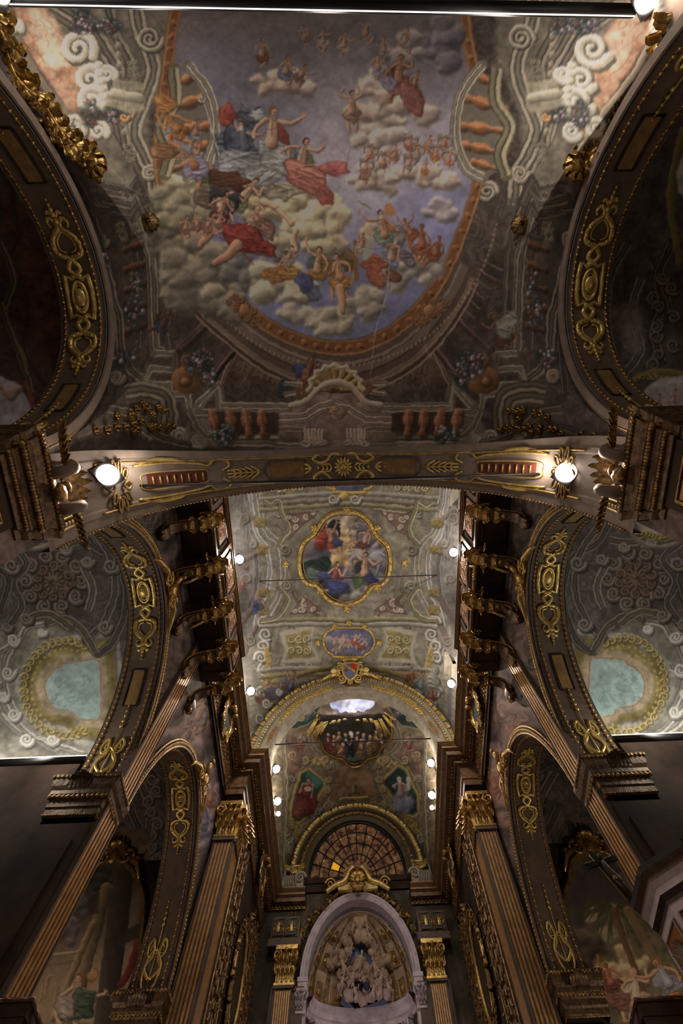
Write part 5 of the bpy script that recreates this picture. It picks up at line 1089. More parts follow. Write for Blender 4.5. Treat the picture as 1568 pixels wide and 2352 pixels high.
# ------------------------------------------------------------------ piers that carry it: cornice blocks with volutes and palm leaves
MARBLE_P = mat('peach faux marble', (.42, .27, .16), rough=.5, bump=.05, col2=(.34, .18, .09), vscale=2.2)
for sx in (-1, 1):
    t = thing('pier_capital', '%s hand pier capital with twin dark scrolls and a gilt palmette below the near lamp' % SIDE[sx], 'capital', (sx*6.2, 2.2, 7.0))
    path = [(7.4, 1.05), (6.2, 1.05), (6.2, 1.22), (6.12, 1.22), (6.12, 2.55), (6.2, 2.55), (6.2, 2.75), (7.4, 2.75)]
    mb = MB(); prof_sweep(mb, path, [(0, 8.25), (.04, 8.25), (.04, 8.4), (.12, 8.48), (.12, 8.6), (.2, 8.75), (.22, 8.75), (.22, 8.9), (.29, 9.05), (.33, 9.1), (.33, 9.2), (0, 9.2)], sx, False)
    mb.build('cornice', BRONZE, t)
    for o, h, r in ((.08, 8.43, .04), (.19, 8.68, .06), (.32, 9.08, .05)):
        mb = MB()
        a = [np.array([sx*(6.12-o), 1.22-o, h]), np.array([sx*(6.12-o), 2.55+o, h])]; mb.tube(a, r*.6, 5)
        for k in range(26):
            p = a[0]+(a[1]-a[0])*k/25; mb.ball(p, (r, r*.9, r*1.1), 6, 4)
        for e in (1.22-o, 2.55+o):
            mb.tube([(sx*(6.12-o), e, h), (sx*7.3, e, h)], r*.6, 5)
            for k in range(9): mb.ball((sx*(6.14-o+.14*k), e, h), (r, r, r), 6, 4)
        mb.build('gilt_egg_moulding', OLDGOLD, t)
    for q in (-1, 1):
        mb = MB()
        mb.tube(cr([(sx*5.75, 2.08+q*.44, 9.75), (sx*5.58, 2.08+q*.41, 9.5), (sx*5.72, 2.08+q*.38, 9.2), (sx*5.95, 2.08+q*.36, 9.22), (sx*6.06, 2.08+q*.36, 9.6), (sx*6.1, 2.08+q*.38, 9.95)], 6), .13, 8)
        mb.build('scroll', TAUPE, t)
    mb = MB()
    for k in range(7):
        a = (k-3)*.3; mb.leaf((sx*5.93, 2.08+.05*(k-3), 9.6), (-sx*.12, math.sin(a)*.9, .9), (-sx*.9, 0, -.25), .72-.07*abs(k-3), .2, .6)
    for k in range(3): mb.ball((sx*(5.86-.03*k), 2.08, 9.22+.15*k), (.1, .15, .09), 8, 6)
    mb.ball((sx*5.62, 2.08, 8.98), (.13, .2, .15), 8, 6, lump=.2)
    mb.build('palmette', OLDGOLD, t)
    for q in (-1, 1):
        mb = MB()
        for k in range(6): mb.leaf((sx*(5.7-.01*k), 2.08+q*(.5+.13*k), 9.42), (-sx*.4, q*.9, -.2), (-sx*.5, 0, .8), .3, .2, .6)
        mb.build('laurel_swag', OLDGOLD, t)
    mb = MB(); mb.box((sx*6.13, 1.25, -1.6), (sx*6.25, 2.52, 8.25)); mb.build('pier_front', DARKST, t)
    mb = MB(); mb.box((sx*6.09, 1.5, -1.6), (sx*6.14, 2.28, 7.85)); mb.build('faux_marble_panel', MARBLE_P, t)
    mb = MB()
    mb.tube([(sx*6.08, 1.45, -1.6), (sx*6.08, 1.45, 7.9), (sx*6.08, 2.33, 7.9), (sx*6.08, 2.33, -1.6)], .035, 6); mb.build('gilt_frame', GOLD, t)
# imposts of the further side arches
for i, (d0, d1, hh) in enumerate(((9.85, 10.95, 9.55), (18.3, 19.3, 9.6))):
    for sx in (-1, 1):
        t = thing('impost_capital', '%s hand gilt impost under the far foot of the %s side arch' % (SIDE[sx], ('second', 'third')[i]), 'capital', (sx*6.8, d0, hh-1.4))
        mb = MB()
        pr = [(0, hh-1.05), (.03, hh-1.0), (.03, hh-.85), (.06, hh-.8), (.06, hh-.65), (.13, hh-.5), (.13, hh-.4), (.18, hh-.3), (.22, hh-.1), (.22, hh), (-.6, hh)]
        pth2 = [(7.38, d0+1.0), (7.38, d0), (6.15, d0), (6.15, d0+1.0)]
        prof_sweep(mb, pth2, pr, sx, False); mb.build('cornice', BRONZE, t)
        for o, h, r, n in ((.1, hh-.56, .055, 13), (.22, hh-.08, .05, 16), (.03, hh-1.0, .025, 24)):
            mb = MB(); mb.tube([(sx*(6.15-o), d0+.7, h), (sx*(6.15-o), d0-o, h), (sx*(7.38+o), d0-o, h)], r*.6, 5)
            for k in range(n):
                mb.ball((sx*(6.15-o+(1.23+2*o)*k/(n-1)), d0-o, h), (r, r, r*1.2), 6, 4)
            for k in range(n//2): mb.ball((sx*(6.15-o), d0-o+.1*k*1.4, h), (r, r, r*1.2), 6, 4)
            mb.build('gilt_egg_moulding', OLDGOLD, t)
        mb = MB()
        for k in range(5): mb.leaf((sx*(6.77+.1*(k-2)), d0-.3, hh-.5), (0, -.2, 1), (0, -1, 0), .5-.06*abs(k-2), .2, .9)
        mb.build('keystone_leaf', BRONZE, t)
        mb = MB(); mb.box((sx*6.15, d0, -1.6), (sx*7.38, d0+.3, hh-1.2)); mb.box((sx*6.35, d0-.03, 0), (sx*7.2, d0, hh-1.6)); mb.build('pier_face', DARKST, t)
# ------------------------------------------------------------------ fluted pilasters
def col_pilaster(kind, sx):
    sd = SIDE[sx]
    if kind == 1:
        t = thing('fluted_pilaster', '%s hand tall flat pilaster with gilt rods rising to the balcony end' % sd, 'pilaster', (sx*6.1, 10.45, -1.6))
        P = frame_fn((sx*6.08, 10.42, 0), (0, 1, 0), (-sx, 0, 0)); a, b = MB(), MB(); fluted(a, b, P, .86, -1.6, 16.2, 5, .05)
        a.build('shaft', TAUPE, t); b.build('gilt_fluting', FLUTE, t); return
    if kind == 2:
        t = thing('corner_pilaster', '%s hand broad corner pilaster with gilt rods and leafy capital at the chancel mouth' % sd, 'pilaster', (sx*5.6, 19.0, -1.6))
        P = frame_fn((sx*5.62, 18.78, 0), (sx, 0, 0), (0, -1, 0)); a, b = MB(), MB(); fluted(a, b, P, .82, -1.6, 14.8, 5, .06)
        a.fbox(P, (-.46, -.6, 14.78), (.46, .12, 14.95))
        Q = frame_fn((sx*5.2, 19.35, 0), (0, 1, 0), (-sx, 0, 0)); fluted(a, b, Q, 1.0, -1.6, 14.8, 6, .05); a.fbox(Q, (-.55, -.2, 14.78), (.55, .1, 14.95))
        a.build('shaft', TAUPE, t); b.build('gilt_fluting', FLUTE, t)
        acanthus_capital(t, frame_fn((sx*5.62, 18.76, 14.98), (sx, 0, 0), (0, -1, 0)), .8, 1.5, .35, nl=3)
        acanthus_capital(t, frame_fn((sx*5.2, 19.3, 14.98), (0, 1, 0), (-sx, 0, 0)), .9, 1.5, .3, nl=3)
        mb = MB(); mb.box((sx*5.18, 18.7, 16.45), (sx*6.05, 19.9, 16.62)); mb.box((sx*5.25, 18.8, 16.6), (sx*6.0, 19.8, 17.0)); mb.build('impost_block', TAUPE, t)
        return
    t = thing('chancel_pilaster', '%s hand narrow gilt-fluted pilaster with scrolled capital beside the altar niche' % sd, 'pilaster', (sx*3.6, 27.4, -1.6))
    P = frame_fn((sx*3.62, 27.3, 0), (sx, 0, 0), (0, -1, 0)); a, b = MB(), MB(); fluted(a, b, P, .84, -1.6, 14.25, 7, .05); a.fbox(P, (-.48, -.5, 14.22), (.48, .1, 14.36)); a.fbox(P, (-.95, -.5, -1.6), (.6, -.12, 14.36))
    a.build('shaft', TAUPE, t); b.build('gilt_fluting', FLUTE, t)
    acanthus_capital(t, frame_fn((sx*3.6, 27.3, 14.38), (sx, 0, 0), (0, -1, 0)), .86, 1.45, .3, nl=4)
    mb = MB(); mb.box((sx*2.95, 27.15, 15.85), (sx*4.6, 27.75, 16.15)); mb.box((sx*3.05, 27.2, 16.1), (sx*4.5, 27.75, 17.15)); mb.build('entablature_block', TAUPE, t)
    for k, (x0, x1) in enumerate(((3.15, 3.78), (3.88, 4.4))):
        f = MB(); q = [(sx*x0, 27.17, 16.25), (sx*x1, 27.17, 16.25), (sx*x1, 27.17, 17.02), (sx*x0, 27.17, 17.02)]; f.tube(q, .045, 6, True); fo = f.build('gilt_panel_frame', GOLD, t)
        f = MB(); f.box((sx*(x0+.05), 27.19, 16.3), (sx*(x1-.05), 27.15, 16.98)); f.build('panel_ground', BLUEP, fo)
        f = MB(); cx = (x0+x1)/2*sx
        for s_ in (-1, 1):
            f.spiral((cx+s_*.12, 27.12, 16.5), (s_, 0, 0), (0, 0, 1), .1, 1.4, .022, 5); f.spiral((cx+s_*.1, 27.12, 16.78), (s_, 0, 0), (0, 0, -1), .08, 1.4, .02, 5)
        f.leaf((cx, 27.13, 16.4), (0, 0, 1), (0, -1, 0), .5, .16, .5); f.build('gilt_scroll', GOLD, fo)
for kind in (1, 2, 3):
    for sx in (-1, 1): col_pilaster(kind, sx)
# ------------------------------------------------------------------ the great entablature (one run on each side) and its cornice
BASE = [(16.95, 0), (17.0, .03)]
ENT = [(0, 16.75), (.05, 16.75), (.05, 17.0), (.12, 17.05), (.12, 17.2), (.05, 17.22), (.05, 17.75), (.16, 17.8), (.2, 17.9), (.55, 17.98), (.62, 18.0), (.66, 18.12), (.82, 18.18), (.84, 18.26), (.98, 18.36), (1.0, 18.46), (0, 18.5)]
for n, sx in enumerate((-1, 1)):
    pth = [(6.02, 3.4), (6.02, 18.45), (5.2, 18.45), (5.2, 27.95), (2.9, 27.95)]
    mb = MB(); prof_sweep(mb, pth, [(o, h) for o, h in ENT], sx, False)
    o = mb.build('trim_%d' % (n+1), BROWNWD, kind='structure')
    t = thing('cornice_gilding', '%s hand gilt edging running along the great cornice above the frieze' % SIDE[sx], 'moulding', (sx*5.2, 18.4, 16.7))
    for nm, off, h, r, m in (('gilt_bead_row', .09, 17.1, .035, OLDGOLD), ('gilt_lip', 1.0, 18.4, .03, GOLD), ('gilt_fillet', .82, 18.2, .02, GOLD), ('gilt_lower_roll', .6, 17.98, .025, OLDGOLD)):
        mb = MB(); prof_sweep(mb, pth, [(off, h-r), (off+r, h-r*.5), (off+r, h+r*.5), (off, h+r)], sx, False); mb.build(nm, m, t)
    mb = MB(); prof_sweep(mb, pth, [(.22, 17.78), (.3, 17.78), (.3, 17.9), (.22, 17.9)], sx, False)
    for (x0, d0), (x1, d1) in zip(pth[:-1], pth[1:]):
        L = math.hypot(x1-x0, d1-d0); tx, td = (x1-x0)/L, (d1-d0)/L
        for k in range(int(L/.2)): mb.ball((sx*(x0+tx*(k+.5)*.2-td*.36), d0+td*(k+.5)*.2+tx*.36, 17.86), (.06, .06, .05), 6, 4)
    mb.build('gilt_dentils', OLDGOLD, t)
    t = thing('frieze_carving', '%s hand band of dense gilt scrolls and rosettes below the great cornice' % SIDE[sx], 'carving', (sx*5.9, 15, 17.2))
    for a, b, fx, ax in (((12.0), 18.2, 5.94, 'd'), (19.9, 27.4, 5.12, 'd')):
        rg = random.Random(int(a)); mb = MB(); d = a
        while d < b:
            for q in (-1, 1): mb.spiral((sx*fx, d, 17.48+q*.1), (0, q, 0), (0, 0, q), .13, 1.5, .03, 5, rg.uniform(0, 2))
            mb.ball((sx*(fx-.03), d+.15, 17.48), .055, 6, 4); d += .3
        mb.tube([(sx*(fx+.03), a-.1, 17.48), (sx*(fx+.03), b, 17.48)], .03, 4); mb.build('gilt_scrollwork', OLDGOLD, t)
        mb = MB(); d = a
        while d < b: mb.leaf((sx*fx, d, 16.8), (-sx*.2, 0, 1), (-sx, 0, 0), .24, .16, .8); d += .22
        mb.tube([(sx*fx, a-.1, 16.8), (sx*fx, b, 16.8)], .03, 4); mb.build('gilt_leaf_band', OLDGOLD, t)
# oval shields set in the frieze
for sx in (-1, 1):
    for nm, d, x, h, lb, sc in (('frieze_shield', 14.75, 5.75, 17.35, 'above the third side arch', 1.1), ('frieze_shield', 24.3, 4.95, 17.4, 'on the chancel wall', 1.15)):
        t = thing(nm, '%s hand oval shield with gilt scrolled frame, %s' % (SIDE[sx], lb), 'shield', (sx*x, d, h-.8))
        P = frame_fn((sx*x, d, h), (0, 1, 0), (-sx, 0, 0)); o = [P(.62*sc*math.cos(a), .08+.05*math.cos(2*a), .52*sc*math.sin(a)*(1+.12*math.cos(3*a))) for a in np.linspace(0, 2*PI, 41)[:-1]]
        mb = MB(); mb.add([P(0, .14, 0)]+o, [(0, i+1, (i+1) % 40+1) for i in range(40)], True); mb.build('field', BLUEP, t)
        mb = MB(); mb.tube(o, .07, 7, True)
        for k in range(4):
            a = PI/4+k*PI/2; c = P(.68*sc*math.cos(a), .12, .6*sc*math.sin(a)); mb.spiral(c, P(1, 0, 0)-P(0, 0, 0), (0, 0, 1), .22, 1.7, .055, 6, a, 1 if k % 2 else -1)
        for a in (0, PI): mb.leaf(P(.7*sc*math.cos(a), .1, -.2), (0, 0, 1), (-sx, 0, 0), .6, .32, .8)
        for a in np.linspace(0, 2*PI, 17)[:-1]: mb.ball(P(.7*sc*math.cos(a), .12, .6*sc*math.sin(a)), .06, 6, 4)
        mb.leaf(P(0, .1, .45), (0, 0, 1), (-sx, 0, 0), .5, .4, .8); mb.leaf(P(0, .1, -.95), (0, 0, 1), (-sx, 0, 0), .45, .35, .3); mb.build('gilt_scroll_frame', GOLD, t)
        mb = MB(); mb.ball(P(0, .3, .62), (.13, .13, .15), 8, 7); mb.ball(P(-.25, .24, .5), (.22, .1, .1), 8, 5); mb.ball(P(.25, .24, .5), (.22, .1, .1), 8, 5); mb.build('winged_head', GOLD, t)
# ------------------------------------------------------------------ balconies on great consoles
ARAB = mat('red arabesque panel', srgb(120, 70, 48), rough=.55, col2=srgb(190, 150, 116), vscale=9)
DKPAN = mat('dark walnut panel', (.035, .02, .012), rough=.35, bump=.1, col2=(.06, .03, .015), vscale=3)
def console(t, sx, d, big=True):
    cs = MB(); c = cr([(0, 0), (.1, .25), (.02, .6), (.2, .95), (.62, 1.18), (1.0, 1.3), (1.22, 1.7), (1.16, 1.95)], 6)
    wds = .17; x0, h0 = 6.18, 14.35; V = []; n = len(c)
    for k, (o, h) in enumerate(c):
        tt = c[min(k+1, n-1)]-c[max(k-1, 0)]; tt /= np.linalg.norm(tt); nn = np.array([tt[1], -tt[0]]); th = .16+.05*math.sin(PI*k/n)
        for s_, e in ((-1, 0), (1, 0), (1, 1), (-1, 1)): V.append((sx*(x0-o-nn[0]*th*e), d+s_*wds, h0+h+nn[1]*th*e))
    F = [(k*4+j, (k+1)*4+j, (k+1)*4+(j+1) % 4, k*4+(j+1) % 4) for k in range(n-1) for j in range(4)]+[(0, 1, 2, 3), ((n-1)*4+3, (n-1)*4+2, (n-1)*4+1, (n-1)*4)]
    cs.add(V, F); co = cs.build('console', BRONZE, t)
    g = MB()
    for s_ in (-1, 1):
        g.tube([(sx*(x0-o-.02), d+s_*wds, h0+h-.05) for o, h in c[8:32]], .035, 6)
        g.spiral((sx*(x0-1.1), d+s_*(wds+.04), h0+1.75), (sx, 0, 0), (0, 0, 1), .2, 1.6, .045, 6)
    g.ball((sx*(x0-.55), d, h0+1.0), (.13, .14, .1), 8, 6, lump=.15); g.build('gilt_edging', GOLD, co)
    g = MB()
    for k in range(4):
        o, h = c[24+k*5]; g.leaf((sx*(x0-o-.12), d, h0+h-.22), (-sx*.75, 0, .7), (-sx*.6, 0, -.8), .55, .42, .9)
        for s_ in (-1, 1): g.leaf((sx*(x0-o-.1), d+s_*.1, h0+h-.15), (-sx*.6, s_*.8, .5), (-sx*.4, 0, -.9), .32, .2, .8)
    g.build('acanthus', GOLD, co)
    g = MB()
    for k in range(6):
        a = 2*PI*k/6; g.leaf((sx*(x0-.1), d, h0), (-sx*.3, math.cos(a), math.sin(a)), (-sx, 0, 0), .26, .2, .6)
    g.ball((sx*(x0-.16), d, h0), .1, 8, 6); g.build('rosette_foot', OLDGOLD, co)
def angel(t_name, label, sx, d):
    t = thing(t_name, label, 'figurine', (sx*5.05, d, 15.5), 'gilt angels leaning out under the balconies'); mb = MB()
    mb.tube([(sx*5.5, d+.1, 15.5), (sx*5.2, d, 15.75), (sx*4.98, d-.05, 16.05), (sx*4.82, d-.05, 16.35)], [.1, .17, .19, .09], 9)
    for s_ in (-1, 1):
        mb.tube([(sx*4.92, d+s_*.14, 16.2), (sx*4.9, d+s_*.36, 16.1), (sx*4.75, d+s_*.42, 16.3)], [.07, .055, .04], 7)
        mb.tube([(sx*5.45, d+s_*.1, 15.55), (sx*5.75, d+s_*.22, 15.35), (sx*5.85, d+s_*.14, 15.0)], [.11, .08, .05], 7)
    mb.build('body', OLDGOLD, t)
    h = MB(); h.ball((sx*4.74, d-.05, 16.48), (.12, .115, .14), 12, 9); h.ball((sx*4.64, d-.05, 16.45), (.03, .025, .03), 6, 5)
    for k in range(8): a = 2*PI*k/8; h.ball((sx*4.78+.03, d-.05+.09*math.cos(a), 16.55+.05*math.sin(a)), .055, 6, 5)
    h.build('head', BRONZE, t)
    w = MB()
    for s_ in (-1, 1):
        for k in range(5): w.leaf((sx*5.1, d+s_*.12, 16.0), (sx*.35, s_*(.5+.14*k), .75-.28*k), (-sx, 0, 0), .62-.05*k, .16, .2, .015)
    w.build('wing', GOLD, t)
for sx in (-1, 1):
    t = thing('balcony', '%s hand long dark balcony with inlaid parapet panels on gilt consoles' % SIDE[sx], 'balcony', (sx*5.5, 7.6, 14.3))
    D0, D1 = 3.42, 11.95
    mb = MB(); mb.box((sx*4.98, D0, 16.3), (sx*6.2, D1, 16.5)); mb.build('floor_slab', WOOD, t)
    mb = MB(); mb.box((sx*4.9, D0, 16.26), (sx*5.0, D1+.05, 16.42)); mb.build('gilt_floor_edge', BROWNWD, t)
    mb = MB(); mb.box((sx*4.95, D0, 16.42), (sx*5.03, D1, 18.1)); mb.box((sx*4.95, D1-.06, 16.42), (sx*6.1, D1, 18.1)); mb.build('parapet', mat('parapet marbled wood '+SIDE[sx], (.26, .21, .19), rough=.5, var=.3, vscale=5), t)
    mb = MB(); mb.box((sx*4.82, D0, 18.1), (sx*5.08, D1+.1, 18.22)); mb.box((sx*4.86, D0, 18.0), (sx*5.08, D1+.05, 18.1)); mb.box((sx*4.78, D0, 18.22), (sx*5.1, D1+.14, 18.3)); mb.build('handrail', BROWNWD, t)
    cons = (4.85, 6.6, 8.4, 10.15, 11.7)
    pans = [(3.6, 4.45), (4.75, 6.25), (6.75, 8.3), (8.75, 10.2), (10.55, 11.7)]
    for k, (a, b) in enumerate(pans):
        e = .12 if k == 2 else 0
        if e: m_ = MB(); m_.box((sx*(4.95-e), a-.25, 16.5), (sx*4.95, b+.25, 18.05)); m_.build('projecting_bay', BROWNWD, t)
        m_ = MB(); x = 4.93-e
        m_.tube([(sx*x, a, 16.68), (sx*x, b, 16.68), (sx*x, b, 17.9), (sx*x, a, 17.9)], .045, 4, True); fo = m_.build('panel_frame', WOOD, t)
        m_ = MB(); m_.box((sx*x, a+.05, 16.72), (sx*(x+.015), b-.05, 17.86)); m_.build('inlaid_panel', ARAB, fo)
        m_ = MB(); n = 0
        for q in (-1, 1):
            for w in (-1, 1):
                c = (sx*(x-.005), (a+b)/2+q*(b-a)*.2, 17.29+w*.26); m_.spiral(c, (0, q, 0), (0, 0, w), .2, 1.7, .02, 5)
        m_.leaf((sx*x, (a+b)/2, 16.95), (0, 0, 1), (-sx, 0, 0), .65, .3, .2); m_.build('arabesque', mat('pale arabesque', srgb(196, 150, 110), rough=.5), fo)
    prev = D0
    for d in cons+(D1,):
        a, b = prev+.25, d-.25
        if b-a > .3:
            m_ = MB(); m_.box((sx*5.15, a, 16.27), (sx*6.05, b, 16.305)); po = m_.build('soffit_panel', DKPAN, t)
            m_ = MB(); q = [(sx*5.15, a, 16.25), (sx*6.05, a, 16.25), (sx*6.05, b, 16.25), (sx*5.15, b, 16.25)]; m_.tube(q, .04, 4, True); m_.build('panel_moulding', WOOD, po)
        prev = d
    for d in cons: console(t, sx, d)
    angel('angel', '%s hand gilt angel on the second balcony console, nearer to the crossing arch' % SIDE[sx], sx, 6.75)
    angel('angel', '%s hand gilt angel on the third balcony console, nearer to the altar' % SIDE[sx], sx, 8.55)
    w = MB()
    for k in range(15): a = k/14; w.ball((sx*(4.95-.05*math.sin(PI*a)), 6.9+1.5*a, 16.15-.12*math.sin(PI*a)), (.09, .1, .1), 7, 5, lump=.25, seed=k)
    tag(w.build('garland', OLDGOLD), '%s hand gilt garland hung between the two balcony angels' % SIDE[sx], 'garland')
# keystone figures over the third arches, and over the second arch
for sx in (-1, 1):
    for nm, A, u, lb in (('keystone_cartouche', ARCH[2], .25, 'at the crown of the third side arch'), ('keystone_cartouche', ARCH[1], .1, 'at the crown of the second side arch under the balcony')):
        c = np.array([sx*(NW-.2), A['c']+u, A['s']+A['b']+.1]); t = thing(nm, '%s hand gilt shell cartouche %s' % (SIDE[sx], lb), 'ornament', (c[0], c[1], c[2]-.4))
        mb = MB()
        for k in range(7): a = (k-3)*.42; mb.leaf(c, (0, math.sin(a), math.cos(a)), (-sx, 0, 0), .5, .22, .7)
        for s_ in (-1, 1): mb.spiral(c+[-sx*.1, s_*.42, -.1], (0, s_, 0), (0, 0, 1), .26, 1.6, .06, 6, 1); mb.tube([c+[0, s_*.3, .1], c+[-sx*.1, s_*.75, -.12], c+[0, s_*1.15, -.35], c+[0, s_*1.4, -.75]], [.07, .09, .07, .03], 7)
        mb.ball(c+[-sx*.15, 0, -.05], (.13, .2, .26), 10, 7); mb.build('gilt_shell', GOLD, t)
        mb = MB(); mb.tube([c+[-sx*.15, -.1, .2], c+[-sx*.2, -.14, .5], c+[-sx*.24, -.1, .62]], [.09, .11, .05], 8); mb.ball(c+[-sx*.27, -.08, .74], .09, 8, 6); mb.build('putto', GOLD, t)
# ------------------------------------------------------------------ chancel arch
t = thing('chancel_arch', 'round cream and gold arch at the mouth of the chancel with leafy gilt rim', 'arch', (0, 18.6, 16.9))
def ca(a, g, d): return np.array([(4.25+g)*math.sin(a), d, 18.45+(5.25+g*1.15)*math.cos(a)])
angs = np.linspace(-PI/2, PI/2, 170); mb = MB()
prof = [(-.0, 19.0), (0, 18.35), (.12, 18.3), (.14, 18.24), (.5, 18.24), (.52, 18.3), (.62, 18.3), (.64, 18.16), (.92, 18.16), (.96, 18.3), (.96, 18.9)]
mb.grid([ca(a, g, d) for a in angs for g, d in prof], len(angs), len(prof), False); mb.build('archivolt', CREAM2, t)
mb = MB()
for a in np.linspace(-PI/2, PI/2, 96): mb.ball(ca(a, .7, 18.12), (.075, .06, .075), 6, 4)
mb.build('gilt_egg_moulding', BRIGHTGOLD, t)
mb = MB(); rg = random.Random(5)
for a in np.linspace(-PI/2, PI/2, 110):
    c = ca(a, .93, 18.15); dr = np.array([math.sin(a), 0, math.cos(a)]); mb.leaf(c, dr+[rg.uniform(-.5, .5), 0, rg.uniform(-.5, .5)], (0, -1, 0), .32, .17, 1.0)
mb.build('gilt_leaf_rim', BRIGHTGOLD, t)
for s_ in (-1, 1):
    mb = MB(); mb.tube([ca(s_*a, .32, 18.25) for a in np.linspace(.27, 1.07, 20)], .03, 4)
    for a in np.linspace(.32, 1.0, 16):
        c = ca(s_*a, .32, 18.22)
        mb.ball(c, .07, 6, 4)
        for q in (-1, 1): mb.spiral(c+np.array([0, 0, 0]), (math.cos(a)*s_*q, 0, -math.sin(a)*q), (math.sin(a)*s_, 0, math.cos(a)), .19, 1.5, .045, 5, a*9)
    for a in (.27, 1.07): mb.ball(ca(s_*a, .32, 18.2), (.09, .06, .2), 8, 5)
    mb.build('gilt_scroll_panel', BRIGHTGOLD, t)
mb = MB(); mb.add([ca(a*.5, .32, 18.22)*1 for a in (0,)]+[ca(.11*math.cos(b), .32+.16*math.sin(b), 18.21) for b in np.linspace(0, 2*PI, 25)[:-1]], [(0, i+1, (i+1) % 24+1) for i in range(24)]); mb.build('ochre_crown_panel', OCHRE, t)
for s_ in (-1, 1):
    mb = MB(); o = [ca(s_*(1.26+.12*math.cos(b)), .3+.17*math.sin(b), 18.22) for b in np.linspace(0, 2*PI, 25)[:-1]]; mb.add([ca(s_*1.26, .3, 18.21)]+o, [(0, i+1, (i+1) % 24+1) for i in range(24)]); po = mb.build('ochre_oval', OCHRE, t)
    mb = MB(); mb.tube(o, .03, 6, True); mb.build('oval_frame', CREAM2, po)
for s_ in (-1, 1): mb = MB(); mb.box((s_*4.15, 18.1, 18.42), (s_*5.3, 18.9, 18.95)); mb.build('springer_block', CREAM2, t)
# coat of arms hung on the crown
t = thing('coat_of_arms', 'crowned gilt coat of arms with red and blue shield above the chancel arch', 'coat of arms', (0, 17.9, 23.6))
C0 = np.array([-.08, 17.7, 24.6]); P = frame_fn(C0, (1, 0, 0), (0, -.8, -.6), (0, -.5, .85))
o = [P(x, .12, z) for x, z in [(-.42, .5), (0, .56), (.42, .5), (.46, .1), (.32, -.3), (0, -.56), (-.32, -.3), (-.46, .1)]]; oo = cr(o, 4, True)
mb = MB(); mb.add([P(0, .2, 0)]+list(oo), [(0, i+1, (i+1) % 32+1) for i in range(32)], True); so = mb.build('shield', mat('slate blue enamel', srgb(110, 116, 150)), t)
mb = MB(); mb.add([P(x, .215, z) for x, z in [(.02, .48), (.4, .45), (.42, .1), (.3, -.1)]], [(3, 2, 1, 0)]); mb.build('red_quarter', mat('red enamel', srgb(190, 50, 36)), so)
mb = MB(); mb.add([P(x, .22, z) for x, z in [(-.4, .42), (-.3, .46), (.38, -.02), (.34, -.2)]], [(3, 2, 1, 0)]); mb.build('gold_bend', BRIGHTGOLD, so)
mb = MB(); mb.ball(P(-.22, .22, .05), (.09, .05, .12), 8, 6); mb.build('red_heart', mat('red heart enamel', srgb(170, 46, 34)), so)
mb = MB(); mb.tube(oo, .075, 7, True)
ux, un, uu = P(1, 0, 0)-P(0, 0, 0), P(0, 1, 0)-P(0, 0, 0), P(0, 0, 1)-P(0, 0, 0)
for s_ in (-1, 1):
    mb.spiral(P(s_*.62, .1, .3), ux*s_, uu, .26, 1.7, .075, 6, 1); mb.spiral(P(s_*.5, .1, -.45), ux*s_, -uu, .24, 1.7, .07, 6, 1)
    mb.leaf(P(s_*.6, .05, -.2), uu*.5+ux*s_, un, .75, .4, .6); mb.tube([P(s_*.7, .05, -.1), P(s_*1.3, .0, -.22), P(s_*2.0, -.05, -.62)], [.13, .12, .04], 7)
mb.leaf(P(0, .1, -.5), -uu, un, .5, .35, .8); mb.build('gilt_scroll_frame', BRIGHTGOLD, t)
mb = MB(); ring = [P(.5*math.cos(a), .1+.2*math.sin(a), .75) for a in np.linspace(0, 2*PI, 25)[:-1]]; mb.tube(ring, .06, 6, True)
for k in range(9):
    a = PI*k/8; mb.tube([P(.5*math.cos(a), .1+.2*math.sin(a), .75), P(.62*math.cos(a), .1+.25*math.sin(a), .98)], .03, 5); mb.ball(P(.64*math.cos(a), .1+.25*math.sin(a), 1.02), .055, 6, 4)
mb.build('crown', BRIGHTGOLD, t)
# ------------------------------------------------------------------ gilt frames laid on the vaults
def vault_frame(name, label, pix, f, r=.12, step=2, m=BRIGHTGOLD, sm=4, closed=True, extra=None, cat='frame', lift=.03):
    cp = cr(pix, sm, closed); pts = [on_vault(x, y, f)-np.array([0, 0, lift]) for x, y in cp]; c = np.mean(pts, axis=0)
    t = thing(name, label, cat, (c[0], c[1], min(p[2] for p in pts)-.2)); nrm = lambda p: np.array([-p[0]*.12, 0, -1.])/np.linalg.norm([-p[0]*.12, 0, -1.])
    mb = MB()
    if closed: oval_leafy(mb, pts, nrm, r, step)
    else:
        rr = np.interp(np.linspace(0, 1, len(pts)), [0, .1, .5, .9, 1], [r*.5, r, r*1.2, r, r*.6]); mb.tube(pts, list(rr), 8)
    mb.build('moulding', m, t)
    return t, pts, nrm
t, pts, nrm = vault_frame('vault_painting_frame', 'large gilt quatrefoil frame around the main choir vault painting', QUAT, choir_f, .14, 2)
for px, py in ((656, 1294), (930, 1291), (795, 1170), (797, 1397), (722, 1212), (866, 1212), (866, 1350), (735, 1355)):
    mb = MB(); c = on_vault(px, py, choir_f)-[0, 0, .08]; mb.ball(c, (.16, .16, .12), 8, 6, lump=.2)
    for k in range(5): a = 2*PI*k/5; mb.leaf(c, (math.cos(a), math.sin(a), -.1), (0, 0, -1), .3, .16, .7)
    mb.build('gilt_rosette', BRIGHTGOLD, t)
mb = MB(); ins = [on_vault(800+(x-800)*.915, 1282+(y-1282)*.915, choir_f)-np.array([0, 0, .03]) for x, y in cr(QUAT, 4, True)]; mb.tube(ins, .035, 6, True); mb.build('inner_fillet', GOLD, t)
t, pts, nrm = vault_frame('small_vault_frame', 'small gilt lobed frame with cherubs painted inside it above the coat of arms', OVAL2, choir_f, .085, 2)
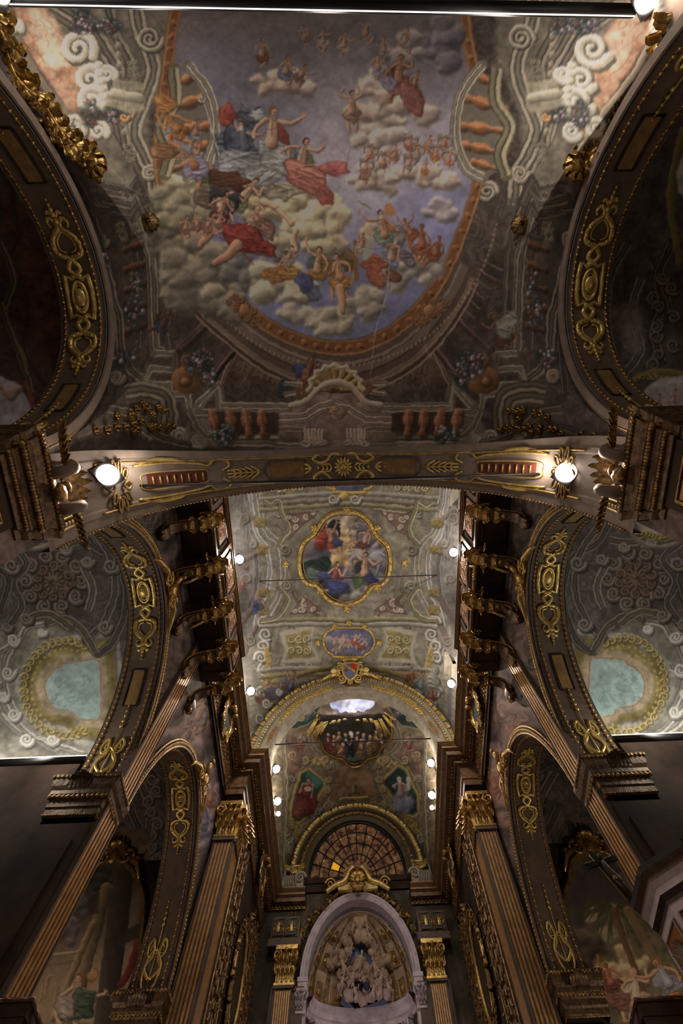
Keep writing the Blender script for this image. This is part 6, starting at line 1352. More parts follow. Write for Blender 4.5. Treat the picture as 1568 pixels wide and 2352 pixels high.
for px, py in ((801, 1428), (730, 1473), (871, 1473), (768, 1436), (836, 1436)):
    mb = MB(); c = on_vault(px, py, choir_f)-[0, 0, .1]; mb.ball(c, (.13, .13, .12), 8, 6, lump=.2)
    for k in range(5): a = 2*PI*k/5; mb.leaf(c, (math.cos(a), math.sin(a), -.1), (0, 0, -1), .26, .14, .7)
    mb.build('gilt_rosette', BRIGHTGOLD, t)
for sd, q in (('left', 0), ('right', 1)):
    m = (lambda P: [(1538-x, y+6) for x, y in P]) if q else (lambda P: P)
    t, pts, nrm = vault_frame('gilt_garland_rim', '%s hand long gilt leafy border along the lit cartouche of the nave vault' % sd, m([(-20, 30), (12, 90), (30, 160), (60, 205), (98, 235), (130, 285), (160, 325), (190, 355), (225, 385)]), nave_f, .05, 2, GOLD, 5, False, cat='border', lift=.08)
    mb = MB(); rg = random.Random(q)
    for i in range(1, len(pts)-1):
        a, b = pts[i], pts[i+1]; d_ = (b-a)/np.linalg.norm(b-a); sdv = np.cross(d_, nrm(a))
        for s_ in (-1, 1, .3): mb.leaf(a+sdv*s_*.07, d_*rg.uniform(.2, 1)+sdv*s_*rg.uniform(.2, 1), nrm(a), rg.uniform(.24, .46), rg.uniform(.12, .2), rg.uniform(.6, 1.2))
    mb.build('leaf_spray', GOLD, t)
    mb = MB(); c = pts[-1]
    for k in range(9): a = 2*PI*k/9; mb.leaf(c, (math.cos(a), math.sin(a), -.15), (0, 0, -1), .5, .26, 1.0)
    mb.ball(c-[0, 0, .15], (.2, .2, .14), 8, 6, lump=.25); mb.build('end_tassel', GOLD, t)
    for i, (px, py, lb, r) in enumerate(((352, 516, 'gilt shell boss beside the great painted oval', .42), (330, 958, 'gilt floral spray in the lower corner of the nave vault', .4), (236, 1000, 'small gilt flower cluster just above the near lamp', .3))):
        p = m([(px, py)])[0]; c = on_vault(p[0], p[1], nave_f)-np.array([0, 0, .05]); t = thing('gilt_boss' if i == 0 else 'gilt_flowers', '%s hand %s' % (sd, lb), 'ornament', (c[0], c[1], c[2]-.4)); mb = MB(); rg = random.Random(i+7*q)
        if i == 0:
            for k in range(10): a = 2*PI*k/10; mb.leaf(c, (math.cos(a), math.sin(a), -.35), (0, 0, -1), r, .2, 1.1)
            mb.ball(c-[0, 0, .12], (.16, .16, .14), 8, 6, lump=.2); mb.build('shell', OLDGOLD, t)
        else:
            ln = [(0, 0), (.35, .25), (.7, .1), (.1, -.45), (.5, -.4), (.85, -.5)] if i == 1 else [(0, 0), (.35, .05), (.7, .12)]
            ln = [(a_[0]*(1-w_)+b_[0]*w_+rg.uniform(-.05, .05), a_[1]*(1-w_)+b_[1]*w_+rg.uniform(-.05, .05)) for a_, b_ in zip(ln[:-1], ln[1:]) for w_ in (0, .33, .66)]+ln[-1:]
            for k, (a, b) in enumerate(ln):
                e = c+[(-1 if q else 1)*(a-.3)*.9, (b+.1)*-.9, 0]; e[2] = nave_f(e[0], e[1])-.08
                for j in range(6): w = 2*PI*j/6+k; mb.leaf(e, (math.cos(w), math.sin(w), -.2), (0, 0, -1), rg.uniform(.14, .24), .1, 1.0)
                mb.ball(e-[0, 0, .06], (.05, .05, .05), 6, 4, lump=.3, seed=k)
            mb.build('sprays', GOLD, t)
# ------------------------------------------------------------------ windows of the choir vault
GLASSB = mat('bright window glass', (.8, .85, .95), emit=(.82, .9, 1.0), estr=1.0)
for n, (sx, dc, r) in enumerate(WIN):
    x = 4.75*sx; mb = MB()
    for s_ in (-1, 1): mb.box((sx*5.2, dc+s_*.62, 20.2), (sx*5.8, dc+s_*.72, 21.3))
    mb.box((sx*5.02, dc-.72, 21.15), (sx*5.8, dc+.72, 21.25)); mb.box((sx*5.22, dc-.72, 20.2), (sx*5.8, dc+.72, 20.3))
    w = mb.build('window_%d' % (n+2), CREAM2, kind='structure')
    mb = MB(); mb.box((sx*5.6, dc-.62, 20.3), (sx*5.63, dc+.62, 21.15)); mb.build('pane', GLASSB, w)
    mb = MB(); 
    for k in range(1, 4): mb.tube([(sx*5.57, dc-.62+.31*k, 20.5), (sx*5.57, dc-.62+.31*k, 21.75)], .018, 4)
    for k in range(1, 4): mb.tube([(sx*5.57, dc-.62, 20.5+.31*k), (sx*5.57, dc+.62, 20.5+.31*k)], .018, 4)
    mb.build('glazing_bars', IRON, w)
# ------------------------------------------------------------------ the lunette window of the far wall
SG = mat('amber brown stained glass', (.3, .16, .08), rough=.3)
nt = SG.node_tree; b_ = nt.nodes['Principled BSDF']; vo = nt.nodes.new('ShaderNodeTexVoronoi'); vo.inputs['Scale'].default_value = 2.6
tc = nt.nodes.new('ShaderNodeTexCoord'); nt.links.new(tc.outputs['Object'], vo.inputs['Vector']); no = nt.nodes.new('ShaderNodeTexNoise'); no.inputs['Scale'].default_value = 3.5; no.inputs['Detail'].default_value = 6; nt.links.new(tc.outputs['Object'], no.inputs['Vector'])
rp = nt.nodes.new('ShaderNodeValToRGB'); E_ = rp.color_ramp; E_.elements[0].position = .32; E_.elements[0].color = (*srgb(44, 28, 22), 1); E_.elements[1].position = .78; E_.elements[1].color = (*srgb(232, 226, 220), 1)
for p_, c_ in ((.42, (84, 54, 42)), (.5, (112, 78, 56)), (.57, (140, 100, 60)), (.64, (118, 88, 66)), (.7, (172, 150, 122))): e_ = E_.elements.new(p_); e_.color = (*srgb(*c_), 1)
nt.links.new(no.outputs[0], rp.inputs[0]); nt.links.new(rp.outputs[0], b_.inputs['Base Color']); nt.links.new(rp.outputs[0], b_.inputs['Emission Color']); b_.inputs['Emission Strength'].default_value = .22
wc = np.array([0, WD+.12, WI['sill']+.12])
mb = MB(); ar = [(WI['a']*math.cos(a), WD+.12, WI['s']+WI['b']*math.sin(a)) for a in np.linspace(0, PI, 60)]
mb.add([(0, WD+.14, 20)]+[(WI['a'], WD+.14, WI['sill'])]+[(x, WD+.14, h) for x, y, h in ar]+[(-WI['a'], WD+.14, WI['sill'])], [(0, i+1, i+2) for i in range(61)]+[(0, 62, 1)])
win = mb.build('window_1', SG, kind='structure')
def wr(a, q): return (2.82*q*math.cos(a), WD+.08, WI['sill']+.1+(3.4*q)*math.sin(a)*(1 if q > .0 else 1))
mb = MB()
for q in (1.0, .8, .6, .4): mb.tube([wr(a, q) for a in np.linspace(0, PI, 50)], .035 if q < 1 else .09, 5)
for k in range(13):
    a = PI*k/12; mb.tube([wr(a, .3), wr(a, 1)], .03, 5)
mb.tube([(-2.85, WD+.06, WI['sill']+.05), (2.85, WD+.06, WI['sill']+.05)], .06, 5); mb.build('glazing_bars', BLACK, win)
mb = MB(); a0, a1 = PI*(1-2/12), PI*(1-1/12); mb.add([wr(a0, .42), wr(a0, .58), wr(a1, .58), wr(a1, .42)], [(0, 1, 2, 3)]); 
for v_ in range(4): mb.v[v_] = (mb.v[v_][0], WD+.11, mb.v[v_][2])
mb.build('yellow_pane', mat('yellow glass', srgb(200, 150, 30), emit=srgb(230, 170, 30), estr=.6), win)
t = thing('window_surround', 'heavy dark and gold carved arch around the fan window on the far wall', 'frame', (0, WD-.1, 17.7))
def wo(a, g, d): return np.array([(WI['a']+g)*math.cos(a), d, WI['s']-.3+(WI['b']+.3+g*.85)*math.sin(a)])
mb = MB(); prof = [(0, WD+.15), (0, WD-.1), (.2, WD-.22), (.25, WD-.12), (.62, WD-.16), (.68, WD-.34), (1.0, WD-.4), (1.05, WD-.2), (1.3, WD-.1), (1.3, WD)]
mb.grid([wo(a, g, d) for a in np.linspace(-.12, PI+.12, 120) for g, d in prof], 120, len(prof), False); mb.build('arch_moulding', mat('dark olive stucco', srgb(84, 72, 44), rough=.6, var=.4), t)
for g, n, s_, m in ((.45, 90, .19, OLDGOLD), (.88, 84, .25, BRIGHTGOLD)):
    mb = MB(); rg = random.Random(n)
    for a in np.linspace(-.08, PI+.08, n): mb.leaf(wo(a, g-.1, WD-.2 if g < .6 else WD-.38), (math.cos(a)+rg.uniform(-.6, .6), 0, math.sin(a)+rg.uniform(-.6, .6)), (0, -1, 0), s_*1.4, s_*.9, 1.1)
    mb.build('gilt_foliage', m, t)
mb = MB(); mb.box((-3.2, WD-.25, 19.0), (3.2, WD, 19.3)); mb.box((-3.1, WD-.15, 18.6), (3.1, WD, 19.0)); mb.build('sill', DARKST, t)
for s_ in (-1, 1):
    t2 = thing('scroll_bracket', '%s hand cream and gold scroll bracket on the cornice beside the fan window' % SIDE[s_], 'bracket', (s_*3.55, WD-.5, 16.95)); mb = MB()
    mb.box((s_*3.05, WD-.7, 18.5), (s_*4.1, WD-.02, 19.15)); mb.spiral((s_*3.25, WD-.75, 19.0), (-s_, 0, 0), (0, 0, 1), .28, 1.6, .09, 7)
    for k in range(5): mb.tube([(s_*(3.45+.14*k), WD-.72, 18.6), (s_*(3.5+.14*k), WD-.78, 18.9), (s_*(3.4+.14*k), WD-.7, 19.15)], .05, 6)
    mb.build('cream_block', CREAM2, t2); mb = MB()
    mb.tube([(s_*3.1, WD-.75, 19.65), (s_*4.1, WD-.75, 19.6)], .06, 6)
    for k in range(9): mb.leaf((s_*(3.15+.11*k), WD-.75, 19.5-.25*math.sin(PI*k/8)), (random.Random(k).uniform(-.6, .6), -.3, .5), (0, -1, 0), .32, .2, 1)
    mb.build('gilt_festoon', BRIGHTGOLD, t2)
# ------------------------------------------------------------------ gilt sunburst under the painted glory
t = thing('gilt_sunburst', 'bundles of gilded rays spreading below the bright painted clouds of the apse vault', 'sunburst', (0, 20.5, 20))
for i, (a, b, w) in enumerate(((( 728,1648),(708,1690),.16), ((742,1655),(722,1695),.2), ((750,1658),(735,1688),.12), ((752,1655),(728,1672),.1), ((768,1652),(762,1666),.16), ((780,1650),(776,1664),.1), ((792,1648),(791,1658),.12), ((820,1650),(822,1660),.12), ((836,1648),(840,1662),.14), ((850,1648),(856,1664),.12), ((862,1652),(876,1692),.2), ((872,1648),(890,1690),.16), ((880,1640),(900,1672),.12), ((884,1634),(904,1656),.08))):
    p, q = on_vault(*a, apse_f)-np.array([0, .1, .2]), on_vault(*b, apse_f)-np.array([0, .35, .25]); mb = MB(); sd = np.array([1., 0, 0])*w
    for k in range(4):
        u = (k-1.5)/2; mb.tube([p+sd*u*.6, q+sd*u*1.3+(q-p)*(.08*((k*7+i) % 3))], [.045, .03], 4)
    mb.build('ray_bundle', BRIGHTGOLD, t)
mb = MB(); cpx = [(728,1640),(724,1690),(738,1708),(744,1724),(764,1738),(786,1744),(800,1758),(814,1762),(830,1757),(844,1744),(866,1736),(876,1718),(892,1704),(900,1680),(895,1640)]
tf = thing('apse_painting_frame', 'dull gilt eared frame round the crowd painting above the fan window', 'frame', (0, 24, 20)); pts = [on_vault(x, y, apse_f)-np.array([0, .05, .06]) for x, y in cr(cpx, 4)]; mb.tube(pts, .08, 7); mb.build('moulding', GOLD, tf)
mb = MB(); mb.tube([on_vault(814+(x-814)*.93, 1690+(y-1690)*.9, apse_f)-np.array([0, .05, .06]) for x, y in cr(cpx, 4)], .035, 6); mb.build('inner_fillet', OLDGOLD, tf)
# ------------------------------------------------------------------ altar niche
t = thing('niche_arch', 'pale pinkish marble arch framing the altar niche at the end of the chancel', 'arch', (0, 27.6, -1.6))
def na_(a, g, d): return np.array([(NI['a']+g)*math.cos(a), d, NI['s']+(NI['b']+g)*math.sin(a)])
mb = MB(); prof = [(-.02, WD+.6), (-.02, 27.5), (.06, 27.45), (.1, 27.48), (.22, 27.48), (.25, 27.44), (.33, 27.44), (.36, 27.6), (.36, WD)]
mb.grid([na_(a, g, d) for a in np.linspace(0, PI, 90) for g, d in prof], 90, len(prof), False); mb.build('marble_archivolt', WHITEM, t)
for s_ in (-1, 1):
    mb = MB(); mb.box((s_*2.5, 27.42, 14.55), (s_*3.0, WD+.5, 14.72)); mb.box((s_*2.53, 27.46, 14.3), (s_*2.97, WD+.5, 14.55)); mb.box((s_*2.55, 27.5, -1.6), (s_*2.95, WD+.5, 13.45)); jo = mb.build('marble_jamb', WHITEM, t)
    acanthus_capital(t, frame_fn((s_*2.75, 27.5, 13.45), (s_, 0, 0), (0, -1, 0)), .42, .85, .12, m=WHITEM, name='marble_capital', nl=3)
t = thing('altar_niche', 'half domed niche with gilt coffers and marble cornice behind the marble arch', 'niche', (0, 29, -1.6))
th = np.linspace(0, PI, 70); ph = np.linspace(0, PI/2, 40); R = 2.6
mb = MB(); mb.grid([(R*math.cos(a)*math.cos(p), WD+.2+1.45*math.sin(a)*math.cos(p), 14.0+3.75*math.sin(p)) for a in th for p in ph], 70, 40); mb.build('half_dome', CREAM, t)
mb = MB(); mb.grid([(R*math.cos(a), WD+.2+1.45*math.sin(a), h) for a in th for h in (-1.6, 6, 13.0, 14.0)], 70, 4); mb.build('drum_wall', mat('dark niche wall', srgb(70, 50, 36), rough=.7, var=.3), t)
def nd(a, p, k=.0): return np.array([(R-k)*math.cos(a)*math.cos(p), WD+.2+(1.45-k)*math.sin(a)*math.cos(p), 14.0+(3.75-k)*math.sin(p)])
for a in (.32, .82, PI-.82, PI-.32, 1.35, PI-1.35): mb = MB(); mb.grid([nd(a+e, p, .05) for p in np.linspace(0, 1.35, 20) for e in (-.07*(1-p/2), .07*(1-p/2))], 20, 2); mb.build('gilt_rib', OLDGOLD, t)
for a in (.12, .57, 1.08, PI-1.08, PI-.57, PI-.12):
    for p0, p1 in ((.1, .32), (.46, .66), (.8, 1.0)):
        w = .15*(1-.25*p0); q = [nd(a-w, p0, .04), nd(a+w, p0, .04), nd(a+w*.9, p1, .04), nd(a-w*.9, p1, .04)]
        mb = MB(); mb.add(q, [(0, 1, 2, 3)]); co = mb.build('coffer', OCHRE, t); mb = MB(); mb.tube(q, .05, 4, True); mb.build('coffer_frame', CREAM, co)
        mb = MB(); c = np.mean(q, axis=0); n = np.array([0, -1, -.3])
        for k in range(5): b = 2*PI*k/5; mb.leaf(c, (math.cos(b), 0, math.sin(b)), n, .22, .13, .8)
        mb.ball(c+n*.06, .07, 6, 4); mb.build('gilt_rosette', GOLD, co)
mb = MB()
prof = [(0, 13.68), (.06, 13.68), (.08, 13.85), (.16, 13.9), (.2, 14.08), (.32, 14.2), (.36, 14.32), (0, 14.34)]
mb.grid([((R-o)*math.cos(a), WD+.2+(1.45-o)*math.sin(a), h) for a in th for o, h in prof], 70, len(prof), False); mb.build('marble_cornice', WHITEM, t)
for a in (.55, 1.25, PI-1.25, PI-.55):
    c = np.array([(R-.12)*math.cos(a), WD+.2+(1.45-.12)*math.sin(a), 12.78]); n = np.array([-math.cos(a), -math.sin(a), 0]); u = np.array([math.sin(a), -math.cos(a), 0])
    acanthus_capital(t, frame_fn(c, u, n), .5, .9, .18, m=WHITEM, name='marble_capital', nl=3); mb = MB(); mb.tube([c-[0, 0, 14], c], .22, 14); mb.build('column', WHITEM, t)
# cloud and cherub sculpture filling the niche
t = thing('cloud_sculpture', 'tall heap of carved cream clouds, cherubs and figures filling the altar niche', 'sculpture', (0, 28.9, 12.5)); rg = random.Random(12)
for i, (x, h, r, d) in enumerate(((0, 17.15, .62, 28.6), (.1, 16.8, .5, 28.4), (-.5, 16.4, .42, 28.7), (-.62, 16.0, .38, 28.8), (.55, 16.4, .32, 28.7), (.66, 15.95, .36, 28.8), (.8, 15.6, .4, 28.9), (-1.0, 15.65, .45, 28.8), (-1.45, 15.5, .34, 28.8), (1.25, 15.45, .46, 28.8), (1.6, 15.3, .32, 28.9), (-.5, 15.1, .42, 28.9), (.1, 15.2, .5, 28.7), (-.75, 14.6, .5, 28.7), (.85, 14.3, .55, 28.6), (1.1, 13.9, .5, 28.5), (-.7, 13.9, .45, 28.6), (-.1, 13.7, .4, 28.6), (.45, 13.75, .4, 28.6), (-.3, 14.8, .35, 28.6), (.4, 14.8, .4, 28.6))):
    mb = MB(); k = 4; h = 14.35+(h-13.6)*.83
    for j in range(k): mb.ball((x+rg.uniform(-.5, .5)*r, d+rg.uniform(-.2, .1), h+rg.uniform(-.45, .45)*r), (r*rg.uniform(.42, .68), r*.5, r*rg.uniform(.4, .62)), 14, 10, lump=.2, seed=i*7+j)
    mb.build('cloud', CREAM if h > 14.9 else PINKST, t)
for i, (x, h, s, q) in enumerate(((-.32, 16.75, .3, 1), (.42, 16.75, .26, -1), (.55, 16.2, .3, -1), (-.45, 15.55, .3, 1), (.0, 15.0, .42, 1), (-.85, 14.8, .4, -1), (-.4, 14.2, .38, 1), (.75, 14.65, .42, -1), (1.0, 14.1, .42, 1), (-.9, 14.05, .36, 1), (.2, 14.0, .4, -1), (-.25, 13.55, .34, -1), (.62, 13.6, .36, 1), (1.35, 13.7, .34, -1), (-1.2, 15.6, .22, 1))):
    mb = MB(); d = 28.15; a = q*.35; h = 14.4+(h-13.5)*.84; up = np.array([math.sin(a), -.15, math.cos(a)]); sd = np.array([math.cos(a), 0, -math.sin(a)]); c = np.array([x, d, h])
    mb.tube([c-up*s*.5, c-up*s*.1, c+up*s*.35, c+up*s*.52, c+up*s*.6], [s*.2, s*.27, s*.25, s*.12, s*.09], 9)
    mb.ball(c+up*s*.8, (s*.17, s*.18, s*.21), 10, 8); mb.ball(c+up*s*.78+[0, -s*.18, 0], (s*.03, s*.05, s*.04), 5, 4)
    for m in (-1, 1):
        mb.tube([c+up*s*.42+sd*m*s*.2, c+up*s*.1+sd*m*s*.45+[0, -.05, 0], c+up*s*(.15+.3*rg.random())+sd*m*s*.62+[0, -.14, 0]], [s*.1, s*.085, s*.06], 7)
        mb.tube([c-up*s*.4+sd*m*s*.12, c-up*s*.7+sd*m*s*.3+[0, -.18, 0], c-up*s*1.1+sd*m*s*.2], [s*.15, s*.12, s*.07], 7)
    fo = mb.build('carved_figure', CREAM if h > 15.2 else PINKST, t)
    mb = MB(); mb.tube([c-up*s*.15+sd*s*.3, c-up*s*.45, c-up*s*.75-sd*s*.3, c-up*s*1.0-sd*s*.1], [s*.16, s*.34, s*.3, s*.12], 9); mb.build('carved_drapery', PINKST, fo)
mb = MB(); mb.add([(x, 28.95, h) for x, h in cr([(-.3, 16.7), (.3, 16.7), (.62, 16.2), (.6, 15.4), (.1, 15.3), (-.3, 14.2), (.9, 14.6), (1.2, 14.3), (-.8, 14.3), (-.9, 14.8), (-.6, 15.6)], 3, True)], [tuple(range(33))]); mb.build('painted_sky_backing', mat('painted blue sky patch', srgb(112, 130, 186), rough=.8, col2=srgb(120, 110, 120), vscale=1.5), t)
mb = MB(); mb.ball((.28, 28.0, 14.55), (.17, .1, .17), 10, 8); mb.build('dark_blue_globe', mat('deep blue glaze', srgb(24, 34, 70)), t)
# gilt leaf border and broken pediment over the arch
t = thing('arch_garland', 'dark gilt foliage climbing round the outside of the marble niche arch', 'garland', (0, 27.5, 12)); mb = MB(); rg = random.Random(4)
for a in np.linspace(-.12, PI+.12, 96):
    g = .5+rg.uniform(-.06, .1)+(.15 if abs(a-PI/2) > .9 else 0); c = np.array([(NI['a']+g)*math.cos(a), 27.55, NI['s']+(NI['b']+g)*math.sin(a)]); mb.leaf(c, (rg.uniform(-1, 1), -.2, rg.uniform(-1, 1)), (0, -1, 0), .32, .22, 1.1); 
    if rg.random() < .6: mb.ball(c+[rg.uniform(-.15, .15), -.08, rg.uniform(-.15, .15)], .07, 6, 4)
mb.build('gilt_foliage', OLDGOLD, t)
t = thing('broken_pediment', 'gold scrolled pediment with a crown of foliage on top of the marble niche arch', 'pediment', (0, 27.2, 17.2)); mb = MB()
for s_ in (-1, 1):
    mb.tube(cr([(s_*1.75, 27.25, 18.3), (s_*1.2, 27.2, 18.62), (s_*.75, 27.15, 18.75), (s_*.5, 27.1, 19.1), (s_*.25, 27.1, 19.45)], 6), list(np.linspace(.12, .2, 25)), 8); mb.box((s_*.3, 27.2, 18.35), (s_*1.1, 27.45, 18.75))
mb.build('scrolled_body', BRIGHTGOLD, t); mb = MB()
for k in range(7): a = (k-3)*.5; mb.leaf((0, 27.05, 18.75), (math.sin(a), -.1, math.cos(a)), (0, -1, 0), .75, .3, 1)
for k in range(7): a = (k-3)*.5; mb.leaf((0, 27.05, 18.45), (math.sin(a), -.1, -math.cos(a)), (0, -1, 0), .6, .28, .8)
for s_ in (-1, 1): mb.spiral((s_*1.5, 27.15, 18.65), (s_, 0, 0), (0, 0, 1), .28, 1.6, .07, 6); mb.spiral((s_*.5, 27.05, 19.2), (s_, 0, 0), (0, 0, 1), .2, 1.6, .05, 6)
mb.ball((0, 27.0, 18.75), (.2, .14, .24), 9, 7, lump=.2); mb.build('gilt_foliage', GOLD, t)
# ------------------------------------------------------------------ chancel side walls: oval framed openings and carved trails
for sx in (-1, 1):
    t = thing('oval_opening', '%s hand tall dark oval canvas in a gilt frame on the chancel wall' % SIDE[sx], 'painting', (sx*5.1, 23.6, 11.0)); c = np.array([sx*5.16, 23.9, 12.8])
    ov = [c+[0, 1.05*math.cos(a), 1.75*math.sin(a)] for a in np.linspace(0, 2*PI, 61)[:-1]]
    mb = MB(); mb.add([c]+ov, [(0, i+1, (i+1) % 60+1) for i in range(60)]); mb.build('aperture', mat('dark canvas '+SIDE[sx], srgb(50, 40, 34), rough=.6, var=.5, vscale=1.5), t)  # flat dark disc: the shade inside the opening put into its colour
    mb = MB(); mb.tube([p-[sx*.06, 0, 0] for p in ov], .09, 8, True); mb.tube([c+(p-c)*1.12-[sx*.04, 0, 0] for p in ov], .05, 6, True); mb.build('gilt_frame', GOLD, t)
    mb = MB(); rg = random.Random(3)
    for i, p in enumerate(ov): mb.leaf(c+(p-c)*1.2-[sx*.05, 0, 0], (0, rg.uniform(-1, 1), rg.uniform(-1, 1)), (-sx, 0, 0), .34, .22, 1)
    for k in range(7): a = (k-3)*.5; mb.leaf(c+[-sx*.1, 0, 2.0], (0, math.sin(a), math.cos(a)), (-sx, 0, 0), .6, .26, .9)
    mb.build('foliage_border', OLDGOLD, t)
    t = thing('carved_trail', '%s hand upright carved gilt trails on the chancel wall' % SIDE[sx], 'carving', (sx*5.15, 21, 6))
    for d in (20.4, 21.3, 26.0, 26.9):
        g = MB(); g.box((sx*5.2, d-.28, 5), (sx*5.14, d+.28, 16.2)); po = g.build('pale_strip', MARBLE_P if d in (20.4, 26.9) else TAUPE2, t); g = MB(); rg = random.Random(int(d*10))
        h = 6.0
        while h < 16: g.spiral((sx*5.1, d, h), (0, 1 if rg.random() < .5 else -1, 0), (0, 0, 1), .2, 1.5, .04, 5, rg.uniform(0, 6)); g.leaf((sx*5.1, d, h+.2), (0, rg.uniform(-.6, .6), 1), (-sx, 0, 0), .4, .24, 1); h += .46
        g.tube([(sx*5.12, d, 5.6), (sx*5.12, d, 16)], .03, 4); g.build('gilt_trail', OLDGOLD, po)
    g = MB()
    for d in (20.0, 20.85, 21.7, 25.5, 26.45, 27.3): g.tube([(sx*5.12, d, 0), (sx*5.12, d, 16.5)], .04, 5)
    g.tube([(sx*5.13, 20.0, .1), (sx*5.13, 27.3, .1)], .03, 4); g.build('gilt_fillet', OLDGOLD, t)
# ------------------------------------------------------------------ tie rods with their light strips
def rod(name, label, a, b, r=.05, strip=None, m=BLACK):
    mb = MB(); mb.tube([a, b], r, 8)
    t = thing(name, label, 'tie rod', ((a[0]+b[0])/2, a[1], min(a[2], b[2])-r)); mb.build('bar', m, t)
    if strip:
        mb = MB(); n = 40; A, B = np.array(a, float), np.array(b, float); off = np.array(strip)
        mb.tube([A+off, B+off], .013, 5); mb.build('light_strip', mat('white light strip', (1, 1, 1), emit=(1, .93, .84), estr=2.2), t)
    return t
rod('tie_rod', 'thick black tie rod with a white light strip across the top of the view', (-6.3, -6.98, 11.1), (6.3, -6.84, 11.45), .11, (0, .095, -.03))
rod('tie_rod', 'black tie rod stretched under the great transverse arch between the two big lamps', (-6.0, 2.62, 11.95), (6.0, 2.66, 12.05), .035)
rod('tie_rod', 'thin iron tie rod crossing the central painting of the choir vault', (-4.95, 10.2, 22.2), (4.95, 10.2, 22.2), .03, m=IRON)
rod('tie_rod', 'thin iron tie rod across the mouth of the chancel just below its round arch', (-4.3, 18.5, 19.75), (4.3, 18.5, 19.75), .032, m=BLACK)
for sx in (-1, 1): rod('tie_rod', '%s hand black rod with light strip below the pale blue chapel cartouche' % SIDE[sx], (sx*7.0, 9.45, 9.82), (sx*13.3, 9.45, 9.82), .09, (0, -.05, .09))
# ------------------------------------------------------------------ floodlights
def lamp_light(name, p, e, col, kind='POINT', rad=.15, rot=None, ang=120):
    l = bpy.data.lights.new(name, kind); l.energy = e; l.color = col; l.shadow_soft_size = rad
    if kind == 'SPOT': l.spot_size = math.radians(ang); l.spot_blend = .6
    o = bpy.data.objects.new(name, l); COL.objects.link(o); o.location = (p[0], p[1], p[2]+EYE)
    if rot is not None: o.rotation_euler = Vector(rot).to_track_quat('-Z', 'Y').to_euler()
    return o
def flood(label, c, aim, s, e, mount, col=WARM, up=0):
    c = np.array(c, float); aim = np.array(aim, float); aim /= np.linalg.norm(aim); t = thing('floodlight', label, 'lamp', (c[0], c[1], c[2]-s))
    u = np.cross(aim, (0, 0, 1.)); u /= np.linalg.norm(u)+1e-9; w = np.cross(u, aim); P = frame_fn(c, u, aim, w)
    mb = MB(); mb.fbox(P, (-s, -s*.9, -s*.8), (s, -.02, s*.8)); mb.fbox(P, (-s*1.1, -.04, -s*.9), (s*1.1, .0, s*.9)); mb.build('housing', IRON, t)
    mb = MB(); o = [P(s*.92*math.cos(a)*(1.0 if True else 1), .02, s*.92*math.sin(a)) for a in np.linspace(0, 2*PI, 33)[:-1]]; mb.add([P(0, .1, 0)]+o, [(0, i+1, (i+1) % 32+1) for i in range(32)], True); mb.build('lens', LAMPM, t)
    mb = MB(); mb.tube([P(0, -s*.8, 0), np.array(mount, float)], .03, 6); mb.build('bracket', IRON, t)
    p = c+aim*(s*.5+.12); lamp_light('flood_light', p, e, col, 'SPOT', s*.6, aim, 128)
    if up: lamp_light('flood_uplight', c+np.array([-.5*np.sign(c[0]), 0, s*2]), up, (1, .9, .8), rad=s*.6)
for sx, x, d, h in ((-1, 5.62, 2.1, 10.9), (1, 5.62, 2.45, 11.2)):
    flood('%s hand big glaring floodlight at the foot of the great transverse arch' % SIDE[sx], (sx*x, d, h), (-sx*.75, -.5, -1), .27, LAMP['nave'], (sx*6.1, d, h+.25), WARM, 40)
    t = thing('gilt_sunflower', '%s hand gilt flower of loops behind the big floodlight' % SIDE[sx], 'ornament', (sx*5.75, 2.6, 11.2)); mb = MB(); c = ta_pt(sx*1.135, .5, .1)
    for k in range(10):
        a = 2*PI*k/10; e = lambda r, w: ta_pt(sx*(1.15+.05*r*math.cos(a+w)), .5+.33*r*math.sin(a+w), .1)
        mb.tube(cr([e(.5, 0), e(.9, -.2), e(1.25, 0), e(.9, .2)], 4, True), .035, 6, True)
    mb.build('loops', OLDGOLD, t)
flood('floodlight glaring at the upper right corner of the view on the next pier', (6.05, -6.7, 10.9), (-.4, .3, -1), .22, LAMP['nave']*.8, (6.5, -6.7, 11.1))
flood('floodlight on the hidden left pier behind the viewer', (-6.0, -7.0, 10.9), (.4, .3, -1), .22, LAMP['nave']*.8, (-6.5, -7.0, 11.1))
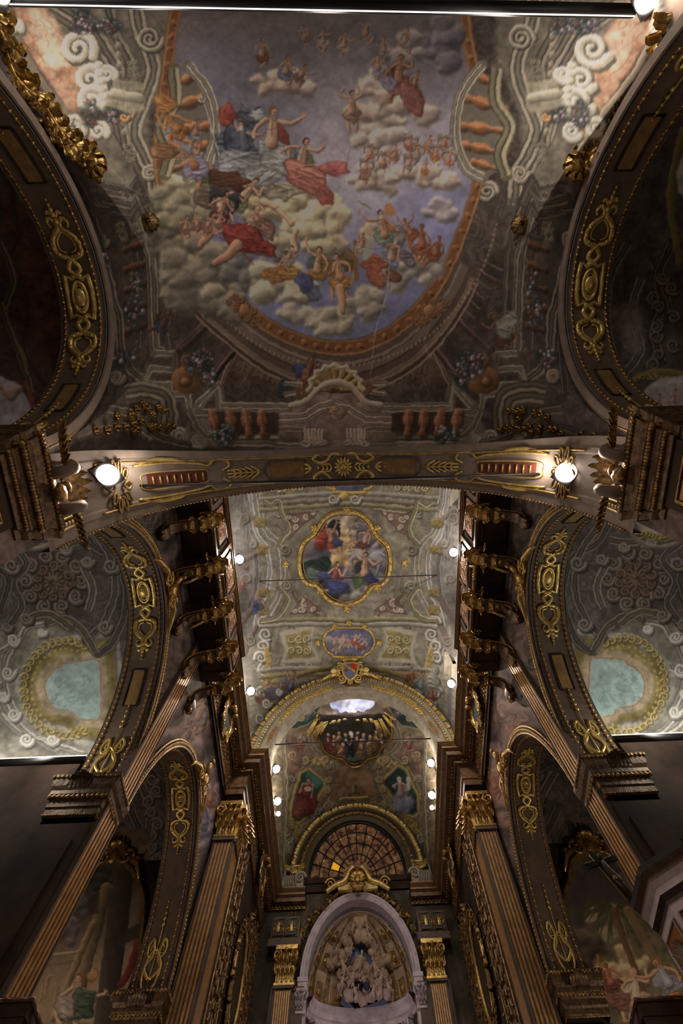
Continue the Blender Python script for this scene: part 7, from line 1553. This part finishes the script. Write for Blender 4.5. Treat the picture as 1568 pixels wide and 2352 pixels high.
for sx in (-1, 1):
    flood('%s hand floodlight on the balcony rail beneath the choir vault' % SIDE[sx], (sx*4.72, 7.55, 18.75), (-sx*.6, -.5, -.9), .2, LAMP['choir']*.5, (sx*4.95, 7.6, 18.35), WARM, LAMP['choir'])
    flood('%s hand floodlight standing on the cornice before the chancel arch' % SIDE[sx], (sx*4.85, 14.4, 18.8), (-sx*.6, -.45, -1), .2, LAMP['choir']*.5, (sx*5.1, 14.5, 18.5), WARM, LAMP['choir'])
    flood('%s hand first floodlight inside the chancel, above the cornice' % SIDE[sx], (sx*4.0, 19.3, 18.95), (-sx*.45, -.5, -1), .2, LAMP['chancel']*1.2, (sx*4.2, 19.4, 18.5), WARM, LAMP['chancel'])
    flood('%s hand second floodlight inside the chancel, farther along the cornice' % SIDE[sx], (sx*4.05, 21.2, 18.75), (-sx*.45, -.5, -1), .2, LAMP['chancel']*1.0, (sx*4.2, 21.3, 18.5), WARM, LAMP['chancel'])
    flood('%s hand small lower floodlight tucked under the second chancel lamp' % SIDE[sx], (sx*4.05, 21.9, 18.62), (-sx*.3, -1, -.6), .12, 20, (sx*4.2, 22.0, 18.45), (1, .85, .72))
    lamp_light('aisle_strip_light', (sx*10.2, 9.25, 9.95), LAMP['aisle'], (1, .95, .86), rad=.3); lamp_light('aisle_strip_light', (sx*8.0, 9.25, 9.95), LAMP['aisle']*.6, (1, .95, .86), rad=.3)
lamp_light('nave_rod_strip', (-3.6, -6.5, 11.75), LAMP['strip'], (1, .9, .8), rad=.4); lamp_light('nave_rod_strip', (0, -6.5, 11.75), LAMP['strip']*1.2, (1, .9, .8), rad=.4); lamp_light('nave_rod_strip', (3.6, -6.5, 11.75), LAMP['strip']*1.5, (1, .9, .8), rad=.4)
lamp_light('lantern_daylight', (0, 19.5, 23.9), LAMP['sky']*1.5, (.86, .88, 1.0), rad=.35)
lamp_light('altar_light', (0, 26.6, 12.2), 80, (1, .84, .8), rad=.4)
for sx in (-1, 1):
    for d, h, q in ((-2.3, 1.5, 1.6), (6.6, 1.5, .6), (14.6, 6.0, 5.0)): lamp_light('chapel_fill', (sx*10, d, h), LAMP['chapel']*q, (1, .80, .62), rad=.4)  # unseen fill lights, added to brighten the aisle bays and end wall scenes
# ------------------------------------------------------------------ framed scenes on the chapel end walls
def end_scene(sx, ol, label):
    pts = [on_cross(x, y, 19.34) for x, y in ol]; C = np.mean(pts, axis=0)
    x0, x1 = min(p[0] for p in pts), max(p[0] for p in pts); h1 = max(p[2] for p in pts)
    t = thing('chapel_painting', label, 'painting', (C[0], 19.3, 6.0)); Pp = np.array([(p[0], p[2]) for p in cr(pts, 6, True)])
    X, H = np.meshgrid(np.linspace(x0, x1, 260), np.linspace(7.2, h1, 420), indexing='ij'); ins = np.zeros(X.shape, bool); n = len(Pp)
    for i in range(n):
        a, b = Pp[i], Pp[(i+1) % n]
        if a[1] != b[1]: ins ^= ((a[1] > H) != (b[1] > H)) & (X < (b[0]-a[0])*(H-a[1])/(b[1]-a[1])+a[0])
    surface('painted_scene', np.stack([X, np.full_like(X, 19.33), H], -1), FRESCO, t, keep=ins, paint=F_AISLE, gain=G['aisle']*1.6)
    mb = MB(); fr = [np.array([p[0], 19.28, p[1]]) for p in Pp]; mb.tube(fr, .09, 7, True); mb.tube([C+(p-C)*1.035 for p in fr], .04, 6, True); mb.build('gilt_frame', GOLD, t)
    return t, pts
for sx, ol, lab in ((-1, [(262, 1975), (210, 2000), (165, 2048), (100, 2130), (-40, 2330), (-140, 2560), (240, 2560), (285, 2400), (318, 2260), (322, 2180), (330, 2110), (326, 2050), (300, 2000)], 'left hand chapel painting of a gesturing woman in green before tall columns, gilt frame'),
                     (1, [(1352, 1952), (1325, 1968), (1312, 1990), (1305, 2030), (1296, 2060), (1304, 2120), (1330, 2260), (1380, 2400), (1430, 2560), (1760, 2560), (1640, 2340), (1500, 2100), (1440, 2000), (1400, 1965)], 'right hand chapel painting of palm trees and seated figures, gilt frame')):
    t, pts = end_scene(sx, ol, lab); c = np.array(pts[0])+[0, -.1, .05]; mb = MB()
    for k in range(7): a = (k-3)*.45; mb.leaf(c, (math.sin(a), -.1, math.cos(a)), (0, -1, 0), .75, .3, .9)
    for s_ in (-1, 1): mb.spiral(c+[s_*.5, -.05, -.05], (s_, 0, 0), (0, 0, 1), .3, 1.7, .08, 6); mb.tube([c+[s_*.6, 0, 0], c+[s_*1.1, 0, -.35], c+[s_*1.45, 0, -.95]], [.13, .1, .05], 7); mb.leaf(c+[s_*.8, 0, -.1], (s_, 0, -.4), (0, -1, 0), .6, .3, .8)
    mb.ball(c+[0, -.1, -.05], (.22, .14, .28), 9, 7, lump=.15); mb.build('gilt_crest', GOLD, t)
# ------------------------------------------------------------------ pulpit, crucifix, canopies, statue
def pulpit():
    t = thing('pulpit', 'octagonal marble pulpit with orange and red inlaid panels at the right edge', 'pulpit', (6.0, 9.2, 1.4)); C = np.array([6.15, 8.95]); top = 5.9
    ang = [math.radians(a) for a in (90+22.5, 90+67.5, 180+22.5, 180+67.5, 270+22.5)]
    def ring(r, h): return [(C[0]+r*math.cos(a), C[1]+r*math.sin(a), h) for a in ang]
    prof = [(1.18, top), (1.18, top-.1), (1.1, top-.16), (1.13, top-.26), (1.06, top-.34), (1.06, top-.44), (1.0, top-.52), (1.0, top-.58), (.99, top-.6), (.99, top-2.6), (.95, top-2.7), (.95, top-2.9), (.5, top-3.6)]
    def band(i0, i1, name, m): mb = MB(); mb.grid([p for r, h in prof[i0:i1+1] for p in ring(r, h)], i1-i0+1, 5, False); mb.build(name, m, t)
    band(0, 1, 'black_rim', BLACK); band(1, 3, 'brown_marble_moulding', mat('brown veined marble', srgb(96, 72, 58), rough=.4, var=.4)); band(3, 5, 'white_moulding', WHITEM); band(5, 7, 'lower_brown_moulding', mat('dark brown marble', srgb(64, 46, 38), rough=.4, var=.4)); band(7, 9, 'marble_body', WHITEM); band(9, 12, 'base_moulding', WHITEM)
    for i in range(4):
        a, b = np.array(ring(1.0, 0)[i]), np.array(ring(1.0, 0)[i+1]); m = (a+b)/2; u = (b-a)/np.linalg.norm(b-a); n = np.array([m[0]-C[0], m[1]-C[1], 0]); n /= np.linalg.norm(n); L = np.linalg.norm(b-a); P = frame_fn((m[0], m[1], top-1.55), u, n)
        mb = MB(); mb.fbox(P, (-L*.36, -.05, -.8), (L*.36, .012, .8)); po = mb.build('orange_panel' if i % 2 else 'red_panel', mat('inlay %d' % i, srgb(150, 92, 36) if i != 2 else srgb(112, 48, 36), rough=.35, var=.25), t)
        mb = MB(); mb.tube([P(-L*.38, 0, -.82), P(L*.38, 0, -.82), P(L*.38, 0, .82), P(-L*.38, 0, .82)], .035, 4, True); mb.build('grey_marble_frame', mat('grey marble frame', srgb(92, 80, 72), rough=.4), po)
        mb = MB()
        o = [P(.16*math.cos(q), 0, .1+.3*math.sin(q)) for q in np.linspace(0, 2*PI, 25)[:-1]]; mb.tube(o, .025, 5, True)
        for s_ in (-1, 1):
            for k in range(4): mb.spiral(P(s_*.13, .0, -.62+.4*k), P(1, 0, 0)-P(0, 0, 0), (0, 0, 1), .1, 1.5, .02, 5, k, s_)
        mb.tube([P(-.2, 0, .35), P(-.12, .01, .55), P(0, .01, .6), P(.12, .01, .55), P(.2, 0, .35)], .03, 5)
        for k in range(5): w = (k-2)*.4; mb.leaf(P(0, 0, .42), u*math.sin(w)+np.array([0, 0, math.cos(w)]), n, .3, .1, .5)
        mb.build('grey_inlay', mat('grey inlay', srgb(120, 106, 96), rough=.4), po)
pulpit()
t = thing('crucifix', 'dark wooden crucifix with a small figure leaning out beside the pulpit', 'crucifix', (5.2, 9.7, 4.4)); B = on_cross(1455, 2085, 9.4); Tp = on_cross(1352, 1962, 9.4); ax = (Tp-B)/np.linalg.norm(Tp-B); L = np.linalg.norm(Tp-B)
hz = on_cross(1408, 1972, 9.4)-on_cross(1344, 1992, 9.4); hz /= np.linalg.norm(hz); cc = on_cross(1376, 1982, 9.4); dn = np.array([0, -1., 0]); P = frame_fn(cc, hz, dn, ax)
mb = MB(); mb.fbox(P, (-.035, -.03, -L*.82), (.035, .03, L*.22)); mb.fbox(P, (-.38, -.03, -.045), (.38, .03, .045)); mb.build('cross', BLACK, t)
mb = MB(); mb.tube([P(.0, .09, -.62), P(.03, .12, -.4), P(-.01, .1, -.22), P(0, .1, -.05)], [.035, .045, .055, .05], 8); mb.ball(P(.02, .12, .04), (.042, .042, .05), 8, 6)
for s_ in (-1, 1): mb.tube([P(s_*.04, .1, -.04), P(s_*.18, .08, .0), P(s_*.31, .05, .03)], [.026, .02, .015], 6); mb.tube([P(s_*.02, .1, -.4), P(s_*.03, .13, -.55), P(0, .08, -.78)], [.035, .028, .018], 6)
mb.build('figure', WOOD, t); mb = MB(); mb.tube([P(-.06, .12, -.36), P(.02, .13, -.4), P(.07, .11, -.38)], .035, 6); mb.build('loincloth', mat('pale cloth paint', srgb(150, 120, 96)), t)
mb = MB(); mb.tube([P(-.04, -.035, -L*.8), P(-.04, -.035, L*.2)], .012, 4); mb.build('gilt_edge', GOLD, t)
for sx, pl, lb in ((-1, [(-60, 2310), (86, 2316), (118, 2352), (140, 2420)], 'left hand dark polished wooden canopy top at the lower left corner'), (1, [(1640, 2296), (1452, 2312), (1425, 2352), (1405, 2420)], 'right hand dark polished wooden canopy top at the lower right corner')):
    a = on_height(*pl[0], 5.0); b = on_height(*pl[1], 5.0); c = on_height(*pl[2], 4.8); dd = a[1]; t = thing('wooden_canopy', lb, 'canopy', (b[0], dd, 2.2)); mb = MB(); xi, xo = b[0], sx*8.5
    pr = [(0, 5.0), (.03, 4.92), (.0, 4.85), (.1, 4.6), (.16, 4.3), (.1, 4.2), (.12, 3.9)]
    xe = sx*min(abs(xo), 6.15)
    mb.grid([p for o, h in pr for p in ((xe, dd-.1+.0*o, h), (xi-0*sx, dd-.1-o*.2, h))], len(pr), 2, False)
    mb.box((xe, dd-.12, 4.78), (xi, dd+.9, 5.0)); mb.build('polished_edge', BROWNWD if False else WOOD, t)
    mb = MB(); mb.tube([(xe, dd-.13, 4.98), (xi, dd-.13, 4.98), (xi-sx*.12, dd+.6, 4.8)], .035, 6); mb.build('glossy_moulding', mat('glossy dark varnish '+SIDE[sx], (.10, .045, .03), rough=.15), t)
    mb = MB(); mb.box((xe, dd, 2.0), (xi+sx*.18, dd+.85, 4.8)); mb.build('dark_body', BLACK, t)
t = thing('stone_saint', 'pale carved statue in a dark niche at the far left, below the lit chapel vault', 'statue', (-9.95, 10.2, 7.4)); mb = MB()
mb.tube([(-10.0, 10.2, 7.5), (-10.0, 10.15, 8.3), (-9.95, 10.1, 8.9), (-9.92, 10.1, 9.2), (-9.92, 10.1, 9.3)], [.36, .3, .28, .22, .09], 12); mb.ball((-9.9, 10.05, 9.48), (.13, .14, .17), 12, 9); mb.ball((-9.88, 9.9, 9.46), (.03, .04, .04), 6, 4)
for s_ in (-1, 1): mb.tube([(-9.92+s_*.22, 10.1, 9.15), (-9.92+s_*.4, 10.0, 8.85), (-9.85+s_*.2, 9.8, 8.9)], [.11, .09, .06], 8)
mb.build('robed_body', CREAM2, t)
# ------------------------------------------------------------------ repeats share a group
GROUPS = dict(side_arch='side arches along the nave', pier_capital='capitals of the crossing piers', impost_capital='imposts of the side arches', fluted_pilaster='tall flat pilasters of the nave', corner_pilaster='corner pilasters of the chancel mouth',
    chancel_pilaster='pilasters beside the altar niche', cornice_gilding='gilt edges of the great cornice', frieze_carving='carved friezes', frieze_shield='oval shields in the frieze', balcony='balconies of the choir', garland='garlands between the balcony angels',
    keystone_cartouche='gilt cartouches on the arch crowns', gilt_garland_rim='leafy borders of the nave vault', gilt_boss='shell bosses of the nave vault', gilt_flowers='gilt flower sprays of the nave vault', scroll_bracket='brackets beside the fan window',
    oval_opening='oval openings of the chancel', carved_trail='carved trails of the chancel walls', tie_rod='iron tie rods', floodlight='floodlights of the church', gilt_sunflower='gilt flowers behind the big floodlights', chapel_painting='chapel end wall paintings', wooden_canopy='dark wooden canopies')
for o in bpy.data.objects:
    if o.parent is None and 'label' in o and 'group' not in o:
        g = GROUPS.get(o.name.split('.')[0])
        if g: o['group'] = g
